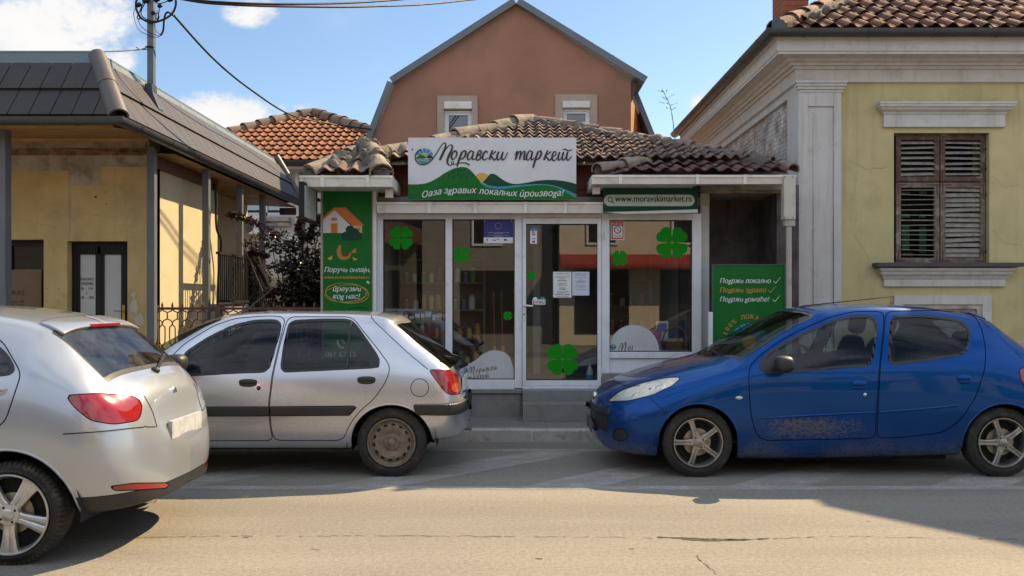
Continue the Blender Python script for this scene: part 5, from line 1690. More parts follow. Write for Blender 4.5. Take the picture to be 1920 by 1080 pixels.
gu = thing('door_sign', 'small white cut-out push sign hanging by the door handle', 'sign', (PX(1011, D2), D2, PZ(573, D2)))
mb = MB()
out = [(997, 572.5), (997, 562)] + [(1003.5 + 5.6 * math.cos(a), 561 - 5.5 * math.sin(a)) for a in np.linspace(math.pi, 0.3, 7)] + [(1017 + 5.8 * math.cos(a), 561 - 5.5 * math.sin(a)) for a in np.linspace(math.pi - .3, 0, 7)] + [(1024, 562), (1024, 572.5)]
mb.prism([(PX(a, D2), PZ(b, D2)) for a, b in out][::-1], D2 - .004, D2); mb.build('edge', M_green2, gu)
mb = MB(); mb.box(PX(998.4, D2), PX(1022.6, D2), D2 - .0055, D2 - .0042, PZ(571.2, D2), PZ(561.5, D2)); mb.prism([(PX(1003.5 + 4.6 * math.cos(a), D2), PZ(561.2 - 4.2 * math.sin(a), D2)) for a in np.linspace(0, math.pi, 10)], D2 - .0055, D2 - .0042); mb.build('white_face', M_paper, gu)
mb = MB(); mb.prism([(PX(1017 + 4.6 * math.cos(a), D2), PZ(561 - 4.2 * math.sin(a), D2)) for a in np.linspace(0, math.pi, 10)], D2 - .0055, D2 - .0042); mb.build('green_hill', M_teal, gu)
rows(gu, D2, [('ГУРАЈ', 1007, 1021, 570, 6.5)], M_ink, 5)
mb = MB(); stroke(mb, [(PX(1000.5, D2), PZ(563, D2)), (PX(1000.5, D2), PZ(570, D2)), (PX(1003, D2), PZ(570.5, D2))], .008, D2 - .006, n=2); mb.build('bracket_mark', M_ink, gu)
mb = MB(); mb.box(PX(1003.5, D2), PX(1006.5, D2), D2 - .006, D2 - .0056, PZ(568.5, D2), PZ(565, D2)); mb.build('hand_mark', M_orange, gu)


def decal(label, pts, D, txt, clipx=None):
    t_ = thing('window_decal', label, 'decal', (PX(pts[0][0], D), D, PZ(712, D)))
    mb = MB(); mb.prism([(PX(a, D), PZ(b, D)) for a, b in pts], D - .001, D + .001); mb.build('frosted_shape', mat('frosted_film', (.50, .52, .53), .6, var=.08, vscale=4), t_)
    mb = MB()
    for (strokes, ws) in txt: stroke(mb, [(PX(a, D), PZ(b, D)) for a, b in strokes], [w_ * D / 1680 for w_ in ws], D - .0025, n=5)
    mb.build('lettering', M_script, t_)
    return t_


def script_m(x, y, s):
    """short handwritten word drawn as brush strokes: x, y start, s scale"""
    f = lambda pts: [(x + a * s, y + b * s) for a, b in pts]
    return f


fm = script_m(0, 0, 1)
def mini_word(x, y, s, which):
    base = {'name': [([(0, 8), (14, -14), (18, -12), (12, 8)], [1.4, 1.6, 2.6, 2.2]), ([(12, 8), (26, -15), (29, -12), (22, 10), (26, 17), (32, 14)], [1.2, 1.6, 2.8, 2.4, 1.4, 1]),
                     ([(38, -4), (33, 4), (36, 9), (41, 2), (38, -4)], [1.4, 2.2, 1.4, 2, 1.4]), ([(48, -4), (42, 20)], [2, 2]), ([(46, 0), (52, -4), (52, 4), (46, 8)], [1.2, 2, 2, 1.2]),
                     ([(64, -3), (58, 3), (59, 9), (65, 0), (63, 8), (67, 8)], [1.6, 2.2, 1.4, 1.8, 2, 1.2]), ([(70, 9), (74, -4), (77, 0), (73, 3), (77, 5), (72, 9)], [1.6, 2, 1.6, 1.2, 1.8, 1.4]),
                     ([(87, -3), (81, 2), (83, 9), (88, 6)], [1.8, 2.2, 1.6, 1]), ([(95, -6), (90, 9)], [2, 2]), ([(99, -4), (93, 3), (99, 9)], [1.6, 1.2, 1.8]), ([(104, -4), (102, 6), (106, 8), (110, -4), (108, 6), (114, 2)], [1.8, 2, 1.2, 1.8, 2, 1])],
            'word': [([(2, -4), (0, 9)], [2, 2]), ([(2, 2), (8, -4), (7, 9)], [1, 2, 2]), ([(8, 2), (14, -4), (13, 8), (17, 7)], [1, 2, 2, 1]), ([(27, -3), (21, 3), (22, 9), (28, 0), (26, 8), (31, 8)], [1.6, 2.2, 1.4, 1.8, 2, 1.2]), ([(38, -4), (31, 20)], [2, 2]), ([(36, 0), (42, -4), (42, 4), (36, 8)], [1.2, 2, 2, 1.2]),
                     ([(53, -6), (48, 9)], [2, 2]), ([(57, -4), (51, 3), (57, 9)], [1.6, 1.2, 1.8]), ([(61, 4), (66, 0), (63, -4), (60, 3), (62, 9), (68, 5)], [1.2, 1.4, 1.4, 2, 1.8, 1]), ([(72, -4), (70, 7), (74, 7), (77, -4), (75, 7), (79, 7), (82, -4), (81, 7), (86, 4)], [1.8, 2, 1.1, 1.8, 2, 1.1, 1.8, 2, 1]), ([(74, -9), (80, -11), (86, -8)], [1, 1.6, 1])]}[which]
    ca, sa = math.cos(R(-9)), math.sin(R(-9))
    return [([(x + (a * ca - b * sa) * s, y + (a * sa + b * ca) * s) for a, b in st_], [w_ * s for w_ in ws_]) for st_, ws_ in base]


Dd = DS + .036
hillp = [(849, 711.5), (964.5, 711.5), (964.5, 700)] + crom([(962, 688), (955, 668), (940, 658.5), (922, 657), (905, 664), (892, 675), (875, 684), (860, 688), (849, 700)], 5)
d1 = decal('frosted hill-shaped decal with handwritten lettering below the brooms', hillp, Dd, mini_word(876, 697, .50, 'name') + mini_word(877, 709, .47, 'word'))
emblem(lambda u_, v_: (PX(872 + 5.6 * u_, Dd), PZ(694 - 5.6 * v_, Dd)), d1, Dd - .002)
hp2 = [(1143.5, 659.5), (1236, 659.5)] + [(1188 + 48 * math.cos(a), 659 - 50 * math.sin(a)) for a in np.linspace(.05, 2.75, 16)]
cut_word = [(s_, w_) for s_, w_ in mini_word(1157, 655, .62, 'name')[:4]]
d2 = decal('frosted round hill decal beside the pink gift bag', hp2, Dd, [([(a, min(b, 659)) for a, b in s_], w_) for s_, w_ in cut_word])
emblem(lambda u_, v_: (PX(1149.5 + 6 * u_, Dd), PZ(651 - 6 * v_, Dd)), d2, Dd - .002)

# ------------------------------------------------------------------ goods behind the glass
def shelf_unit(x0, x1, y0, y1, label, levels, top):
    t_ = thing('shelf_unit', label, 'shelves', ((x0 + x1) / 2, (y0 + y1) / 2, .452))
    mb = MB(); mb.box(x0, x0 + .03, y0, y1, .452, top); mb.box(x1 - .03, x1, y0, y1, .452, top); mb.box(x0 + .03, x1 - .03, y1 - .02, y1, .452, top); mb.build('carcass', mat('shelf_wood', (.20, .15, .10), .6, var=.2), t_)
    for z in levels: mb = MB(); mb.box(x0 + .031, x1 - .031, y0 + .01, y1 - .021, z - .025, z); mb.build('shelf', MATS['shelf_wood'], t_)
    return t_


lv = [.62, 1.00, 1.38, 1.74, 2.05]
shelf_unit(X_(716), X_(716) + 1.15, 11.9, 12.25, 'wooden shop shelves full of jars behind the window over the silver car', lv, 2.3)
lv2 = [.62, 1.02, 1.42, 1.80]
shelf_unit(X_(1150) + .1, X_(1300), 13.6, 13.95, 'wooden shop shelves at the back behind the basket window', lv2, 2.2)
jr = random.Random(5)
cols = [(.60, .16, .04), (.60, .38, .08), (.14, .30, .08), (.70, .50, .14), (.50, .05, .07), (.75, .72, .65), (.16, .16, .45), (.75, .25, .03)]
jm = [mat('goods_colour_%s' % 'abcdefgh'[i], c_, .35, var=.1) for i, c_ in enumerate(cols)]
M_lid = mat('jar_lid', (.50, .42, .20), .35, metal=.5)
src = {}
def jar(x, y, z, r, h, m, lab, grp):
    k = (round(r, 3), round(h, 3), m.name)
    if k not in src:
        mb = MB(); mb.lathe([(0, 0), (r, 0), (r, h * .78), (r * .8, h * .88), (r * .78, h * .88), (0, h * .88)], (0, 0, 0), axis='z', n=12)
        t_ = thing('jar', lab, 'jar', (0, 0, 0), grp); b_ = mb.build('jar_body', m, t_, smooth=True, angle=40)
        mb = MB(); mb.lathe([(0, h), (r * .85, h), (r * .85, h * .87)], (0, 0, 0), axis='z', n=12); mb.build('lid', M_lid, b_, smooth=True, angle=40)
        t_.location = (x, y, z); src[k] = t_
        return t_
    s = src[k]; n = s.copy(); COL.objects.link(n); n.location = (x, y, z); n['label'] = lab; n['group'] = grp
    for ch in s.children:
        c_ = ch.copy(); COL.objects.link(c_); c_.parent = n
        for g_c in ch.children: d_ = g_c.copy(); COL.objects.link(d_); d_.parent = c_
    return n
for z in lv[:4]:
    x = X_(716) + .09
    while x < X_(716) + 1.05:
        m = jr.randrange(8); r = (.034, .044)[jr.randrange(2)]; h = (.13, .19)[jr.randrange(2)]
        jar(x, 12.0, z, r, h, jm[m], 'jar of goods on the wooden shelves behind the window over the silver car', 'jars on the left shop shelves'); x += r * 2 + jr.uniform(.01, .05)
for z in lv2[:3]:
    x = X_(1150) + .2
    while x < X_(1300) - .1:
        m = jr.randrange(8); r = .044; h = (.13, .19)[jr.randrange(2)]
        jar(x, 13.7, z, r, h, jm[m], 'jar of goods on the back shelves behind the basket window', 'jars on the back shop shelves'); x += r * 2 + jr.uniform(.01, .09)
# low display by the left window with cartons
dt = thing('display_table', 'low wooden display table with a row of cartons behind the shop glass', 'table', (X_(775), 11.0, .452))
mb = MB(); mb.box(X_(722), X_(832), 10.75, 11.2, 1.22, 1.25); mb.build('table_top', MATS['shelf_wood'], dt)
for (a, b) in ((X_(724), 10.78), (X_(830) - .04, 10.78), (X_(724), 11.14), (X_(830) - .04, 11.14)): mb = MB(); mb.box(a, a + .04, b, b + .04, .452, 1.22); mb.build('leg', MATS['shelf_wood'], dt)
x = X_(726); i = 0
while x < X_(826):
    w_ = jr.uniform(.045, .075); h = jr.uniform(.06, .12); mb = MB(); mb.box(x, x + w_, 10.80 + .02 * (i % 2), 10.88, 1.25, 1.25 + h); o = mb.build('carton', jm[jr.randrange(8)], bevel=.003)
    mb = MB(); mb.box(x + .004, x + w_ - .004, 10.797 + .02 * (i % 2), 10.80 + .02 * (i % 2), 1.25 + h * .35, 1.25 + h * .8); mb.build('label_band', M_paper, o)
    tag(o, 'small food carton in the row on the wooden display table', 'carton', 'cartons on the display table'); x += w_ + .006; i += 1
# low counter under the right window with basket, bag, picture
lc = thing('window_shelf', 'pale shelf board behind the glass carrying the basket', 'shelf', (X_(1225), 10.7, .9))
mb = MB(); mb.box(X_(1144), X_(1297), 10.5, 10.95, PZ(657, 10.6) - .03, PZ(657, 10.6)); mb.build('board', M_paper, lc)
mb = MB(); mb.box(X_(1150), X_(1153), 10.6, 10.9, .452, PZ(657, 10.6) - .031); mb.box(X_(1290), X_(1293), 10.6, 10.9, .452, PZ(657, 10.6) - .031); mb.build('bracket', M_pvc, lc)
zs_ = PZ(657, 10.6)
bk = thing('basket', 'round wicker basket with a tall handle on the pale window shelf', 'basket', (PX(1266, 10.72), 10.72, zs_))
M_wick = mat('wicker', (.24, .13, .055), .8, var=.3, vscale=20, bump=.8, bscale=90)
mb = MB(); bx = PX(1266, 10.72); mb.lathe([(.0, .002), (.13, .002), (.15, .06), (.165, .10), (.16, .105), (.14, .07), (.0, .06)], (bx, 10.72, zs_), axis='z', n=28)
for k in range(5): mb.tube([(bx + (.142 + .006 * k) * math.cos(a), 10.72 + (.142 + .006 * k) * math.sin(a), zs_ + .015 + .021 * k) for a in np.linspace(0, 6.28, 30)[:-1]], .009, 6, closed=True)
mb.build('bowl', M_wick, bk, smooth=True)
mb = MB(); mb.tube([(bx + .15 * math.cos(a), 10.72, zs_ + .09 + .19 * math.sin(a)) for a in np.linspace(0, math.pi, 20)], .008, 8); mb.build('handle', M_wick, bk, smooth=True)
for i, (dx, dy, r) in enumerate(((-.07, 0, .05), (.0, -.03, .055), (.07, .0, .05), (.03, .05, .05), (-.04, .05, .045))):
    mb = MB(); ellipsoid(mb, (bx + dx, 10.72 + dy, zs_ + .10), (1, .2 * i, 0), (-.2 * i, 1, 0), (0, 0, 1), r, r * .8, r * .8, 14, 8)
    o = mb.build('bread_roll', mat('cream_roll', (.36, .31, .22), .7, var=.2, vscale=20), smooth=True); tag(o, 'cream wrapped roll lying in the wicker basket', 'roll', 'rolls in the wicker basket')
gb = thing('gift_bag', 'pink patterned gift bag standing beside the basket', 'bag', (PX(1227, 10.66), 10.66, zs_))
mb = MB(); mb.prism([(PX(1216, 10.66), zs_ + .002), (PX(1238, 10.66), zs_ + .002), (PX(1240, 10.66), zs_ + .25), (PX(1214, 10.66), zs_ + .25)], 10.64, 10.70); mb.build('bag_body', mat('pink_pattern', (.40, .12, .26), .6, var=.5, vscale=30, stain=((.5, .4, .45), .9, 22)), gb)
mb = MB(); mb.tube([(PX(1222, 10.66), 10.64, zs_ + .24), (PX(1224, 10.66), 10.63, zs_ + .31), (PX(1231, 10.66), 10.63, zs_ + .31), (PX(1233, 10.66), 10.64, zs_ + .24)], .004, 6); mb.build('handle', M_red, gb)
pf = thing('picture_card', 'white card with a blue picture behind the basket', 'card', (PX(1241, 10.86), 10.86, zs_))
mb = MB(); mb.box(PX(1230, 10.86), PX(1253, 10.86), 10.86, 10.87, zs_, PZ(602, 10.86)); mb.build('card_sheet', M_paper, pf)
mb = MB(); mb.box(PX(1233, 10.86), PX(1250, 10.86), 10.857, 10.86, PZ(622, 10.86), PZ(606, 10.86)); mb.build('picture', M_skyblue, pf)
bt = thing('water_bottle', 'clear water bottle with a blue label on the floor inside the door', 'bottle', (PX(1106, 10.62), 10.62, .452))
bx = PX(1106, 10.62)
mb = MB(); mb.lathe([(0, 0), (.040, 0), (.042, .02), (.040, .10), (.042, .17), (.038, .21), (.016, .26), (.015, .275), (0, .275)], (bx, 10.62, .452), axis='z', n=20); mb.build('bottle_body', mat('bottle_plastic', (.45, .55, .62), .15, var=.05), bt, smooth=True, angle=50)
mb = MB(); mb.lathe([(.0425, .075), (.0435, .08), (.0435, .155), (.0425, .16)], (bx, 10.62, .452), axis='z', n=20); mb.build('label_band', M_skyblue, bt, smooth=True)
mb = MB(); mb.lathe([(.018, .27), (.018, .295), (0, .295)], (bx, 10.62, .452), axis='z', n=16); mb.build('cap', M_skyblue, bt)
for i, p in enumerate((928, 943)):
    br = thing('broom', ('straw broom behind the glass, standing further from the shop door', 'straw broom behind the glass, standing nearer the shop door')[i], 'broom', (PX(p, 11.2), 11.2, .452), 'brooms for sale behind the shop glass')
    x = PX(p, 11.2); zb = PZ(690, 11.2)
    mb = MB(); mb.tube([(x, 11.2, zb), (x - .02, 11.25, zb + .95)], .011, 8); mb.build('stick', mat('red_stick', (.25, .06, .04), .6), br)
    mb = MB(); mb.lathe([(.0, -.02), (.075, -.02), (.06, .08), (.03, .19), (.018, .28), (.0, .28)], (x, 11.2, zb), axis='z', n=14); mb.build('brush', mat('straw', (.50, .33, .12), .85, var=.4, vscale=25, bump=.8, bscale=80), br, smooth=True)
sc_ = thing('display_stand', 'low wooden stand under the two brooms', 'stand', (PX(935, 11.2), 11.2, .452))
mb = MB(); mb.box(PX(915, 11.2), PX(955, 11.2), 11.1, 11.35, PZ(690, 11.2) - .06, PZ(690, 11.2) - .025); mb.build('shelf_board', MATS['shelf_wood'], sc_)
for a in (PX(916, 11.2), PX(953, 11.2)): mb = MB(); mb.box(a, a + .03, 11.15, 11.3, .452, PZ(690, 11.2) - .061); mb.build('leg', MATS['shelf_wood'], sc_)
# ------------------------------------------------------------------ yellow house on the left with a brown mansard roof
M_yel = mat('ochre_plaster', (.56, .42, .19), .9, var=.14, vscale=2.5, bump=.5, bscale=35, stain=((.36, .27, .14), .45, 2.2), fine=.05, drip=((.34, .25, .13), .35, 6))
M_yel2 = mat('pale_yellow_plaster', (.52, .44, .27), .9, var=.08, vscale=2.5, bump=.35, bscale=35, stain=((.38, .31, .20), .4, 2.5), fine=.04)
M_rooft = mat('brown_flat_tile', (.034, .028, .027), .48, spec=.28, var=.10, vscale=5, tint=.12, fine=.05)
M_flash = mat('grey_green_flashing', (.10, .135, .145), .42, var=.08, vscale=4, metal=.15)
M_gutd = mat('anthracite_gutter', (.055, .062, .068), .38, var=.12, vscale=5, metal=.2)
GD, GX, GZ = 8.6, PX(222, 8.6), PZ(237, 8.6)      # corner of the eaves
WD = 10.2; WX = PX(279, WD); SOF = PZ(259, WD)    # front wall and its corner
TD = 9.12; TX = PX(181, TD); TZ = PZ(101, TD)     # upper edge of the steep roof
BACK = 15.9
lh = thing('house', 'ochre house with a steep brown roof, dark double door and grey canopy posts', 'house', (-6, 11.5, .15))
def L_(name, mb, m, par=None, **k): return mb.build(name, m, par or lh, **k)
def WP(px, py): return (PX(px, WD), PZ(py, WD))
mb = MB()
hw = (PX(-90, WD), PX(82, WD), PZ(700, WD), PZ(449, WD)); hd_ = (PX(126, WD), PX(239, WD), .2, PZ(452, WD))
wall_xz(mb, -11, WX, .15, SOF + .1, WD, WD + .32, [hw, hd_])
L_('front_wall', mb, M_yel)
mb = MB()
mb.quad((WX, WD + .001, .15), (WX, 12.55, .15), (WX, 12.55, 3.2), (WX, WD + .001, 3.2)); mb.quad((WX, 12.55, .15), (WX - 1.2, 12.55, .15), (WX - 1.2, 12.55, 3.2), (WX, 12.55, 3.2))
mb.quad((WX - .55, 12.55, .15), (WX - .55, BACK - .1, .15), (WX - .55, BACK - .1, 3.2), (WX - .55, 12.55, 3.2))
mb.quad((WX - .55, BACK - .1, .15), (-11, BACK - .1, .15), (-11, BACK - .1, 3.3), (WX - .55, BACK - .1, 3.3))
L_('side_wall', mb, M_yel2, fix=False)
# bare concrete strip under the eaves and patched area, rotten beam
mb = MB()
def ragged(x0, x1, ztop, zbot, y, seed):
    rg = random.Random(seed); n = 44
    top = [(x0 + (x1 - x0) * i / n, y, ztop + rg.gauss(0, .012)) for i in range(n + 1)]
    return [(x1, y, zbot), *top[::-1], (x0, y, zbot)][::-1]
mb.poly(ragged(-10.9, PX(129, WD), PZ(291, WD), PZ(320, WD), WD - .004, 2)); mb.poly(ragged(PX(131, WD), PX(188, WD), PZ(291, WD), PZ(347, WD), WD - .004, 3)); mb.poly(ragged(PX(188, WD) + .002, WX - .003, PZ(293, WD), PZ(313, WD), WD - .004, 4))
mb.quad((PX(129, WD), WD - .005, PZ(445, WD)), (PX(131.5, WD), WD - .005, PZ(445, WD)), (PX(131.5, WD), WD - .005, PZ(300, WD)), (PX(129, WD), WD - .005, PZ(300, WD)))
L_('concrete_band', mb, M_concrete, fix=False)
mb = MB(); mb.box(-10.9, WX - .02, WD - .03, WD - .002, PZ(278, WD), PZ(267, WD)); L_('wall_plate', mb, M_oldwood)
mb = MB(); mb.box(-10.9, WX - .01, WD - .012, WD - .001, PZ(291.5, WD), PZ(278, WD)); L_('brick_course', mb, mat('rotten_course', (.22, .14, .085), .95, var=.5, vscale=9, bump=1, bscale=25, stain=((.06, .035, .02), .9, 7)))
mb = MB(); mb.box(-10.9, WX + .02, WD - .05, WD - .002, PZ(267, WD), SOF + .02); L_('fascia_plank', mb, M_wood)
# plaster flakes
mb = MB(); rg = random.Random(8)
def blotch(cx, cy, rx, ry, seed, m):
    r_ = random.Random(seed); pts = [(cx + rx * math.cos(a) * r_.uniform(.55, 1.2), cy - ry * math.sin(a) * r_.uniform(.55, 1.2)) for a in np.linspace(0, 6.28, 15)[:-1]]
    m.poly([(PX(a, WD), WD - .003, PZ(b, WD)) for a, b in chaikin(pts, 1)])
for (a, b, c_, d_, s_) in ((251, 553, 6, 8, 1), (252, 575, 8, 18, 2), (262, 600, 10, 14, 3), (246, 622, 5, 16, 4), (264, 660, 8, 20, 5), (256, 505, 4, 4, 6), (268, 540, 2, 1.5, 7), (41, 372, 1.5, 1.5, 9)): blotch(a, b, c_, d_, s_, mb)
L_('bare_patch', mb, mat('bare_plaster', (.55, .47, .38), .95, var=.15, bump=.5), fix=False, split=True)
mb = MB()
for (a, b, c_) in ((180, 369, 2.5), (199, 360, 1.3), (199, 382, 1.3), (88, 541, 1), (110, 541, 1), (86, 565, 1), (110, 565, 1)): blotch(a, b, c_, c_, int(a), mb)
L_('holes', mb, M_black, fix=False)
# door
dy = WD + .10
mb = MB(); frame_xz(mb, PX(127, WD), PX(238, WD), .25, PZ(453, WD), .05, dy, dy + .07); mb.box(PX(181, dy), PX(189, dy), dy + .005, dy + .06, .28, PZ(455, WD))
mb.box(PX(131, dy), PX(236, dy), dy + .005, dy + .06, PZ(477, dy), PZ(455, WD))
for p in np.arange(131, 236, 5.2): mb.box(PX(p, dy), PX(p, dy) + .006, dy - .003, dy + .005, PZ(476, dy), PZ(458, dy))
for (a, b) in ((131, 148.5), (178, 194), (226, 236)): mb.box(PX(a, dy), PX(b, dy), dy + .012, dy + .05, .28, PZ(477, dy))
mb.box(PX(131, dy), PX(236, dy), dy + .012, dy + .05, .28, PZ(640, dy))
ld = L_('door', mb, M_black, bevel=.003)
for i, (a, b) in enumerate(((148.5, 178), (194, 226))):
    mb = MB(); mb.quad((PX(a, dy), dy + .03, PZ(640, dy)), (PX(b, dy), dy + .03, PZ(640, dy)), (PX(b, dy), dy + .03, PZ(476, dy)), (PX(a, dy), dy + .03, PZ(476, dy)))
    L_('door_pane', mb, mat('papered_pane', (.50, .52, .53), .35, var=.06, vscale=5), ld)
mb = MB(); DP = dy + .028
for (s, a, b, yb, h) in (('RADNO', 151.5, 175.5, 526, 5.5), ('VREME', 151.5, 174.5, 534.5, 5.5), ('8 - 14', 152.5, 173.5, 543.5, 5.5), ('i', 161.8, 163.2, 552.5, 5.5), ('18 - 20', 150, 175.5, 560.5, 5.5)): put_text(mb, s, PX(a, DP), PX(b, DP), PZ(yb, DP), DP, h=h * DP / 1680, bold=.03)
L_('lettering', mb, mat('brown_letters', (.09, .06, .02), .6), ld)
mb = MB(); mb.box(PX(229.5, dy), PX(234.5, dy), dy - .006, dy + .012, PZ(604, dy), PZ(572, dy)); mb.tube([(PX(232, dy), dy - .005, PZ(584, dy)), (PX(232, dy), dy - .05, PZ(584, dy)), (PX(217, dy), dy - .055, PZ(583, dy))], .008, 8); L_('handle', mb, MATS['brass'], ld, smooth=True, angle=40)
# window with brown paper
wy = WD + .12
mb = MB(); frame_xz(mb, hw[0], hw[1], hw[2], hw[3], .07, wy, wy + .06); mb.box(PX(20, wy), PX(22, wy), wy, wy + .06, PZ(506, wy), PZ(455, wy)); lw_ = L_('window', mb, M_black, bevel=.003)
mb = MB(); mb.quad((hw[0], wy + .03, hw[2]), (hw[1], wy + .03, hw[2]), (hw[1], wy + .03, hw[3]), (hw[0], wy + .03, hw[3])); L_('pane', mb, glass('clear_pane', (.85, .85, .83), 0, .8), lw_)
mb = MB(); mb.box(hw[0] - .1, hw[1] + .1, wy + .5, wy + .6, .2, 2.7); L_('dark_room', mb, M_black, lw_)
mb = MB(); mb.box(hw[0] + .07, PX(74.5, wy), wy + .034, wy + .04, hw[2] + .07, PZ(505, wy)); L_('brown_paper', mb, mat('brown_paper', (.30, .21, .125), .8, var=.1), lw_)
mb = MB(); wp = wy + .027
put_text(mb, 'ADVOKAT', PX(-12, wp), PX(47, wp), PZ(553, wp), wp, h=8.5 * wp / 1680, bold=.03); put_text(mb, 'M. Stankovića 48', PX(-25, wp), PX(45, wp), PZ(567.5, wp), wp, h=5 * wp / 1680, bold=.02); put_text(mb, 'tel. 030 348 201', PX(-25, wp), PX(45, wp), PZ(575, wp), wp, h=5 * wp / 1680, bold=.02)
L_('lettering', mb, mat('brown_letters', (.09, .06, .02), .6), lw_)
# soffit of pine boards
mb = MB()
for k in range(12):
    y0 = GD + .03 + k * (WD - GD - .05) / 12; y1 = y0 + (WD - GD - .05) / 12 - .004
    f = lambda y: GZ - .006 + (SOF - GZ) * (y - GD) / (WD - GD)
    mb.tint = rg.random()
    mb.add([(-11, y0, f(y0)), (GX - .06, y0, f(y0)), (GX - .06, y1, f(y1)), (-11, y1, f(y1)), (-11, y0, f(y0) + .02), (GX - .06, y0, f(y0) + .02), (GX - .06, y1, f(y1) + .02), (-11, y1, f(y1) + .02)], [(0, 1, 2, 3), (7, 6, 5, 4), (0, 4, 5, 1), (2, 6, 7, 3)])
for k in range(16):
    y0 = WD - .03 + k * (BACK - WD) / 16; y1 = y0 + (BACK - WD) / 16 - .004; mb.tint = rg.random()
    mb.add([(WX - 1.4, y0, SOF - .10), (GX - .05, y0, GZ - .006), (GX - .05, y1, GZ - .006), (WX - 1.4, y1, SOF - .10)], [(0, 1, 2, 3)])
mb.tint = .5
L_('soffit', mb, mat('soffit_pine', (.33, .175, .055), .55, var=.25, vscale=4, tint=.2))
mb = MB(); mb.box(WX - .02, WX + .03, WD + .05, 12.5, 3.02, 3.22); mb.box(WX + .02, GX - .06, BACK - .12, BACK - .05, GZ - .14, GZ - .02); L_('header_board', mb, mat('brown_board', (.10, .045, .022), .6, var=.2), split=True)
# steep roof: tiles on the front and on the right slope
def flat_tiles(mb, p0, ud, vd, ul, vl, tw, rows_, skew):
    p0, ud, vd = np.array(p0, float), np.array(ud, float), np.array(vd, float); ud /= np.linalg.norm(ud); vd /= np.linalg.norm(vd); nn = np.cross(ud, vd)
    if nn[2] < 0: nn = -nn
    rg2 = random.Random(int(ul * 10))
    for j in range(rows_):
        v0, v1 = vl * j / rows_, vl * (j + 1) / rows_ + .03
        a = -tw
        while a < ul + tw:
            def cl(u_, v_): return min(max(u_, skew[0](v_)), skew[1](v_))
            mb.tint = rg2.random()
            e0_, e1_ = .028, .004
            P = [p0 + ud * cl(u_, v_) + vd * v_ + nn * n_ for (u_, v_, n_) in ((a + .004, v0, 0), (a + tw - .004, v0, 0), (a + tw - .004, v0, e0_), (a + .004, v0, e0_), (a + .004, v1, e1_), (a + tw - .004, v1, e1_))]
            if cl(a + tw - .004, v0) - cl(a + .004, v0) > .004 or cl(a + tw - .004, v1) - cl(a + .004, v1) > .004:
                mb.add([tuple(q) for q in P], [(0, 1, 2, 3), (3, 2, 5, 4)])
                Q = [p0 + ud * cl(u_, v_) + vd * v_ + nn * n_ for (u_, v_, n_) in ((a + .004, v0, 0), (a + .004, v0, e0_), (a + .004, v1, e1_), (a + .004, v1, -.01))]
                mb.add([tuple(q) for q in Q], [(0, 1, 2, 3)])
            a += tw
    mb.tint = .5
GZ2 = PZ(219, GD)
vd_ = np.array((0, TD - GD, TZ - GZ2)); vl_ = np.linalg.norm(vd_); frac = (TX - GX) / vl_
tl_h = vl_ * .80
mb = MB(); x0 = -11.0
flat_tiles(mb, (x0, GD - .03, GZ2), (1, 0, 0), vd_, GX - x0, tl_h, .205, 2, (lambda v: 0.0, lambda v: GX - x0 + frac * v))
vs_ = np.array((TX - GX, 0, TZ - GZ2))
flat_tiles(mb, (GX + .03, GD, GZ2), (0, 1, 0), vs_, BACK - GD, tl_h, .30, 2, (lambda v: (TD - GD) / vl_ * v, lambda v: BACK - GD))
lroof = L_('roof', mb, M_rooft, fix=False)
mb = MB(); k_ = .80
mb.add([(x0, GD + .0, GZ2 - .01), (GX, GD, GZ2 - .01), (TX, TD, TZ - .02), (x0, TD, TZ - .02), (GX, BACK, GZ2 - .01), (TX, BACK, TZ - .02)], [(0, 1, 2, 3), (1, 4, 5, 2)])
mb.add([(x0, TD, TZ - .02), (TX, TD, TZ - .02), (TX, BACK, TZ - .02), (x0, BACK, TZ - .02)], [(0, 1, 2, 3)]); mb.add([(GX, BACK, GZ2 - .01), (TX, BACK, TZ - .02), (x0, BACK, TZ - .02), (x0, BACK, GZ2)], [(0, 1, 2, 3)])
L_('roof_boarding', mb, M_dark, lroof, fix=False)
mb = MB()
def lerp(a, b, s): return tuple(np.array(a) * (1 - s) + np.array(b) * s)
nf = np.cross((1, 0, 0), vd_); nf /= np.linalg.norm(nf); ns_ = np.array((-vs_[2], 0, vs_[0])); ns_ = -ns_ / np.linalg.norm(ns_)
A, B = np.array((x0, GD, GZ2)), np.array((x0, TD, TZ)); C0, C1 = np.array((GX, GD, GZ2)), np.array((TX, TD, TZ)); E0, E1 = np.array((GX, BACK, GZ2)), np.array((TX, BACK, TZ))
f0, f1 = lerp(A, B, k_ - .02) + nf * .012, lerp(C0, C1, k_ - .02) + nf * .012
mb.quad(f0, f1, C1 + nf * .015, B + nf * .015)
g0, g1 = lerp(C0, C1, k_ - .02) + ns_ * .012, lerp(E0, E1, k_ - .02) + ns_ * .012
mb.quad(g0, g1, E1 + ns_ * .015, C1 + ns_ * .015)
mb.tube([tuple(B + (0, .0, .01)), tuple(C1 + (0, 0, .01)), tuple(E1 + (0, 0, .01))], .022, 8)
for y_ in (10.1, 11.3, 12.6, 14.0): 
    s_ = (y_ - TD) / (BACK - TD); mb.quad(tuple(lerp(lerp(C0, C1, k_ - .02), lerp(E0, E1, k_ - .02), s_) + ns_ * .016), tuple(lerp(lerp(C0, C1, k_ - .02), lerp(E0, E1, k_ - .02), s_ + .004) + ns_ * .016), tuple(lerp(C1, E1, s_ + .004) + ns_ * .018), tuple(lerp(C1, E1, s_) + ns_ * .018))
L_('flashing', mb, M_flash, lroof)
mb = MB()
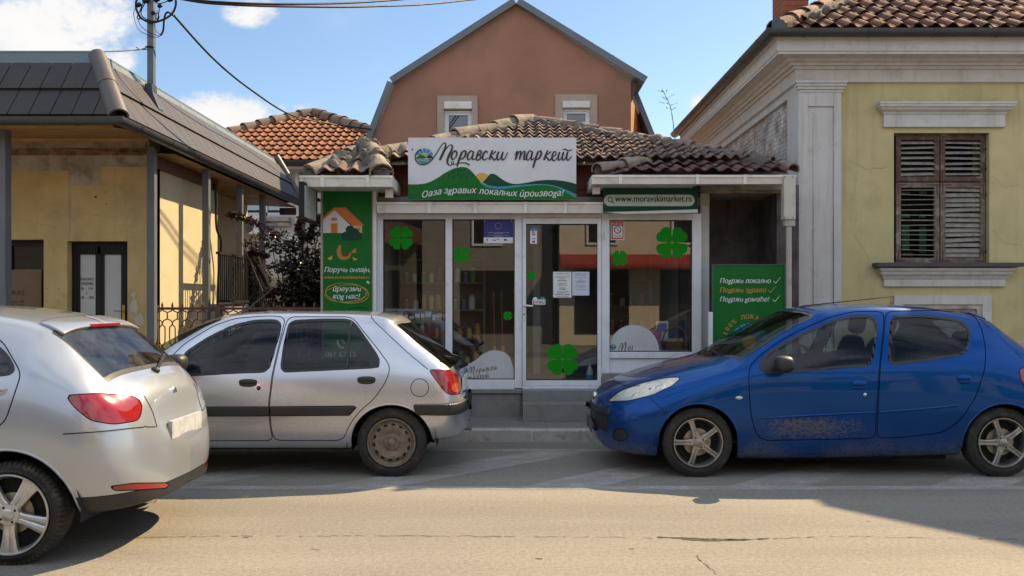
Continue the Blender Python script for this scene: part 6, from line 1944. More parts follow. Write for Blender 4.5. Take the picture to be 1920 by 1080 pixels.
for (s0, s1, r0, r1) in ((.0, .55, .098, .088), (.47, .97, .095, .082)):
    a, b = Vector(lerp(C0, C1, s0)), Vector(lerp(C0, C1, s1)); d_ = (b - a).normalized(); side = d_.cross(Vector((0, 0, 1))).normalized(); up = side.cross(d_).normalized()
    vs, fs = [], []
    for (f, r_) in ((0, r0 - .02), (0, r0), (1, r1)):
        c_ = a.lerp(b, f)
        for q in range(15): an = math.pi * (q / 14 * 1.2 - .1); vs.append(c_ + side * math.cos(an) * r_ + up * math.sin(an) * r_)
    for j in range(2):
        for q in range(14): fs.append((j * 15 + q, j * 15 + q + 1, (j + 1) * 15 + q + 1, (j + 1) * 15 + q))
    mb.add(vs, fs)
L_('hip_tiles', mb, mat('brown_hip_tile', (.085, .07, .066), .5, var=.1), lroof, smooth=True, angle=50, fix=False)
mb = MB(); mb.tube([tuple(E0 + (0.02, -.02, .05)), tuple(E1 + (.02, -.02, .05))], .06, 12); mb.tube([tuple(E0 * .45 + E1 * .55 + (0.02, -.02, .055)), tuple(E1 + (.02, -.02, .06))], .066, 12)
L_('verge_tiles', mb, MATS['brown_hip_tile'], lroof, smooth=True, angle=50)
# half-round gutter
mb = MB()
def half_gutter(mb, pts, r, dz=0):
    pts = [Vector(p) for p in pts]; vs, fs = [], []
    for i, p in enumerate(pts):
        d1_ = (pts[i] - pts[i - 1]).normalized() if i else (pts[1] - pts[0]).normalized(); d2_ = (pts[i + 1] - pts[i]).normalized() if i < len(pts) - 1 else d1_
        s1, s2 = d1_.cross(Vector((0, 0, 1))), d2_.cross(Vector((0, 0, 1))); sd = (s1 + s2).normalized(); sd = sd / max(.3, sd.dot(s1))
        for q in range(13): an = math.pi + math.pi * q / 12; vs.append(p + sd * math.cos(an) * r + Vector((0, 0, math.sin(an) * r)))
        for q in range(13): an = 2 * math.pi - math.pi * q / 12; vs.append(p + sd * math.cos(an) * (r - .006) + Vector((0, 0, math.sin(an) * (r - .006) + .0)))
    for i in range(len(pts) - 1):
        for q in range(26): fs.append((i * 26 + q, i * 26 + (q + 1) % 26, (i + 1) * 26 + (q + 1) % 26, (i + 1) * 26 + q))
    mb.add(vs, fs)
    for i in range(len(pts) - 1):
        L = (pts[i + 1] - pts[i]).length; d_ = (pts[i + 1] - pts[i]).normalized(); sd = d_.cross(Vector((0, 0, 1))); n = int(L / .75)
        for k in range(n):
            c_ = pts[i] + d_ * (L * (k + .5) / n); vs2 = []
            for e_ in (-.014, .014):
                for q in range(13): an = math.pi + math.pi * q / 12; vs2.append(c_ + d_ * e_ + sd * math.cos(an) * (r + .005) + Vector((0, 0, math.sin(an) * (r + .005))))
            mb.add(vs2, [(q, q + 1, 13 + q + 1, 13 + q) for q in range(12)])
half_gutter(mb, [(-11, GD, GZ + .085), (GX + .0, GD, GZ + .085), (GX, BACK + .05, GZ + .085)], .072)
L_('gutter', mb, M_gutd, smooth=True, angle=40, fix=False)
# steel posts of the canopy
for i, (px, D, w_, zt_) in enumerate(((5, 9.0, .115, GZ), (285, 9.98, .085, GZ), (387, 11.4, .082, GZ), (450, 12.85, .082, GZ), (492, 14.1, .082, GZ))):
    mb = MB(); x = PX(px, D); mb.box(x - w_ / 2, x + w_ / 2, D - w_ / 2, D + w_ / 2, .15, zt_ + .04)
    L_('canopy_post', mb, M_greymetal, bevel=.004)
mb = MB(); mb.box(PX(291, 10.6), PX(291, 10.6) + .012, 10.62, 10.70, PZ(474, 10.65), PZ(446, 10.65)); np_ = mb.build('house_number_plate', M_paper)
tag(np_, 'small white plate with dark marks on the corner of the ochre house', 'plate')
mb = MB()
for z_ in (PZ(452, 10.6), PZ(459, 10.6), PZ(468, 10.6)): mb.box(PX(291, 10.6) + .0121, PX(291, 10.6) + .0135, 10.635, 10.685, z_ - .015, z_ + .012)
mb.build('marks', M_ink, np_)
mb = MB(); xw = WX + .05
mb.tube(crom([(xw, 12.3, 3.1), (xw, 12.33, 2.9), (xw + .02, 12.3, 2.5), (xw + .05, 12.4, 2.3), (xw, 12.45, 1.9), (xw, 12.4, 1.3), (xw, 12.42, .3)], 6), .018, 6); o = mb.build('cable', M_black); tag(o, 'black cable hanging down the side wall of the ochre house', 'cable')
# raised veranda with railing and steps
vr = thing('veranda_railing', 'black metal railing of upright bars between the grey canopy posts', 'railing', (GX, 12.1, 1.4))
mb = MB(); xr_ = GX + .0; y0, y1 = 11.47, 12.78; zt_, zb_ = PZ(472, 11.5), PZ(567, 11.5)
mb.box(xr_ - .025, xr_ + .025, y0, y1, zt_ - .03, zt_); mb.box(xr_ - .018, xr_ + .018, y0, y1, zb_, zb_ + .03); mb.build('rail', M_black, vr)
for k in range(17):
    y_ = y0 + .04 + k * (y1 - y0 - .08) / 16; mb = MB(); mb.box(xr_ - .007, xr_ + .007, y_ - .007, y_ + .007, zb_ + .03, zt_ - .03); mb.build('bar', M_black, vr)
mb = MB()
for k in range(6): mb.tube([(xr_, y0 + .62 + .05 * math.cos(a), zb_ + .10 + k * .10 + .05 * math.sin(a)) for a in np.linspace(0, 6.28, 12)[:-1]], .006, 5, closed=True)
mb.build('scroll', M_black, vr)
sr = thing('stair_railing', 'black sloping handrail with thin bars descending behind the grey posts', 'railing', (GX + .02, 13.6, .5))
pA, pB = (GX + .0, 12.95, PZ(482, 12.95)), (GX + .0, 14.4, PZ(572, 14.4))
mb = MB(); mb.tube([pA, pB], .026, 6); mb.tube([(pA[0], pA[1], pA[2] - .75), (pB[0], pB[1], pB[2] - .72)], .015, 6); mb.build('rail', M_black, sr)
for k in range(14): q = lerp(pA, pB, (k + .5) / 14); mb = MB(); mb.box(q[0] - .006, q[0] + .006, q[1] - .006, q[1] + .006, q[2] - .75, q[2]); mb.build('bar', M_black, sr)
mb = MB(); mb.box(WX - .55, GX - .03, 11.5, 12.9, .15, zb_ - .02)
for k in range(6): mb.box(WX - .55, GX - .03, 12.9 + k * .26, 13.16 + k * .26, .15, zb_ - .02 - (k + 1) * .19)
L_('veranda', mb, M_concrete)

# ------------------------------------------------------------------ wrought iron fence
M_iron = mat('rusty_brown_iron', (.10, .045, .03), .7, var=.3, vscale=14, stain=((.16, .07, .03), .5, 20))
fe = thing('iron_fence', 'rusty brown wrought iron fence with spear tips beside the ochre house', 'fence', (PX(400, 10.3), 10.3, .15))
FD = 10.3; fz = PZ(576, FD); f0_, f1_ = PX(293, FD), PX(604, FD)
mb = MB(); mb.box(f0_, f1_, FD - .015, FD + .015, fz - .03, fz); mb.box(f0_, f1_, FD - .015, FD + .015, .34, .37); mb.build('rail', M_iron, fe)
for p in (294, 410, 520): mb = MB(); x = PX(p, FD); w_ = .016 if p != 410 else .03; mb.box(x - w_, x + w_, FD - w_, FD + w_, .15, fz + .02); mb.build('post', M_iron, fe)
mb = MB(); sp = PX(304.2, FD) - f0_; cell = PX(323, FD) - PX(304, FD)
n = int((f1_ - f0_) / cell)
for k in range(n):
    x = f0_ + sp + k * cell
    h = lambda p: PZ(p, FD)
    for sg in (-1, 1):
        e_ = cell / 2 * sg
        mb.tube(crom([(x, FD, h(579)), (x + e_ * .25, FD, h(583)), (x + e_ * .8, FD, h(585)), (x + e_, FD, h(588)), (x + e_, FD, h(596)), (x + e_ * .8, FD, h(599)), (x + e_ * .3, FD, h(601)), (x, FD, h(606)), (x, FD, h(608)), (x + e_ * .35, FD, h(612)), (x + e_ * .55, FD, h(616)), (x + e_ * .52, FD, h(640)), (x + e_ * .3, FD, h(645)), (x, FD, h(650)), (x + e_ * .4, FD, h(655)), (x + e_, FD, h(658)), (x + e_, FD, h(670))], 3), .0075, 5)
mb.build('scroll_bars', M_iron, fe, smooth=True)
for k in range(n):
    x = f0_ + sp + k * cell; mb = MB(); mb.lathe([(.007, 0), (.016, .018), (.010, .04), (.0, .066)], (x, FD, fz - .002), axis='z', n=8); mb.build('spear_tip', M_iron, fe, smooth=True)

# ------------------------------------------------------------------ orange-roofed white house at the back
WH = 20.0
M_wwall = mat('white_plaster', (.52, .52, .53), .9, var=.08, vscale=1.5, bump=.25, bscale=25, stain=((.42, .41, .40), .4, 1.5))
bh = thing('house', 'white house with a hipped orange tile roof and an air conditioner behind the shrub', 'house', (PX(570, WH), WH + 3, .15))
xa, xb = PX(235, WH), PX(840, WH); he = PZ(310, WH)
h1 = (PX(452, WH), PX(545, WH), PZ(404, WH), PZ(378, WH))
mb = MB(); wall_xz(mb, xa, xb, .15, he, WH, WH + .3, [h1]); mb.box(xa, xa + .3, WH + .3, WH + 8, .15, he); mb.box(xb - .3, xb, WH + .3, WH + 8, .15, he); bh_w = mb.build('wall', M_wwall, bh)
mb = MB(); frame_xz(mb, *h1, .07, WH + .06, WH + .12); mb.box(PX(497, WH), PX(500, WH), WH + .06, WH + .12, h1[2], h1[3]); w_ = mb.build('window', M_pvc, bh)
mb = MB(); mb.quad((h1[0], WH + .1, h1[2]), (h1[1], WH + .1, h1[2]), (h1[1], WH + .1, h1[3]), (h1[0], WH + .1, h1[3])); mb.build('pane', glass('far_pane', (.3, .34, .36), 0, 3.5), w_)
mb = MB(); mb.box(h1[0] - .2, h1[1] + .2, WH + .4, WH + .5, h1[2] - .3, h1[3] + .3); mb.build('curtain', M_curtain, w_)
mb = MB(); mb.box(h1[0] - .15, PX(545, WH), WH - .12, WH, h1[2] - .14, h1[2] - .05); mb.box(PX(500, WH), PX(546, WH), WH - .08, WH, h1[2] - .24, h1[2] - .16); mb.box(PX(562, WH), PX(572, WH), WH - .05, WH, PZ(425, WH), PZ(412, WH)); mb.build('sill', M_concrete, bh)
e0 = np.array((PX(215, WH - .6), WH - .6, PZ(302, WH - .6))); e1 = np.array((PX(862, WH - .6), WH - .6, PZ(302, WH - .6))); PKD = WH + 3.0
pkk = np.array((PX(588, PKD), PKD, PZ(212, PKD))); vv_ = np.array((0, PKD - WH + .6, pkk[2] - e0[2])); vl_ = np.linalg.norm(vv_); ul_ = e1[0] - e0[0]
mb = MB(); tile_slope(mb, e0, (1, 0, 0), vv_, ul_, vl_, poly=[(-.15, -.05), (ul_ + .15, -.05), (pkk[0] - e0[0] + .25, vl_ + .05), (pkk[0] - e0[0] - .25, vl_ + .05)], tw=.19, tl=.36, amp=.040, lip=.042, seed=3, style='roman', jitter=.004, sub=8)
br_ = mb.build('roof', M_tile_or, bh, smooth=True, angle=40, fix=False)
mb = MB(); ridge_tiles(mb, e0 + (.02, -.02, .0), pkk + (0, -.02, .0), r=.15, tl=.42, seed=8, wob=.008); ridge_tiles(mb, e1 + (0, -.02, .0), pkk + (0, -.02, .0), r=.15, tl=.42, seed=9, wob=.008); mb.build('ridge_tiles', mat('ridge_orange', (.15, .10, .07), .9, var=.3, tint=.3, stain=((.17, .14, .10), .8, 4)), br_, smooth=True, angle=45)
mb = MB(); lump(mb, e0 + (0, .02, -.06), pkk + (0, .02, -.06), .17, .10, seed=15, amp=.02); lump(mb, e1 + (0, .02, -.06), pkk + (0, .02, -.06), .17, .10, seed=16, amp=.02); mb.build('mortar', M_mortar, br_, smooth=True)
mb = MB(); mb.add([tuple(e0 + (0, .05, -.06)), tuple(e1 + (0, .05, -.06)), tuple(pkk + (0, 0, -.08)), (e0[0], WH + 6.6, e0[2]), (e1[0], WH + 6.6, e1[2])], [(0, 1, 2), (0, 2, 3), (1, 4, 2), (3, 2, 4)]); mb.build('roof_boarding', M_tile_or, br_, fix=False)
mb = MB(); mb.box(e0[0], e1[0], WH - .55, WH + .0, e0[2] - .16, e0[2] - .10); mb.build('soffit', M_wwall, bh)
mb = MB(); half_gutter(mb, [(e0[0], WH - .68, e0[2] - .0), (e1[0], WH - .68, e1[2] - .0)], .085); mb.build('gutter', M_gutd, bh, smooth=True, angle=40, fix=False)
mb = MB(); mb.tube([(PX(560, WH), WH - .1, .2), (PX(560, WH), WH - .1, e0[2] - .1)], .05, 8); mb.build('downpipe', M_gutterw, bh)
ac = thing('air_conditioner', 'pale outdoor air conditioner unit on the white wall under the window', 'air conditioner', (PX(473, WH), WH - .2, PZ(441, WH)))
mb = MB(); mb.box(PX(448, WH), PX(500, WH), WH - .38, WH - .06, PZ(441, WH), PZ(407, WH)); ab = mb.build('casing', M_gutterw, ac, bevel=.01)
mb = MB(); mb.lathe([(.17, -.01), (.185, -.012), (.19, 0)], (PX(470, WH), WH - .38, PZ(424, WH)), n=28); disc(mb, PX(470, WH), PZ(424, WH), .17, WH - .382); mb.build('fan_grille', M_darkmetal, ac)
mb = MB(); mb.box(PX(455, WH), PX(457, WH), WH - .3, WH, PZ(444, WH), PZ(441, WH)); mb.box(PX(492, WH), PX(494, WH), WH - .3, WH, PZ(444, WH), PZ(441, WH)); mb.build('bracket', M_darkmetal, ac)
mb = MB(); mb.box(PX(400, 17.5), PX(590, 17.5), 17.5, 17.7, .15, PZ(520, 17.5)); o = mb.build('garden_wall', M_concrete); tag(o, 'low pale concrete garden wall behind the dark red shrub', 'wall')

# ------------------------------------------------------------------ terracotta gable house
GH = 17.0
M_terra = mat('terracotta_plaster', (.33, .172, .115), .95, var=.16, vscale=.7, bump=1.0, bscale=30, fine=.10, stain=((.25, .145, .105), .45, 1.0))
M_terra2 = mat('sunlit_terracotta_plaster', (.50, .20, .075), .95, var=.1, bump=.6, bscale=30, fine=.08)  # sunlight on the side wall painted in as a brighter orange
gh = thing('house', 'tall terracotta gable house with grey roof edges and two shuttered attic windows', 'house', (PX(966, GH), GH + 4, .15))
G = lambda a, b, D=GH: (PX(a, D), PZ(b, D))
mb = MB()
w1 = (*[PX(p, GH) for p in (833, 885)], PZ(262, GH), PZ(191, GH)); w2 = (*[PX(p, GH) for p in (1055, 1106)], PZ(260, GH), PZ(190, GH))
# gable wall as strips so that the windows are real openings
prof_ = [(672, 330), (740, 158), (968, 10), (1183, 149)]
xs_ = sorted({672, 740, 833, 885, 968, 1055, 1106, 1183})
def ztop(p): return float(np.interp(p, [q[0] for q in prof_], [q[1] for q in prof_]))
for a, b in zip(xs_[:-1], xs_[1:]):
    lo = 700
    if (a, b) in ((833, 885), (1055, 1106)):
        yb_ = 191 if a == 833 else 190
        pts = [G(a, yb_), G(b, yb_), G(b, ztop(b)), G(a, ztop(a))]
        pl(mb, pts, GH); pl(mb, [G(a, lo), G(b, lo), G(b, 262), G(a, 262)], GH)
    else: pl(mb, [G(a, lo), G(b, lo), G(b, ztop(b)), G(a, ztop(a))], GH)
mb.build('gable_wall', M_terra, gh, fix=False)
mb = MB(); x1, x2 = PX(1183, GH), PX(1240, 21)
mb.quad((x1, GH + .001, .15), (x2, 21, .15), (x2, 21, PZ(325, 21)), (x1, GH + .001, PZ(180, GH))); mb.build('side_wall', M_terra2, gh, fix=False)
for i, w_ in enumerate((w1, w2)):
    a, b, c_, d_ = w_; s_ = PX(966 + 12, GH)
    px0, px1 = ((820, 895.5), (1041, 1119.5))[i]; py0 = (180, 177.5)[i]
    mb = MB(); mb.box(PX(px0, GH), a, GH - .035, GH + .05, c_, PZ(py0, GH)); mb.box(b, PX(px1, GH), GH - .035, GH + .05, c_, PZ(py0, GH)); mb.box(a, b, GH - .035, GH + .05, d_, PZ(py0, GH))
    su = mb.build('window_surround', mat('beige_render', (.40, .33, .26), .95, var=.08, bump=.8, bscale=50, fine=.1), gh)
    mb = MB(); mb.box(a, b, GH - .06, GH + .16, PZ((205, 203)[i], GH), d_ - .002); mb.build('shutter_box', M_gutterw, su, bevel=.012)
    mb = MB(); frame_xz(mb, a, b, c_, PZ((207, 204)[i], GH), .035, GH + .04, GH + .12); frame_xz(mb, a + .035, b - .035, c_, PZ((207, 204)[i], GH) - .035, .045, GH + .06, GH + .12); fo = mb.build('window', M_pvc, gh)
    mb = MB(); mb.quad((a, GH + .10, c_), (b, GH + .10, c_), (b, GH + .10, d_), (a, GH + .10, d_)); mb.build('pane', M_glass_far, fo)
    mb = MB(); mb.box(a - .1, b + .1, GH + .2, GH + .22, c_, d_)
    for q in range(9): x = a + (b - a) * q / 9; mb.box(x, x + .02, GH + .18, GH + .2, c_, d_)
    mb.build('curtain', M_curtain, fo)
    mb = MB(); mb.box(a, b, GH + .001, GH + .2, c_ - .1, c_); mb.build('sill', M_concrete, fo)
# roof slabs with grey edges
def slab(p, q, th, y0, y1, m, nm, par, out=.0):
    (a, b), (c_, d_) = p, q; dx, dz = c_ - a, d_ - b; l = math.hypot(dx, dz); nx, nz = -dz / l * th, dx / l * th
    if nz < 0: nx, nz = -nx, -nz
    mb = MB(); mb.prism([(a, b), (c_, d_), (c_ + nx, d_ + nz), (a + nx, b + nz)], y0, y1); return mb.build(nm, m, par)
M_redge = mat('grey_roof_edge', (.135, .155, .175), .5, var=.1)
ap = G(968, 10); lk = G(738, 158); lf = G(668, 340); rk = G(1207, 157)
rA = slab(lk, ap, .12, GH - .12, GH + 8, M_redge, 'roof', gh); slab(ap, rk, .12, GH - .12, GH + 8, M_redge, 'roof', gh)
slab(lf, lk, .11, GH - .12, GH + 8, M_redge, 'roof', gh)
r1 = (PX(1186, 17.6), PZ(176, 17.6)); r2 = (PX(1240, 17.6), PZ(310, 17.6)); slab(r2, r1, .10, 17.55, 23, M_redge, 'roof', gh)
mb = MB(); mb.prism([(PX(1183, GH), PZ(152, GH)), (PX(1196, GH), PZ(158, GH)), (PX(1184, GH), PZ(192, GH))], GH + .02, GH + .6); mb.build('eave_board', mat('dark_eave', (.09, .06, .045), .8), gh)
mb = MB()
for (p, q, n_) in ((lk, ap, 7), (ap, rk, 6)):
    for k in range(n_):
        s_ = (k + .3) / n_; c_ = lerp((*p, 0), (*q, 0), s_); d_ = lerp((*p, 0), (*q, 0), s_ + .05); mb.prism([(c_[0], c_[1] + .13), (d_[0], d_[1] + .13), (d_[0], d_[1] + .17), (c_[0], c_[1] + .155)], GH - .05, GH + 7.9)
mb.build('tile_steps', M_tile_brown, gh)

# ------------------------------------------------------------------ yellow house on the right
RD = 11.2
M_ryel = mat('pale_yellow_facade', (.52, .455, .235), .92, var=.10, vscale=2, bump=.4, bscale=40, stain=((.38, .32, .17), .55, 1.8), fine=.05, drip=((.36, .30, .18), .65, 6))
M_rwhite = mat('white_facade_trim', (.56, .55, .535), .85, var=.08, vscale=3, bump=.3, bscale=40, stain=((.38, .35, .31), .5, 3), drip=((.36, .33, .29), .45, 9))
M_rwood = mat('peeling_brown_wood', (.095, .058, .040), .85, var=.4, vscale=10, bump=.7, bscale=45, stain=((.25, .21, .18), .85, 8))
M_slat = mat('grey_weathered_slat', (.255, .235, .215), .9, var=.3, vscale=9, bump=.5, bscale=50, stain=((.12, .085, .06), .6, 9))
rh = thing('house', 'old yellow house with white pilaster, cornice and weathered brown shutters', 'house', (5.5, RD + 3, .15))
def R_(name, mb, m, par=None, **k): return mb.build(name, m, par or rh, **k)
rx = PX(1497, RD); RE = 7.4
zf = lambda p, D=RD: PZ(p, D)
op = (PX(1676, RD), PX(1855, RD), zf(494), zf(249))
bo = (PX(1668, RD), PX(1850, RD), .3, zf(566))
mb = MB(); wall_xz(mb, rx, RE, .15, zf(135), RD, RD + .4, [op, bo]); R_('front_wall', mb, M_ryel)
mb = MB(); mb.box(RE - .4, RE, RD + .4, 17, .15, 4.2); R_('far_wall', mb, M_ryel)
# side wall: brick panel under the frieze
M_brick = mat('whitewashed_brick', (.52, .49, .46), .95, var=.5, vscale=4, bump=1.0, bscale=26, stain=((.30, .10, .045), .75, 2.6), fine=.25)
def add_brick(m):
    t = NT(m.node_tree); p = t.nodes['Principled BSDF']; tc = t.new('ShaderNodeTexCoord'); q = t.xyz(tc.outputs['Object'])
    bt_ = t.new('ShaderNodeTexBrick'); wv = t.math('MULTIPLY', t.math('SUBTRACT', t.noise(tc.outputs['Object'], 7, 3), .5), .07); t.links.new(t.comb(t.math('ADD', q[1], wv), t.math('ADD', q[2], wv), 0.0), bt_.inputs['Vector']); bt_.inputs['Scale'].default_value = 1; bt_.inputs['Brick Width'].default_value = .21; bt_.inputs['Row Height'].default_value = .062; bt_.inputs['Mortar Size'].default_value = .009
    b = t.new('ShaderNodeBump'); b.inputs['Distance'].default_value = .02; t.links.new(t.math('ADD', t.math('MULTIPLY', bt_.outputs['Fac'], -1.0), t.math('MULTIPLY', t.noise(tc.outputs['Object'], 25, 5, .7), 1.2)), b.inputs['Height']); t.links.new(b.outputs[0], p.inputs['Normal'])
    old = p.inputs['Base Color'].links[0].from_socket
    t.links.new(t.mix(t.math('MULTIPLY', bt_.outputs['Fac'], .35), old, (.12, .10, .085)), p.inputs['Base Color'])
add_brick(M_brick)
mb = MB(); mb.box(rx + .05, rx + .4, RD + .4, 17, .15, 4.25); R_('brick_side_wall', mb, M_brick)
mb = MB(); mb.box(rx - .005, rx + .4, RD + .001, RD + .44, .15, zf(135)); mb.box(rx - .003, rx + .06, RD + .44, 17, PZ(176, RD + .15), 4.2); R_('side_frieze', mb, M_rwhite)
mb = MB(); mb.add([(rx + .042, RD + .445, 2.2), (rx + .042, 13.4, 2.2), (rx + .042, 13.4, 2.75), (rx + .042, RD + .445, 3.5)], [(0, 1, 2, 3)]); R_('grey_render_patch', mb, mat('blue_grey_render', (.25, .265, .29), .9, var=.1), fix=False)
# cornice: profile swept along the front and round the left corner
def sweep_cornice(prof, name, m):
    """prof: (out, z) pairs"""
    mb = MB(); path = [(lambda o: (RE + .3, RD - o)), (lambda o: (rx - o, RD - o)), (lambda o: (rx - o, 17.2))]
    vs = []; n = len(prof)
    for f in path:
        for (o, z) in prof: x, y = f(o); vs.append((x, y, z))
    fs = [(i * n + k, i * n + k + 1, (i + 1) * n + k + 1, (i + 1) * n + k) for i in range(2) for k in range(n - 1)]
    mb.add(vs, fs); fs2 = tuple(range(n)); mb.add(vs[:n], [fs2]); mb.add(vs[2 * n:], [fs2]); return R_(name, mb, m)
cz = lambda p, o: PZ(p, RD - o)
ky = .80
sweep_cornice([(.0, cz(158, .0)), (.012, cz(156, .02)), (.05, cz(153.5, .05)), (.05, cz(131, .05)), (.08, cz(129, .08)), (.09, cz(124, .09)), (.13, cz(122, .13)), (.14, cz(117, .14)), (.18, cz(114, .18)), (.20, cz(108, .2)), (.26, cz(104.5, .26)), (.27, cz(102, .27)), (.36, cz(101, .36)), (.36, cz(97, .36)), (.375, cz(95, .375)), (.375, cz(72, .375)), (.40, cz(69, .4)), (.40, cz(66, .4)), (.0, cz(66, .4))], 'cornice', M_rwhite)
# pilaster
mb = MB()
px0, px1 = PX(1497, RD - .05), PX(1578, RD - .05)
mb.box(px0 - .0, PX(1513, RD), RD - .05, RD, .15, zf(173)); mb.box(PX(1561, RD), px1, RD - .05, RD, .15, zf(173)); mb.box(PX(1513, RD), PX(1561, RD), RD - .05, RD, zf(201), zf(173)); mb.box(PX(1513, RD), PX(1561, RD), RD - .028, RD, .15, zf(201))
mb.box(PX(1523, RD), PX(1551, RD), RD - .040, RD - .027, .15, zf(211))
R_('pilaster', mb, M_rwhite, bevel=.006)
mb = MB()
for (o, a, b, e_) in ((.06, 1496, 1582, (173, 167)), (.08, 1495, 1585, (167, 161)), (.10, 1494, 1588, (161, 155)), (.12, 1493.5, 1590, (155, 150))): mb.box(rx - (o - .05), PX(b, RD - o), RD - o, RD, PZ(e_[0], RD - o), PZ(e_[1], RD - o))
R_('capital', mb, M_rwhite, bevel=.006)
# lintel and sill mouldings
def mould(x0, x1, prof, name, m):
    """prof rows: (out, side, py) from bottom to top"""
    mb = MB(); vs = []
    for (o, s_, p) in prof:
        z = PZ(p, RD - o); vs += [(x0 - s_, RD, z), (x0 - s_, RD - o, z), (x1 + s_, RD - o, z), (x1 + s_, RD, z)]
    fs = [(i * 4 + k, i * 4 + k + 1, (i + 1) * 4 + k + 1, (i + 1) * 4 + k) for i in range(len(prof) - 1) for k in range(3)]
    fs += [(0, 1, 2, 3), tuple((len(prof) - 1) * 4 + k for k in (3, 2, 1, 0))]
    mb.add(vs, fs); return R_(name, mb, m, bevel=.003)
lx0, lx1 = PX(1655, RD), PX(1882, RD)
mould(lx0, lx1, [(.04, 0, 238), (.04, 0, 215), (.05, .01, 214), (.06, .02, 210), (.10, .05, 205), (.11, .06, 201), (.13, .08, 199), (.13, .08, 195), (.14, .09, 194), (.14, .09, 189.5)], 'lintel_cornice', M_rwhite)
sx0, sx1 = PX(1655, RD), PX(1882, RD)
mould(sx0, sx1, [(.04, 0, 537), (.04, 0, 524), (.05, .01, 523), (.07, .03, 518), (.10, .05, 514), (.11, .06, 510), (.13, .08, 507), (.14, .09, 502.5)], 'sill_moulding', M_rwhite)
mb = MB(); mb.box(sx0 - .13, sx1 + .17, RD - .17, RD + .1, zf(501), zf(493.5)); R_('sill_cap', mb, mat('lead_sheet', (.05, .05, .055), .5, var=.2))
# hairline cracks
def hair(pts, D, m, seed):
    r_ = random.Random(seed); q = []
    for (a, b) in zip(pts[:-1], pts[1:]):
        for k in range(14): s_ = k / 14; q.append((a[0] + (b[0] - a[0]) * s_ + r_.gauss(0, .8), a[1] + (b[1] - a[1]) * s_ + r_.gauss(0, .8)))
    for a, b in zip(q[:-1], q[1:]):
        w_ = r_.uniform(.15, .4)
        m.quad((PX(a[0], D), D, PZ(a[1] + w_, D)), (PX(b[0], D), D, PZ(b[1] + w_, D)), (PX(b[0] + .3, D), D, PZ(b[1] - w_, D)), (PX(a[0] + .3, D), D, PZ(a[1] - w_, D)))
mb = MB()
for k, p in enumerate(([(1590, 300), (1625, 318), (1668, 312)], [(1600, 440), (1622, 470), (1630, 492)], [(1860, 330), (1885, 352), (1915, 345)], [(1862, 430), (1880, 455), (1918, 462)], [(1585, 180), (1600, 215), (1590, 250)], [(1640, 545), (1620, 570), (1625, 600)])): hair(p, RD - .002, mb, k)
R_('cracks', mb, mat('crack_line', (.31, .27, .145), .95), fix=False)
mb = MB()
for k, p in enumerate(([(30, 410), (70, 418), (110, 428)], [(200, 440), (235, 432), (262, 440)], [(160, 400), (200, 408), (240, 402)], [(85, 440), (100, 470), (96, 520)])): hair(p, WD - .003, mb, k + 9)
L_('cracks', mb, MATS['crack_line'], fix=False)
# basement window surround
mb = MB(); frame_xz(mb, PX(1675, RD), PX(1857, RD), .1, zf(554), PX(1692, RD) - PX(1675, RD), RD - .03, RD - .001); R_('basement_surround', mb, M_rwhite, bevel=.004)
mb = MB(); frame_xz(mb, PX(1692, RD), PX(1840, RD), .1, zf(570), .06, RD - .012, RD + .02); mb.box(PX(1690, RD), PX(1842, RD), RD + .02, RD + .06, .1, zf(568)); R_('basement_panel', mb, M_concrete)
mb = MB(); mb.box(rx + .55, RE, RD - .02, RD - .001, .15, PZ(640, RD)); R_('base_render', mb, M_concrete)
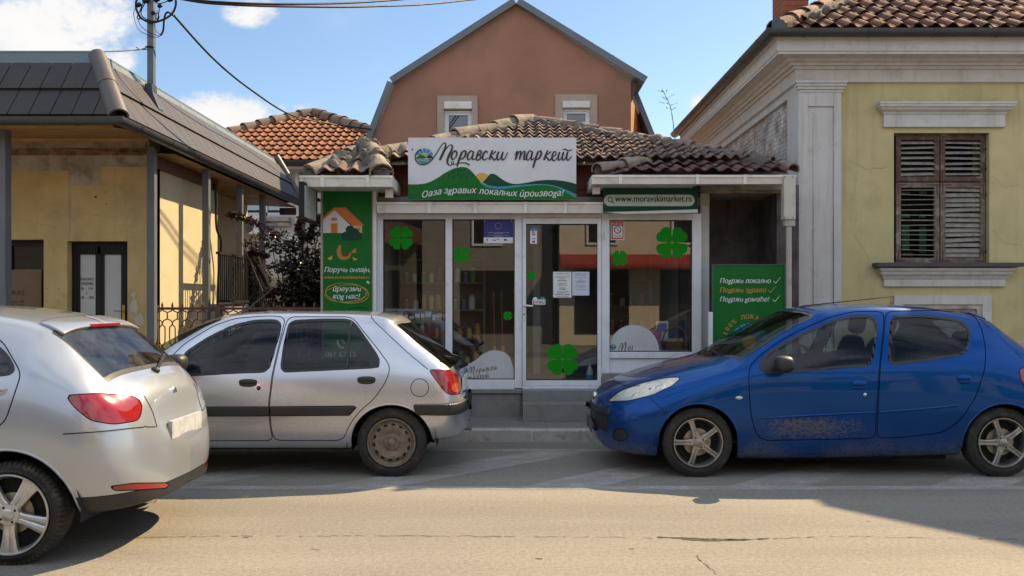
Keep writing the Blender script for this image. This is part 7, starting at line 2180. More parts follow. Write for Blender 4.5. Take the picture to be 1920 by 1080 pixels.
# shutters
sd_ = RD + .10
sh = R_('shutter_frame', frame_xz(MB(), op[0], op[1] - .04, op[2], op[3], .022, sd_ - .03, sd_ + .05), M_rwood)
rows_ = ((255, 368.5, 283), (369.5, 492, 375))
def leaf(a, b, y0, y1, n, ang, m, up):
    x0, x1, z1, z0 = PX(a, sd_), PX(b, sd_), PZ(y0, sd_), PZ(y1, sd_); w_ = .062
    mb = MB(); frame_xz(mb, x0, x1, z0, z1, w_, sd_ - .035, sd_ + .01)
    o = R_('shutter', mb, m, bevel=.003)
    rg3 = random.Random(int(a + y0))
    for k in range(n):
        zc = z0 + w_ + (z1 - z0 - 2 * w_) * (k + .5) / n + rg3.gauss(0, .003); an = ang + rg3.gauss(0, .07); hl = .026; tl_ = rg3.gauss(0, .004)
        dy_, dz_ = math.cos(an) * hl, math.sin(an) * hl
        s_ = MB(); s_.add([(x0 + w_ - .004, sd_ - .012 - dy_, zc - dz_ - tl_), (x1 - w_ + .004, sd_ - .012 - dy_, zc - dz_ + tl_), (x1 - w_ + .004, sd_ - .012 + dy_, zc + dz_ + tl_), (x0 + w_ - .004, sd_ - .012 + dy_, zc + dz_ - tl_),
                         (x0 + w_ - .004, sd_ - .012 - dy_, zc - dz_ - tl_ + .008), (x1 - w_ + .004, sd_ - .012 - dy_, zc - dz_ + tl_ + .008), (x1 - w_ + .004, sd_ - .012 + dy_, zc + dz_ + tl_ + .008), (x0 + w_ - .004, sd_ - .012 + dy_, zc + dz_ - tl_ + .008)],
                        [(0, 1, 5, 4), (1, 2, 6, 5), (2, 3, 7, 6), (3, 0, 4, 7), (4, 5, 6, 7), (3, 2, 1, 0)])
        s_.build('slat', M_slat, o)
    for (cx_, cz_, sx_, sz_) in ((x0, z1, 1, -1), (x1, z1, -1, -1), (x0, z0, 1, 1), (x1, z0, -1, 1)):
        cb = MB(); cb.box(min(cx_ + sx_ * .012, cx_ + sx_ * .13), max(cx_ + sx_ * .012, cx_ + sx_ * .13), sd_ - .039, sd_ - .0352, min(cz_ + sz_ * .02, cz_ + sz_ * .036), max(cz_ + sz_ * .02, cz_ + sz_ * .036))
        cb.box(min(cx_ + sx_ * .02, cx_ + sx_ * .036), max(cx_ + sx_ * .02, cx_ + sx_ * .036), sd_ - .0395, sd_ - .0352, min(cz_ + sz_ * .012, cz_ + sz_ * .15), max(cz_ + sz_ * .012, cz_ + sz_ * .15))
        cb.build('corner_iron', M_iron, o)
    return o
M_rwood2 = mat('bare_grey_wood', (.165, .125, .10), .88, var=.4, vscale=10, bump=.7, bscale=45, stain=((.33, .31, .29), .85, 7))
leaf(1678, 1759, 254, 341, 7, .65, M_rwood, 1); leaf(1761, 1845, 254, 341, 7, .65, M_rwood, 1)
leaf(1678, 1759, 343, 493, 14, .12, M_rwood2, 0); leaf(1761, 1845, 343, 493, 14, 1.05, M_rwood2, 0)
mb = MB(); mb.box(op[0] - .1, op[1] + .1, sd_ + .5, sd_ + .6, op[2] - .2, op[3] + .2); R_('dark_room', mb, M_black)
mb = MB()
for (a, b, c_, d_) in ((1690, 1706, 360, 366), (1724, 1738, 358, 366), (1690, 1706, 402, 408), (1724, 1736, 402, 408), (1692, 1705, 424, 470), (1724, 1737, 426, 474), (1694, 1712, 474, 480)): mb.box(PX(a, sd_ + .3), PX(b, sd_ + .3), sd_ + .3, sd_ + .31, PZ(d_, sd_ + .3), PZ(c_, sd_ + .3))
R_('green_curtain', mb, mat('green_cloth', (.07, .26, .10), .8, var=.3, vscale=10), split=True)
hg = MB()
for p in (279, 317, 365, 471): hg.tube([(PX(1847, sd_), sd_ - .02, PZ(p - 3, sd_)), (PX(1847, sd_), sd_ - .02, PZ(p + 3, sd_))], .012, 6); hg.box(PX(1836, sd_), PX(1853, sd_), sd_ - .043, sd_ - .036, PZ(p + 1.2, sd_), PZ(p - 1.2, sd_))
R_('hinge', hg, M_iron)
# roof
rg0 = np.array((rx - .40, RD - .42, PZ(58, RD - .45))); rz0 = rg0[2]
pit = R(31); rl = 3.4
vd_ = np.array((0, math.cos(pit), math.sin(pit)))
ul_ = RE + .3 - rg0[0]
hipk = math.cos(pit)
mb = MB(); tile_slope(mb, rg0 + (0, 0, .02), (1, 0, 0), vd_, ul_, rl, poly=[(0, -.05), (ul_ + 1, -.05), (ul_ + 1, rl + .2), (rl * hipk, rl + .2)], tw=.205, tl=.34, amp=.055, lip=.035, seed=21, jitter=.011, sub=9)
rroof2 = R_('roof', mb, M_tile_brown, smooth=True, angle=40, fix=False)
a_, b_ = rg0 + (.02, .02, .05), rg0 + (rl * hipk, rl * hipk, rl * math.sin(pit) + .05)
mb = MB(); ridge_tiles(mb, a_, b_, r=.115, tl=.38, seed=14, wob=.012); R_('hip_tiles', mb, M_tile_brown, rroof2, smooth=True, angle=45)
mb = MB(); lump(mb, lerp(a_, b_, .10), lerp(a_, b_, .9), .17, .055, seed=12, amp=.025); R_('mortar', mb, M_mortar, rroof2, smooth=True)
mb = MB(); h_ = rl * math.sin(pit); yb2 = 17.4
mb.add([tuple(rg0 + (0, 0, -.02)), (RE + .3, rg0[1], rz0 - .02), (RE + .3, rg0[1] + rl * hipk, rz0 + h_ - .03), tuple(rg0 + (rl * hipk, rl * hipk, h_ - .03)), (rg0[0], yb2, rz0 - .02), (rg0[0] + rl * hipk, yb2, rz0 + h_ - .03), (RE + .3, yb2, rz0 + h_ - .03)], [(0, 1, 2, 3), (0, 3, 5, 4), (3, 2, 6, 5)])
R_('roof_boarding', mb, M_tile_brown, rroof2, fix=False)
mb = MB(); gy = rg0[1] - .02; gzz = rz0 - .02
half_gutter(mb, [(RE + .3, gy - .02, gzz + .03), (rg0[0] - .06, gy - .02, gzz + .03), (rg0[0] - .06, 17.3, gzz + .03)][::-1], .085); R_('gutter', mb, M_gutd, smooth=True, angle=40, fix=False)
mb = MB(); cxx, czz = rg0[0] - .06, gzz + .03
mb.prism([(cxx - .02, czz), (cxx + .16, czz), (cxx + .17, czz + .06), (cxx + .13, czz + .065), (cxx + .12, czz + .10), (cxx + .08, czz + .105), (cxx + .06, czz + .15), (cxx + .04, czz + .155), (cxx + .02, czz + .13), (cxx - .0, czz + .135), (cxx - .02, czz + .07)], gy - .09, gy - .075); R_('gutter_ornament', mb, M_gutd)
mb = MB(); cx0, cx1, cy0, cy1 = PX(1468, 11.9), PX(1516, 11.9), 11.9, 12.38
mb.box(cx0, cx1, cy0, cy1, rz0 + .2, 6.1); ch = R_('chimney', mb, mat('red_chimney_brick', (.30, .085, .04), .85, var=.2, vscale=10, bump=.3), rroof2)
mb = MB(); z = rz0 + .25
while z < 6.05: mb.box(cx0 - .002, cx1 + .002, cy0 - .002, cy1 + .002, z, z + .008); z += .072
R_('mortar_joints', mb, mat('dark_joint', (.09, .06, .05), .95), rroof2)
mb = MB(); mb.box(cx0 - .05, cx1 + .05, cy0 - .05, cy1 + .05, 6.101, 6.17); R_('chimney_cap', mb, M_concrete, rroof2)

# unseen gabled house added beyond the right edge, shaped to shade the road
nb = thing('house', 'added unseen gabled house beyond the yellow house that throws its shadow on the road', 'house', (11, 11, .15))
nx0, nx1 = 8.35, 14.95; nz0, nzp = 7.0, 9.37; ny = 12.0
mb = MB(); mb.prism([(nx0, .15), (nx1, .15), (nx1, nz0), ((nx0 + nx1) / 2, nzp), (nx0, nz0)], ny, ny + 9); mb.build('wall', M_ryel, nb)
slab((nx0 - .3, nz0 - .215), ((nx0 + nx1) / 2, nzp), .15, ny - .3, ny + 9, M_tile_brown, 'roof', nb); slab(((nx0 + nx1) / 2, nzp), (nx1 + .3, nz0 - .215), .15, ny - .3, ny + 9, M_tile_brown, 'roof', nb)
mb = MB(); mb.box(nx0 + 2, nx0 + 3.4, ny - .02, ny + .02, 1.3, 3.0); mb.build('window', M_black, nb)
# ------------------------------------------------------------------ mast with cables on the left roof
MD = 10.07; mx = PX(284, MD)
ms = thing('roof_mast', 'grey steel service mast with coiled black cables on the brown roof', 'mast', (mx, MD, 3.7))
w_ = .036
mb = MB(); mb.box(mx - w_, mx + w_, MD - w_, MD + w_, PZ(205, MD), 5.75); mb.build('pole', M_greymetal, ms, bevel=.004)
mb = MB(); mb.prism([(mx - w_ - .01, PZ(178, MD)), (mx - w_ - .002, PZ(160, MD)), (mx + w_ + .002, PZ(160, MD)), (mx + w_ + .01, PZ(176, MD)), (PX(304, MD), PZ(207, MD)), (PX(297, MD), PZ(206, MD))][::-1], MD - .09, MD + .05); mb.build('flashing', M_gutd, ms)
def MPt(px, py, dy=0): return (PX(px, MD), MD + dy, PZ(py, MD))
mb = MB()
mb.tube(crom([MPt(278, -14), MPt(262, 0, -.05), MPt(259, 16, -.06), MPt(268, 36, -.06), MPt(288, 45, -.06), MPt(310, 40, -.06), MPt(326, 28, -.05), MPt(333, 10, -.05), MPt(328, -12, -.03)], 8), .012, 7)
mb.tube(crom([MPt(303, 68, -.03), MPt(308, 58, -.03), MPt(311, 35, -.04), MPt(317, 25, -.04), MPt(326, 30, .0)], 6), .011, 7)
mb.build('coil', M_black, ms, smooth=True)
mb = MB()
for k, pts in enumerate(([(258, 16), (254, 30), (262, 56), (280, 68), (298, 72), (304, 68)], [(266, 30), (264, 45), (275, 58), (290, 66), (302, 70)], [(299, 22), (293, 48), (296, 60), (304, 68)], [(276, 8), (268, 28), (280, 40), (297, 42), (302, 34), (298, 26)], [(303, 18), (299, 40), (294, 26)], [(318, 6), (300, 10), (285, -4)], [(275, 4), (268, 22), (262, 38), (272, 38)])):
    mb.tube(crom([MPt(a, b, -.045 - .004 * k) for a, b in pts], 6), .0035 if k < 3 else .006, 5)
mb.build('thin_wires', M_black, ms, smooth=True)
mb = MB()
for (x, y, s_) in ((263, 12, 1), (297, 2, 1.1), (303, 14, .8), (322, 2, 1), (291, 27, .8), (277, 4, 1.2)): c_ = MPt(x, y, -.05); ellipsoid(mb, c_, (1, 0, .4), (0, 1, 0), (-.4, 0, 1), .035 * s_, .03, .022 * s_, 10, 6, .7)
mb.build('clamp', M_black, ms, split=True)
mb = MB(); mb.tube([MPt(276, 90, -.04), MPt(284, 89, -.05), MPt(291, 91, -.04)], .010, 6); mb.tube([MPt(276, 91, -.03), MPt(262, 93), MPt(255, 88)], .005, 5); mb.build('tie', M_black, ms)

def wire(name, label, pts, r, n=10):
    mb = MB(); mb.tube(crom(pts, n), r, 6); o = mb.build(name, M_black, smooth=True); return tag(o, label, 'cable')


wire('overhead_cable', 'black cable sagging from the roof mast down past the orange roof', [MPt(326, 29), (PX(400, 10.9), 10.9, PZ(110, 10.9)), (PX(470, 12.2), 12.2, PZ(168, 12.2)), (PX(545, 14.2), 14.2, PZ(215, 14.2)), (PX(620, 15.8), 15.8, PZ(232, 15.8)), (PX(700, 16.95), 16.95, PZ(243, 16.95))], .013)
wire('overhead_cable', 'thin wire stretched from the roof mast to the brown roof corner', [(TX, TD, TZ + .02), (PX(230, 9.6), 9.6, PZ(95.5, 9.6)), MPt(278, 92)], .006)
for i, (ya, yb_, lab) in enumerate(((0, -14, 'upper of two heavy cables running from the mast across the sky'), (1, -3, 'lower of two heavy cables running from the mast across the sky'))):
    wire('overhead_cable', lab, [(PX(200, MD), MD, PZ(-38 + i * 3, MD)), (PX(345, MD), MD, PZ(-1 + 5 * 0 - (1 - i) * 3, MD)), (PX(430, MD), MD, PZ(6 + i * 2.5 - (1 - i) * 1, MD)), (PX(560, 10.8), 10.8, PZ(9 + i * 3.5 - (1 - i) * 1.5, 10.8)), (PX(700, 12), 12, PZ(7 + i * 5 - (1 - i) * 4, 12)), (PX(860, 14), 14, PZ(-6 + i * 8 - (1 - i) * 6, 14)), (PX(1100, 18), 18, PZ(-40 + i * 8, 18)), (PX(1500, 26), 26, PZ(-120, 26))], .013)

# ------------------------------------------------------------------ plants
def leaf_mat(name, a, b):
    if name in MATS: return MATS[name]
    m = bpy.data.materials.new(name); m.use_nodes = True
    t = NT(m.node_tree); p = t.nodes['Principled BSDF']; at = t.new('ShaderNodeAttribute', attribute_name='tint')
    t.links.new(t.mix(t.ramp(at.outputs['Fac'], .1, .95), a, b), p.inputs['Base Color']); p.inputs['Roughness'].default_value = .38
    out = t.nodes['Material Output']; tr = t.new('ShaderNodeBsdfTranslucent'); t.links.new(t.mix(t.ramp(at.outputs['Fac'], .1, .95), a, b), tr.inputs[0])
    ms_ = t.new('ShaderNodeMixShader'); ms_.inputs[0].default_value = .22; t.links.new(p.outputs[0], ms_.inputs[1]); t.links.new(tr.outputs[0], ms_.inputs[2]); t.links.new(ms_.outputs[0], out.inputs[0])
    MATS[name] = m
    return m


def leaves(mb, blobs, n, size, seed, hollow=.35, flat=0.0):
    rg = random.Random(seed); tot = sum(b[3] * b[4] * b[5] for b in blobs)
    for (x, y, z, rx_, ry_, rz_) in blobs:
        for _ in range(int(n * rx_ * ry_ * rz_ / tot)):
            v = Vector((rg.gauss(0, 1), rg.gauss(0, 1), rg.gauss(0, 1))).normalized() * (hollow + (1 - hollow) * rg.random() ** .6) * rg.uniform(.8, 1.12)
            c_ = Vector((x + v.x * rx_, y + v.y * ry_, z + v.z * rz_))
            d_ = Vector((rg.gauss(0, 1) + v.x, rg.gauss(0, 1) + v.y, rg.gauss(0, .7) - .1)).normalized(); s_ = d_.cross(Vector((rg.gauss(0, 1), rg.gauss(0, 1), rg.gauss(0, 1)))).normalized(); n_ = d_.cross(s_)
            L = size * rg.uniform(.6, 1.3); W = L * .30
            mb.tint = rg.random() ** 1.3
            mb.add([c_, c_ + d_ * L * .35 + s_ * W + n_ * L * .05, c_ + d_ * L * .72 + s_ * W * .7, c_ + d_ * L - n_ * L * .10, c_ + d_ * L * .72 - s_ * W * .7, c_ + d_ * L * .35 - s_ * W + n_ * L * .05], [(0, 1, 2, 3), (0, 3, 4, 5)])
    mb.tint = .5
    return mb


SD = 12.3
sb = thing('shrub', 'dense dark red-leaved shrub between the iron fence and the green banner', 'shrub', (PX(545, SD), SD, .15))
def SP(px, py, dy=0): return (PX(px, SD), SD + dy, PZ(py, SD))
bl = []
for (px, py, r_, dy) in ((572, 520, .29, 0), (592, 480, .21, .1), (548, 500, .20, -.1), (552, 465, .18, 0), (580, 440, .14, 0), (602, 420, .09, .1), (516, 462, .13, 0), (492, 445, .09, 0), (522, 440, .11, .1), (470, 420, .06, 0), (562, 570, .31, 0), (594, 560, .28, .1),
                         (600, 620, .40, 0), (568, 640, .34, 0), (450, 408, .05, 0), (566, 424, .07, 0), (605, 500, .20, .2), (532, 540, .15, 0), (520, 500, .10, 0)):
    c_ = SP(px, py, dy); bl.append((*c_, r_ * 1.05, r_ * 1.2, r_ * .85))
mb = leaves(MB(), bl, 10000, .058, 4, hollow=.15); mb.build('foliage', leaf_mat('dark_red_leaf', (.010, .012, .009), (.045, .030, .020)), sb, fix=False)
rg = random.Random(6); mb = MB()
for (px, py) in ((560, 520), (590, 480), (510, 462), (455, 410), (580, 430), (602, 415), (470, 420), (520, 440), (545, 465), (600, 560), (535, 545), (430, 402), (572, 415)):
    tip = SP(px, py); b0 = SP(548 + rg.uniform(-10, 10), 780); mid = SP(545 + (px - 545) * .35, 640 + (py - 560) * .4, rg.uniform(-.15, .15)); mb.tube(crom([b0, mid, tip], 6), list(np.linspace(.022, .005, 13)), 6)
mb.build('stems', mat('bark', (.09, .065, .05), .9, var=.3), sb, smooth=True)
# long reaching twigs with sparse leaves
mb = MB(); rl_ = random.Random(10)
tw = [[(520, 445), (480, 418), (450, 406), (432, 402)], [(580, 450), (590, 420), (600, 408)], [(570, 450), (560, 428), (566, 412)], [(500, 480), (475, 472), (466, 478)], [(520, 545), (505, 552), (500, 545)], [(604, 440), (612, 424), (604, 414)]]
for pts in tw:
    q = crom([SP(*p, rl_.uniform(-.05, .05)) for p in pts], 8)
    leaves(mb, [(*p, .05, .05, .045) for p in q], 16 * len(q), .055, int(pts[0][0]), hollow=.1)
mb.build('twig_leaves', leaf_mat('red_leaf', (.022, .014, .013), (.10, .036, .026)), sb, fix=False)
TD2 = 15.4
tu = thing('conifer', 'small bright green thuja behind the stair railing', 'conifer', (PX(468, TD2), TD2, .15))
bl = [(PX(px, TD2), TD2, PZ(py, TD2), r_, r_, r_ * 1.3) for (px, py, r_) in ((462, 540, .30), (478, 505, .24), (470, 470, .17), (452, 500, .2), (488, 530, .2), (465, 590, .4), (440, 560, .25))]
mb = leaves(MB(), bl, 3500, .08, 8, hollow=.3); mb.build('foliage', leaf_mat('thuja_leaf', (.03, .055, .012), (.16, .20, .03)), tu, fix=False)
mb = MB(); mb.tube([(PX(466, TD2), TD2, .15), (PX(466, TD2), TD2, PZ(480, TD2))], [.05, .015], 8); mb.build('trunk', MATS['bark'], tu)
BD = 19.0
sp_t = thing('sapling', 'bare thin sapling standing against the sky beside the long dark gutter', 'tree', (PX(1266, BD), BD, .15))
mb = MB(); mb.tube(crom([(PX(1268, BD), BD, .15), (PX(1266, BD), BD, PZ(300, BD)), (PX(1264, BD), BD, PZ(245, BD)), (PX(1258, BD), BD, PZ(205, BD)), (PX(1248, BD), BD, PZ(180, BD)), (PX(1240, BD), BD, PZ(166, BD))], 6), list(np.linspace(.010, .003, 31)), 5); mb.build('trunk', MATS['bark'], sp_t)
mb = MB(); rg = random.Random(3)
for (a, b, ln, an) in ((1252, 188, 16, 150), (1250, 185, 18, 30), (1256, 198, 14, 20), (1254, 195, 20, 170), (1247, 178, 12, 120), (1246, 177, 12, 60), (1244, 172, 10, 170), (1258, 205, 10, 160), (1258, 207, 10, 30)):
    e_ = (a + ln * math.cos(R(an)), b - ln * math.sin(R(an))); mb.tube([(PX(a, BD), BD, PZ(b, BD)), (PX((a + e_[0]) / 2 + 1, BD), BD, PZ((b + e_[1]) / 2 - 1, BD)), (PX(e_[0], BD), BD, PZ(e_[1], BD))], [.003, .002, .0015], 4)
    for k in range(4): s_ = rg.random(); c_ = (a + (e_[0] - a) * s_, b + (e_[1] - b) * s_); ellipsoid(mb, (PX(c_[0], BD), BD, PZ(c_[1], BD)), (1, 0, 0), (0, 1, 0), (0, 0, 1), .010, .010, .010, 6, 4)
for k in range(26): s_ = k / 26; c_ = (np.interp(s_, [0, .5, 1], [1264, 1258, 1248]), np.interp(s_, [0, .5, 1], [245, 205, 180])); ellipsoid(mb, (PX(c_[0] + rg.uniform(-1.5, 1.5), BD), BD, PZ(c_[1], BD)), (1, 0, 0), (0, 1, 0), (0, 0, 1), .009, .008, .010, 6, 4)
mb.build('twigs', MATS['bark'], sp_t)

# ------------------------------------------------------------------ the other side of the street (seen only as reflections)
mb = MB(); mb.box(-150, 150, -8.5, -3.2, -.02, .13); struct(mb, 'opposite_pavement', M_pave)
M_opp = mat('cream_plaster', (.62, .56, .44), .9, var=.08, vscale=1.5)
def opp(label, x0, x1, y, zh, m, peak=None, awn=None, roofm=M_tile_brown):
    o = thing('house', label, 'house', ((x0 + x1) / 2, y - 3, .13))
    pts = [(x0, .13), (x1, .13), (x1, zh)] + ([((x0 + x1) / 2, peak)] if peak else []) + [(x0, zh)]
    mb = MB(); mb.prism(pts[::-1], y - 6, y); mb.build('wall', m, o)
    if peak:
        slab((x0 - .3, zh - .15), ((x0 + x1) / 2, peak), .18, y - 6, y + .3, roofm, 'roof', o); slab(((x0 + x1) / 2, peak), (x1 + .3, zh - .15), .18, y - 6, y + .3, roofm, 'roof', o)
    else:
        mb = MB(); mb.prism_x([(y + .5, zh), (y + .5, zh + .06), (y - 3, zh + 1.7), (y - 6, zh)], x0 - .2, x1 + .2); mb.build('roof', roofm, o)
    n = max(1, int((x1 - x0) / 2.4))
    for k in range(n):
        cx = x0 + (x1 - x0) * (k + .5) / n
        if zh > 4: mb = MB(); frame_xz(mb, cx - .5, cx + .5, 3.3, 4.6 if zh > 5 else zh - .3, .07, y, y + .05); f_ = mb.build('window', M_pvc, o); mb = MB(); mb.box(cx - .45, cx + .45, y + .005, y + .02, 3.35, (4.6 if zh > 5 else zh - .3) - .05); mb.build('pane', M_black, f_)
        mb = MB(); mb.box(cx - .85, cx + .85, y, y + .04, .5, 2.5); mb.build('shop_window', M_black, o)
    if awn: mb = MB(); mb.prism_x([(y, 2.75), (y + .9, 2.55), (y + .9, 2.65), (y, 3.0)], x0, x1); mb.build('awning', awn, o)
    return o
opp('dark-roofed low house across the street', -13.5, -3.2, -7.5, 3.3, mat('grey_plaster', (.10, .095, .09), .9))
opp('tall grey house across the street', -3.0, 1.2, -8.0, 5.6, mat('grey_plaster_2', (.22, .215, .205), .9))
opp('cream gabled house with a red awning across the street', 1.4, 9.5, -7.5, 5.2, M_opp, peak=8.0, awn=mat('red_awning', (.28, .03, .025), .7))
opp('long cream house across the street beside the gabled one', 10, 24, -7.5, 4.6, M_opp)
opp('long pale house across the street beside the dark-roofed one', -28, -14, -7.5, 4.6, mat('pale_plaster', (.13, .125, .115), .9))
# ------------------------------------------------------------------ the parked silver hatchback
P_silver = car_paint('silver_paint', (.58, .60, .65), .78, .27, mud=((.30, .25, .19), .25, .80, .26, -3, 3))
P_blue = car_paint('blue_paint', (.000, .058, .25), .55, .24, .9, mud=((.15, .12, .075), .36, .56, .85, -.70, .30), ior=1.24)
P_white = car_paint('white_silver_paint', (.43, .46, .51), .55, .28)


def silver_car():
    c = Car(-4.40, 8.27, 3.975, dict(
        zt=[(0, .52), (.05, .66), (.15, .74), (.5, .85), (.9, .925), (1.02, .955), (1.3, 1.13), (1.55, 1.265), (1.75, 1.345), (1.95, 1.378), (2.3, 1.392), (2.9, 1.39), (3.2, 1.375), (3.33, 1.345), (3.40, 1.29), (3.6, 1.125), (3.80, .965), (3.88, .885), (3.92, .80), (3.925, .66), (3.945, .62), (3.96, .56), (3.975, .48)],
        zr=[(0, .48), (.1, .63), (.5, .77), (.9, .86), (1.2, .925), (1.5, 1.105), (1.75, 1.255), (1.9, 1.315), (2.1, 1.345), (2.6, 1.352), (3.1, 1.34), (3.28, 1.315), (3.38, 1.255), (3.55, 1.115), (3.75, .965), (3.86, .87), (3.93, .66), (3.98, .58), (4.02, .45)],
        wr=[(0, .66), (.5, .68), (1.0, .69), (1.3, .66), (1.7, .585), (2.1, .565), (2.8, .57), (3.2, .575), (3.5, .61), (3.8, .67), (4.02, .70)],
        zs=[(0, .44), (.2, .60), (.5, .70), (1.0, .81), (1.3, .86), (1.7, .875), (2.5, .895), (3.3, .925), (3.6, .92), (3.8, .86), (3.92, .63), (4.02, .42)],
        ws=[(0, .74), (.5, .77), (1.2, .785), (2.2, .785), (3.2, .78), (3.7, .755), (4.02, .74)],
        zm=[(0, .40), (.5, .55), (3.5, .57), (3.85, .54), (4.02, .38)],
        wm=[(0, .78), (.5, .80), (1.0, .805), (2.5, .805), (3.3, .81), (3.8, .79), (4.02, .76)],
        zb=[(0, .34), (.1, .26), (.4, .24), (1.0, .235), (3.0, .235), (3.3, .27), (3.6, .30), (3.9, .33), (3.98, .38), (4.02, .42)],
        wl=[(0, .72), (.5, .75), (3.3, .76), (4.02, .72)]), nose=(.42, 2.6), tail=(.26, 3.0))
    root = thing('hatchback', 'dirty silver five-door hatchback with rusty steel wheels parked in front of the shop', 'car', (-2.4, 8.27, 0))
    wf, wb = .82, 3.364
    wins = [[(521, 601), (527, 612), (502, 696), (350, 703), (338, 694), (345, 664), (392, 633), (438, 611), (477, 602)],
            [(543, 603), (600, 600), (655, 600), (667, 610), (710, 672), (709, 684), (698, 689), (527, 697), (534, 645)]]
    doors = [[(536, 594), (522, 650), (510, 703), (503, 760), (507, 807), (513, 826), (300, 827), (283, 800), (280, 730), (300, 690), (345, 645), (400, 611), (440, 597), (500, 592)],
             [(540, 594), (661, 594), (678, 617), (705, 650), (733, 688), (723, 717), (700, 750), (678, 767), (657, 793), (643, 826), (515, 826), (509, 807), (505, 760), (512, 703), (524, 650)]]
    lampx = lambda nm, s: {'taillight': c.X0 + 3.45 - s.V[:, 0], 'headlight': s.V[:, 0] - c.X0 - .55}.get(nm, np.full(len(s.V), -1.0))
    spec = dict(wf=wf, wb=wb, wz=.293, arch=.345, archk=1.06, R=.290, rim=.198, style='steel', inset=.035, hw=.805, floor=.36, dash=.90, seatx=2.05, rearx=3.0, cab1=3.6,
                windows=wins, shields=[(1.04, 1.80, 5.12, .38, 'windscreen', .3), (3.40, 3.875, 5.15, -.10, 'rear_window', .3)], doors=doors,
                inserts=[('taillight', [(803, 693), (850, 694), (866, 706), (868, 738), (843, 741), (832, 733)], M_redlens, 8),
                         ('fuel_flap', [(787 + 17 * math.cos(2 * math.pi * k / 20), 727 + 17 * math.sin(2 * math.pi * k / 20)) for k in range(20)], P_silver, 0),
                         ('side_strip', [(290, 763), (505, 762.5), (505, 780), (290, 781)], M_plastic, 0),
                         ('side_strip', [(507, 762.5), (671, 761), (655, 779), (507, 780)], M_plastic, 0)],
                lines=[[(697, 590), (703, 603), (760, 657), (803, 693)]],
                panels=[('rear_bumper', lambda c, s: np.maximum(c.X0 + 3.56 - s.V[:, 0], s.V[:, 2] - .618), P_silver),
                        ('front_bumper', lambda c, s: np.maximum(s.V[:, 0] - c.X0 - .40, s.V[:, 2] - .58), P_silver)],
                lampx=lampx, flap_off='f', lipmat=None, cloth=M_cloth)
    body, dobj = finish_car(c, root, P_silver, spec)
    # black bumper band
    s = c.base
    f = np.maximum(np.maximum(c.X0 + 3.585 + (s.V[:, 2] - .5) * -.35 - s.V[:, 0], s.V[:, 2] - .612), .515 - s.V[:, 2] + (s.V[:, 0] - c.X0 - 4.0) * -.03)
    b = s.keep(f).shifted(.008); solid(b.build('bumper_band', M_plastic, body), .02, -1)
    f = np.maximum(np.maximum(s.V[:, 0] - c.X0 - .42, s.V[:, 2] - .60), .50 - s.V[:, 2])
    b = s.keep(f).shifted(.008); solid(b.build('bumper_band', M_plastic, body), .02, -1)
    # amber part of the tail lamp
    for sd in (-1, 1):
        q = s.keep(np.maximum(c.poly(s, [(848, 720), (858, 716), (865, 722), (862, 735), (848, 736), (844, 728)], 8), (c.X0 + 3.6 - s.V[:, 0])))
        q = q.keep((s_y := (q.V[:, 1] - c.Yc) * -sd)).shifted(.003)
        q.build('indicator_lens', M_orangelens, body)
    hd = {'n': dobj[0, 'n'], 'f': dobj[0, 'f']}; hr = {'n': dobj[1, 'n'], 'f': dobj[1, 'f']}
    oval_handle(c, hd, 465, 718, .165, .072, M_plastic, M_plastic); oval_handle(c, hr, 687, 713, .165, .072, M_plastic, M_plastic)
    p, n = c.at(485, 728); k = MB(); ellipsoid(k, p, (1, 0, 0), (0, 0, 1), (0, -1, 0), .018, .02, .006); k.build('lock', M_plastic, dobj[0, 'n'], smooth=True)
    # quarter divider in the rear door glass
    a, _ = c.at(658, 603); b2, _ = c.at(651, 690)
    MB().tube([a + Vector((0, -.004, 0)), b2 + Vector((0, -.004, 0))], .012, 6).build('window_divider', M_plastic, dobj[1, 'n'])
    for sd in (1, -1):
        q = s.keep(np.maximum(c.poly(s, [(664, 612), (712, 674), (711, 690), (695, 690), (697, 668)], 4), -(c.poly(s, [(652, 608), (666, 614), (695, 668), (694, 684), (640, 690)], 4) - .012)))
        q = q.keep((q.V[:, 1] - c.Yc) * sd).shifted(.001)
        q.build('corner_panel', M_plastic, dobj[1, 'n' if sd > 0 else 'f'])
    wing_mirror(c, root, (PX(330, 7.35), 7.36, PZ(681, 7.36)), M_plastic, M_plastic)
    # rear wiper, aerial, plate, roof trim
    w = MB()
    w.tube([(c.X0 + 3.90, c.Yc, .875), (c.X0 + 3.955, c.Yc - .05, .90)], .018, 8)
    w.tube([(c.X0 + 3.955, c.Yc - .05, .90), (c.X0 + 3.90, c.Yc - .30, .985), (c.X0 + 3.84, c.Yc - .47, 1.02)], [.011, .009, .006], 6)
    w.tube([(c.X0 + 3.86, c.Yc - .10, .955), (c.X0 + 3.80, c.Yc - .62, 1.01)], .008, 6)
    w.build('rear_wiper', M_plastic, root)
    a = MB(); a.tube([(c.X0 + 1.85, c.Yc + .05, 1.36), (c.X0 + 1.90, c.Yc + .05, 1.395), (c.X0 + 2.30, c.Yc + .05, 1.72)], [.012, .006, .003], 6)
    a.build('aerial', M_plastic, root)
    pl = MB(); pl.box(c.X0 + 3.925, c.X0 + 3.945, c.Yc - .26, c.Yc + .26, .68, .79); pl.build('number_plate', mat('plate_white', (.7, .7, .7), .4), root)
    ex = MB(); ex.tube([(c.X0 + 3.70, c.Yc + .35, .27), (c.X0 + 3.98, c.Yc + .35, .26)], .025, 10); ex.build('exhaust_pipe', M_steelrim, root, smooth=True)
    un = MB(); un.box(c.X0 + 1.2, c.X0 + 3.0, c.Yc - .55, c.Yc + .55, .20, .25); un.box(c.X0 + .5, c.X0 + 1.1, c.Yc - .4, c.Yc + .4, .2, .3); un.build('underbody', M_dark, body)
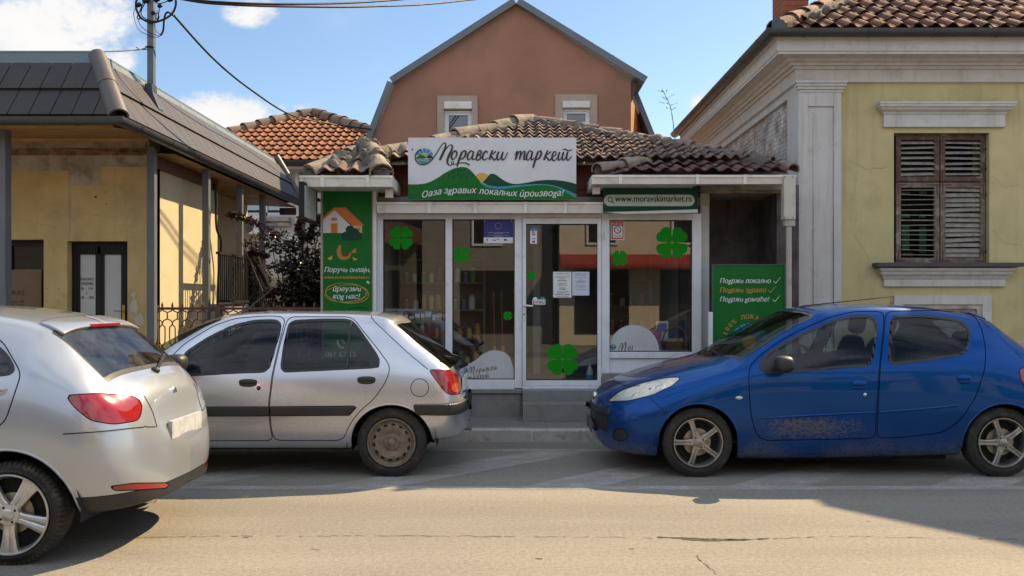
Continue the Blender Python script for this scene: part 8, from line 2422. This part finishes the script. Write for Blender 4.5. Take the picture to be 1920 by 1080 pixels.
    return c, root


def blue_car():
    c = Car(.70, 8.30, 4.02, dict(
        zt=[(0, .50), (.03, .60), (.10, .675), (.3, .775), (.6, .875), (.9, .945), (1.03, .975), (1.25, 1.10), (1.5, 1.245), (1.75, 1.365), (1.95, 1.425), (2.4, 1.456), (2.9, 1.435), (3.2, 1.395), (3.38, 1.345), (3.5, 1.25), (3.75, 1.06), (3.86, .95), (3.93, .85), (3.98, .70), (4.02, .5)],
        zr=[(0, .47), (.1, .615), (.3, .71), (.6, .80), (.95, .89), (1.15, .945), (1.4, 1.085), (1.6, 1.205), (1.8, 1.305), (2.0, 1.37), (2.4, 1.405), (2.9, 1.385), (3.2, 1.34), (3.38, 1.29), (3.55, 1.16), (3.75, 1.0), (3.9, .86), (4.02, .5)],
        wr=[(0, .60), (.3, .62), (.95, .68), (1.2, .70), (1.6, .625), (1.9, .575), (2.4, .56), (2.9, .56), (3.3, .575), (3.7, .63), (4.02, .66)],
        zs=[(0, .44), (.1, .55), (.4, .655), (.9, .80), (1.2, .875), (1.5, .905), (2.2, .935), (2.8, .985), (3.3, 1.02), (3.6, .97), (3.9, .8), (4.02, .46)],
        ws=[(0, .72), (.4, .76), (1.0, .80), (1.5, .80), (3.0, .795), (3.6, .76), (4.02, .72)],
        zm=[(0, .38), (.4, .50), (1.0, .55), (3.2, .57), (3.7, .55), (4.02, .4)],
        wm=[(0, .76), (.4, .82), (.9, .838), (1.5, .825), (2.5, .83), (3.2, .842), (3.6, .835), (4.02, .77)],
        zb=[(0, .33), (.05, .24), (.15, .185), (.5, .165), (1.0, .15), (3.2, .185), (3.6, .25), (3.9, .33), (4.02, .42)],
        wl=[(0, .70), (.4, .76), (3.3, .775), (4.02, .72)]), nose=(.62, 2.35), tail=(.34, 2.6))
    root = thing('hatchback', 'muddy blue five-door hatchback with five-spoke alloy wheels, parked before the yellow house', 'car', (2.7, 8.30, 0))
    wins = [[(1424, 683), (1429, 696), (1447, 699), (1540, 692), (1634, 684), (1639, 650), (1643, 612), (1640, 598), (1625, 592.5), (1595, 594), (1559, 603), (1490, 633), (1440, 662)],
            [(1672, 594), (1669, 640), (1666, 683), (1740, 674), (1797, 666), (1814, 655), (1819, 623), (1808, 605), (1786, 598), (1730, 592)]]
    doors = [[(1404, 690), (1404.5, 730), (1407, 771), (1417, 814), (1432, 826), (1540, 824), (1641, 822), (1643.5, 771), (1649, 684), (1656, 620), (1658, 584), (1600, 584), (1558, 594), (1500, 619), (1452, 645), (1418, 672)],
             [(1660.5, 584), (1740, 582), (1800, 584), (1829, 592), (1842, 620), (1848, 655), (1847, 691), (1829, 746), (1800, 789), (1768, 811), (1692, 820), (1644, 822), (1646, 771), (1651, 684), (1658, 620)]]

    def lampx(nm, s):
        if nm == 'headlight': return s.V[:, 0] - c.X0 - .85
        if nm in ('grille',): return s.V[:, 0] - c.X0 - .30
        if nm == 'fog_light': return s.V[:, 0] - c.X0 - .5
        if nm == 'taillight': return c.X0 + 3.4 - s.V[:, 0]
        return np.full(len(s.V), -1.0)
    spec = dict(wf=.831, wb=3.380, wz=.293, arch=.338, archk=1.02, R=.292, rim=.203, style='alloy', inset=.03, hw=.835, floor=.30, dash=.94, seatx=2.42, rearx=3.12, cab1=3.5, seatz=.04,
                windows=wins, shields=[(1.02, 1.80, 5.10, .42, 'windscreen', .3), (3.44, 3.84, 5.2, -.1, 'rear_window', .3)], doors=doors, glass=M_carglass,
                inserts=[('headlight', [(1138, 753), (1163, 733), (1200, 719), (1245, 708.5), (1278, 707), (1262, 722), (1225, 740), (1180, 751)], M_clearlens, 8),
                         ('fog_light', [(1163 + 14 * math.cos(2 * math.pi * k / 20), 815 + 12 * math.sin(2 * math.pi * k / 20)) for k in range(20)], M_plastic, 0),
                         ('taillight', [(1910, 690), (1960, 690), (1975, 740), (1940, 760), (1915, 715)], M_redlens, 8),],
                lines=[[(1150, 714), (1178, 724), (1200, 723)], [(1218, 745), (1232, 758), (1250, 776)], [(1826, 586), (1860, 620), (1925, 680)]],
                panels=[('bumper_grille', lambda c, s: np.maximum(np.maximum(s.V[:, 0] - c.X0 - .17, np.abs(s.V[:, 2] - .435) - .085), np.abs(s.V[:, 1] - c.Yc) - .50), M_plastic)],
                lampx=lampx, flap_off='n', turn=(R(36), R(36)), lipmat=None)
    body, dobj = finish_car(c, root, P_blue, spec)
    s = c.base
    # bumper bar across the grille
    f = np.maximum(np.maximum(s.V[:, 0] - c.X0 - .20, np.abs(s.V[:, 2] - .515) - .028), np.abs(s.V[:, 1] - c.Yc) - .52)
    solid(s.keep(f).shifted(.012).build('bumper_bar', M_plastic, body), .04, -1)
    # grille mesh bars
    gm = MB()
    for k in range(13):
        yy = c.Yc - .5 + k / 12
        gm.tube([(c.X0 + .03 + .22 * ((yy - c.Yc) / .6) ** 2, yy, .34), (c.X0 + .035 + .22 * ((yy - c.Yc) / .6) ** 2, yy, .55)], .008, 5)
    gm.build('grille_mesh', M_chrome, body)
    p = MB(); p.box(c.X0 - .018, c.X0 - .008, c.Yc - .26, c.Yc + .26, .30, .41); p.box(c.X0 - .008, c.X0 + .02, c.Yc - .2, c.Yc + .2, .33, .38)
    p.build('number_plate', mat('plate_holder', (.06, .06, .07), .4), root)
    for sd in (-1, 1):
        for (px, py, w_, h_, m_) in ((1237, 725, .085, .055, M_chrome), (1192, 740, .075, .045, M_clearlens), (1219, 729, .03, .03, M_orangelens)):
            q, n = c.at(px, py)
            if sd > 0: q = Vector((q.x, 2 * c.Yc - q.y, q.z)); n = Vector((n.x, -n.y, n.z))
            ux = (Vector((1, 0, 0)) - n * n.x).normalized(); k = MB(); ellipsoid(k, q - n * .003, ux, n.cross(ux), n, w_ / 2, h_ / 2, .008, 18, 8); k.build('reflector', m_, root, smooth=True)
    em = MB(); em.lathe([(.0, -.012), (.035, -.012), (.045, .0), (.045, .02)], (c.X0 + .03, c.Yc, .60), axis='x', n=20); em.build('bonnet_badge', M_chrome, body, smooth=True)
    hd = {'n': dobj[0, 'n'], 'f': dobj[0, 'f']}; hr = {'n': dobj[1, 'n'], 'f': dobj[1, 'f']}
    oval_handle(c, hd, 1611, 722, .135, .085, P_blue, P_blue); oval_handle(c, hr, 1808, 711, .135, .085, P_blue, P_blue)
    q, n = c.at(1622, 740); k = MB(); ellipsoid(k, q, (1, 0, 0), (0, 0, 1), (0, -1, 0), .015, .016, .006); k.build('lock', M_chrome, dobj[0, 'n'], smooth=True)
    for sd in (-1, 1):
        q, n = c.at(1386, 746); k = MB()
        ellipsoid(k, q if sd < 0 else Vector((q.x, 2 * c.Yc - q.y, q.z)), (1, 0, 0), (0, 0, 1), (0, -1, 0), .032, .017, .014, 18, 8); k.build('side_indicator', M_clearlens, root, smooth=True)
    c.seam(hd, [(1428, 784), (1520, 779), (1640, 773)], .011, P_blue, -.003, 'side_strip'); c.seam(hr, [(1649, 773), (1740, 766), (1797, 760)], .011, P_blue, -.003, 'side_strip')
    # black mirror triangle and mirror
    for sd in (1, -1):
        q = s.keep(c.poly(s, [(1422, 684), (1428, 697), (1452, 699), (1466, 672), (1461, 652)], 4))
        q = q.keep((q.V[:, 1] - c.Yc) * sd).shifted(.002)
        q.build('mirror_panel', M_plastic, dobj[0, 'n' if sd > 0 else 'f'])
    wing_mirror(c, root, (PX(1470, 7.36), 7.36, PZ(683, 7.36)), M_plastic, M_plastic, size=(.075, .10, .070))
    # wipers, washer jets, aerial, spoiler
    w = MB()
    for (ya, yb) in ((-.62, -.05), (-.10, .50)):
        w.tube([(c.X0 + 1.02 + .42 * ya ** 2, c.Yc + ya, .955), (c.X0 + 1.10 + .3 * yb ** 2, c.Yc + yb, 1.025)], .012, 6)
    w.tube([(c.X0 + 1.0 + .42 * .36, c.Yc - .6, .945), (c.X0 + 1.07 + .42 * .36, c.Yc - .6, .965)], .028, 8)
    w.build('wiper', M_plastic, root)
    j = MB(); ellipsoid(j, (c.X0 + .62, c.Yc - .2, .875), (1, 0, 0), (0, 1, 0), (0, 0, 1), .02, .014, .01); j.build('washer_jet', M_plastic, body, smooth=True)
    a = MB(); a.tube([(c.X0 + 1.90, c.Yc, 1.41), (c.X0 + 1.97, c.Yc, 1.435), (c.X0 + 2.80, c.Yc, 1.52)], [.014, .006, .003], 6); a.build('aerial', M_plastic, root)
    sp = MB(); sp.prism([(c.X0 + 3.26, 1.372), (c.X0 + 3.43, 1.300), (c.X0 + 3.47, 1.285), (c.X0 + 3.45, 1.33), (c.X0 + 3.30, 1.385)], c.Yc - .40, c.Yc + .40); sp.build('spoiler', P_blue, body, bevel=.01)
    un = MB(); un.box(c.X0 + 1.2, c.X0 + 3.0, c.Yc - .6, c.Yc + .6, .12, .17); un.build('underbody', M_dark, body)
    return c, root


def white_car():
    c = Car(-6.16, 5.80, 4.06, dict(
        zt=[(0, .50), (.05, .66), (.3, .79), (.9, .95), (1.05, .99), (1.3, 1.15), (1.6, 1.32), (1.9, 1.42), (2.3, 1.455), (2.8, 1.445), (3.2, 1.40), (3.40, 1.355), (3.47, 1.33), (3.58, 1.24), (3.70, 1.135), (3.79, 1.05), (3.88, .985), (3.95, .90), (3.985, .78), (4.0, .74), (4.035, .66), (4.06, .5)],
        zr=[(0, .46), (.1, .6), (.3, .71), (.9, .88), (1.2, .96), (1.5, 1.16), (1.9, 1.36), (2.4, 1.405), (2.8, 1.395), (3.2, 1.35), (3.38, 1.31), (3.5, 1.245), (3.64, 1.13), (3.78, 1.0), (3.92, .85), (4.0, .68), (4.06, .46)],
        wr=[(0, .62), (.9, .68), (1.2, .70), (1.8, .60), (2.4, .57), (3.0, .57), (3.5, .575), (3.8, .62), (4.06, .68)],
        zs=[(0, .44), (.4, .67), (1.0, .86), (1.5, .95), (2.2, .98), (3.0, 1.03), (3.4, 1.05), (3.65, .99), (3.85, .86), (4.0, .62), (4.06, .44)],
        ws=[(0, .74), (1.0, .80), (2.0, .80), (3.2, .80), (3.7, .775), (4.06, .74)],
        zm=[(0, .4), (.5, .55), (3.2, .62), (3.7, .62), (4.06, .42)],
        wm=[(0, .78), (.8, .84), (2.0, .83), (3.2, .85), (3.7, .845), (4.06, .79)],
        zb=[(0, .33), (.15, .2), (.5, .18), (3.0, .20), (3.5, .25), (3.8, .27), (4.0, .29), (4.06, .31)],
        wl=[(0, .72), (.5, .77), (3.4, .78), (4.06, .74)]), nose=(.55, 2.5), tail=(.40, 2.6))
    root = thing('hatchback', 'bright white hatchback with red tail lights driving past nearest the camera', 'car', (-4.1, 5.80, 0))
    wins = [[(-330, 640), (-300, 700), (-150, 700), (-160, 620), (-230, 620)],
            [(-135, 620), (-140, 702), (0, 703), (28, 697), (12, 665), (-30, 632), (-80, 621)]]
    doors = [[(-420, 690), (-420, 850), (-380, 900), (-150, 900), (-150, 600), (-260, 600)],
             [(-146, 600), (-60, 604), (5, 640), (40, 700), (10, 790), (-70, 850), (-95, 900), (-146, 900)]]

    def lampx(nm, s):
        if nm == 'taillight': return c.X0 + 3.45 - s.V[:, 0]
        if nm == 'rear_reflector': return c.X0 + 3.70 - s.V[:, 0]
        return np.full(len(s.V), -1.0)
    spec = dict(wf=.85, wb=3.345, wz=.285, arch=.365, archk=1.0, R=.290, rim=.222, style='bright', inset=.02, hw=.845, floor=.32, dash=.96, seatx=2.4, rearx=3.2, cab1=3.6,
                windows=wins, shields=[(1.04, 1.85, 5.1, .42, 'windscreen', .3), (3.475, 3.79, 5.2, -.06, 'rear_window', .3)], doors=doors, glass=M_carglass2, shieldglass=glass('rear_glass', (.45, .58, .60), 0, 1.5, dirt=.08),
                inserts=[('taillight', [(122, 741), (190, 737), (252, 742), (268, 756), (262, 788), (215, 796), (170, 789), (140, 765)], M_redlens, 12),
                         ('rear_reflector', [(205, 912), (250, 906), (318, 905), (316, 915), (255, 919), (215, 920)], M_redlens, 5)],
                lines=[[(118, 814), (190, 809), (255, 802), (292, 800)], [(270, 742), (285, 770), (294, 800)]],
                panels=[('rear_valance', lambda c, s: np.maximum(c.X0 + 3.62 - s.V[:, 0], s.V[:, 2] - .372), M_plastic)],
                lampx=lampx, flap_off='n', turn=(R(10), R(-18)))
    body, dobj = finish_car(c, root, P_white, spec)
    s = c.base
    # tailgate spoiler with brake lamp
    f = np.maximum(np.maximum(3.36 - s.A[:, 0], s.A[:, 0] - 3.50), (5.45 - s.A[:, 1]) * .3)
    so = solid(s.keep(f).shifted(.016).build('spoiler', P_white, body), .022, -1)
    bl = MB(); bl.box(c.X0 + 3.50, c.X0 + 3.514, c.Yc - .20, c.Yc + .20, 1.312, 1.330); bl.build('brake_lamp', M_redlens, so)
    q = MB(); q.box(c.X0 + 4.015, c.X0 + 4.04, c.Yc - .26, c.Yc + .26, .62, .73); q.build('number_plate', mat('dull_plate', (.42, .43, .45), .45, var=.2, vscale=20), root)
    lg = MB(); lg.lathe([(0, .012), (.038, .012), (.045, .0)], (c.X0 + 3.945, c.Yc, .88), axis='x', n=24); lg.build('badge', M_chrome, body, smooth=True)
    w = MB(); w.tube([(c.X0 + 3.84, c.Yc, 1.025), (c.X0 + 3.76, c.Yc + .33, 1.11)], .01, 6); ellipsoid(w, (c.X0 + 3.83, c.Yc, 1.025), (1, 0, 0), (0, 1, 0), (0, 0, 1), .03, .03, .025); w.build('rear_wiper', M_plastic, root)
    hd = {'n': dobj[0, 'n'], 'f': dobj[0, 'f']}; hr = {'n': dobj[1, 'n'], 'f': dobj[1, 'f']}
    oval_handle(c, hd, -180, 735, .18, .05, P_white, P_white); oval_handle(c, hr, -15, 735, .18, .05, P_white, P_white)
    wing_mirror(c, root, (c.X0 + 1.62, c.Yc - .95, 1.0), P_white, M_plastic)
    un = MB(); un.box(c.X0 + 1.2, c.X0 + 3.0, c.Yc - .6, c.Yc + .6, .15, .2); un.box(c.X0 + 3.3, c.X0 + 3.85, c.Yc - .3, c.Yc + .45, .26, .34); un.build('underbody', M_dark, body)
    ex = MB(); ex.tube([(c.X0 + 3.7, c.Yc - .42, .30), (c.X0 + 4.0, c.Yc - .42, .29)], .03, 12); ex.build('exhaust_pipe', M_chrome, root, smooth=True)
    return c, root


C_silver = silver_car()
C_blue = blue_car()
C_white = white_car()
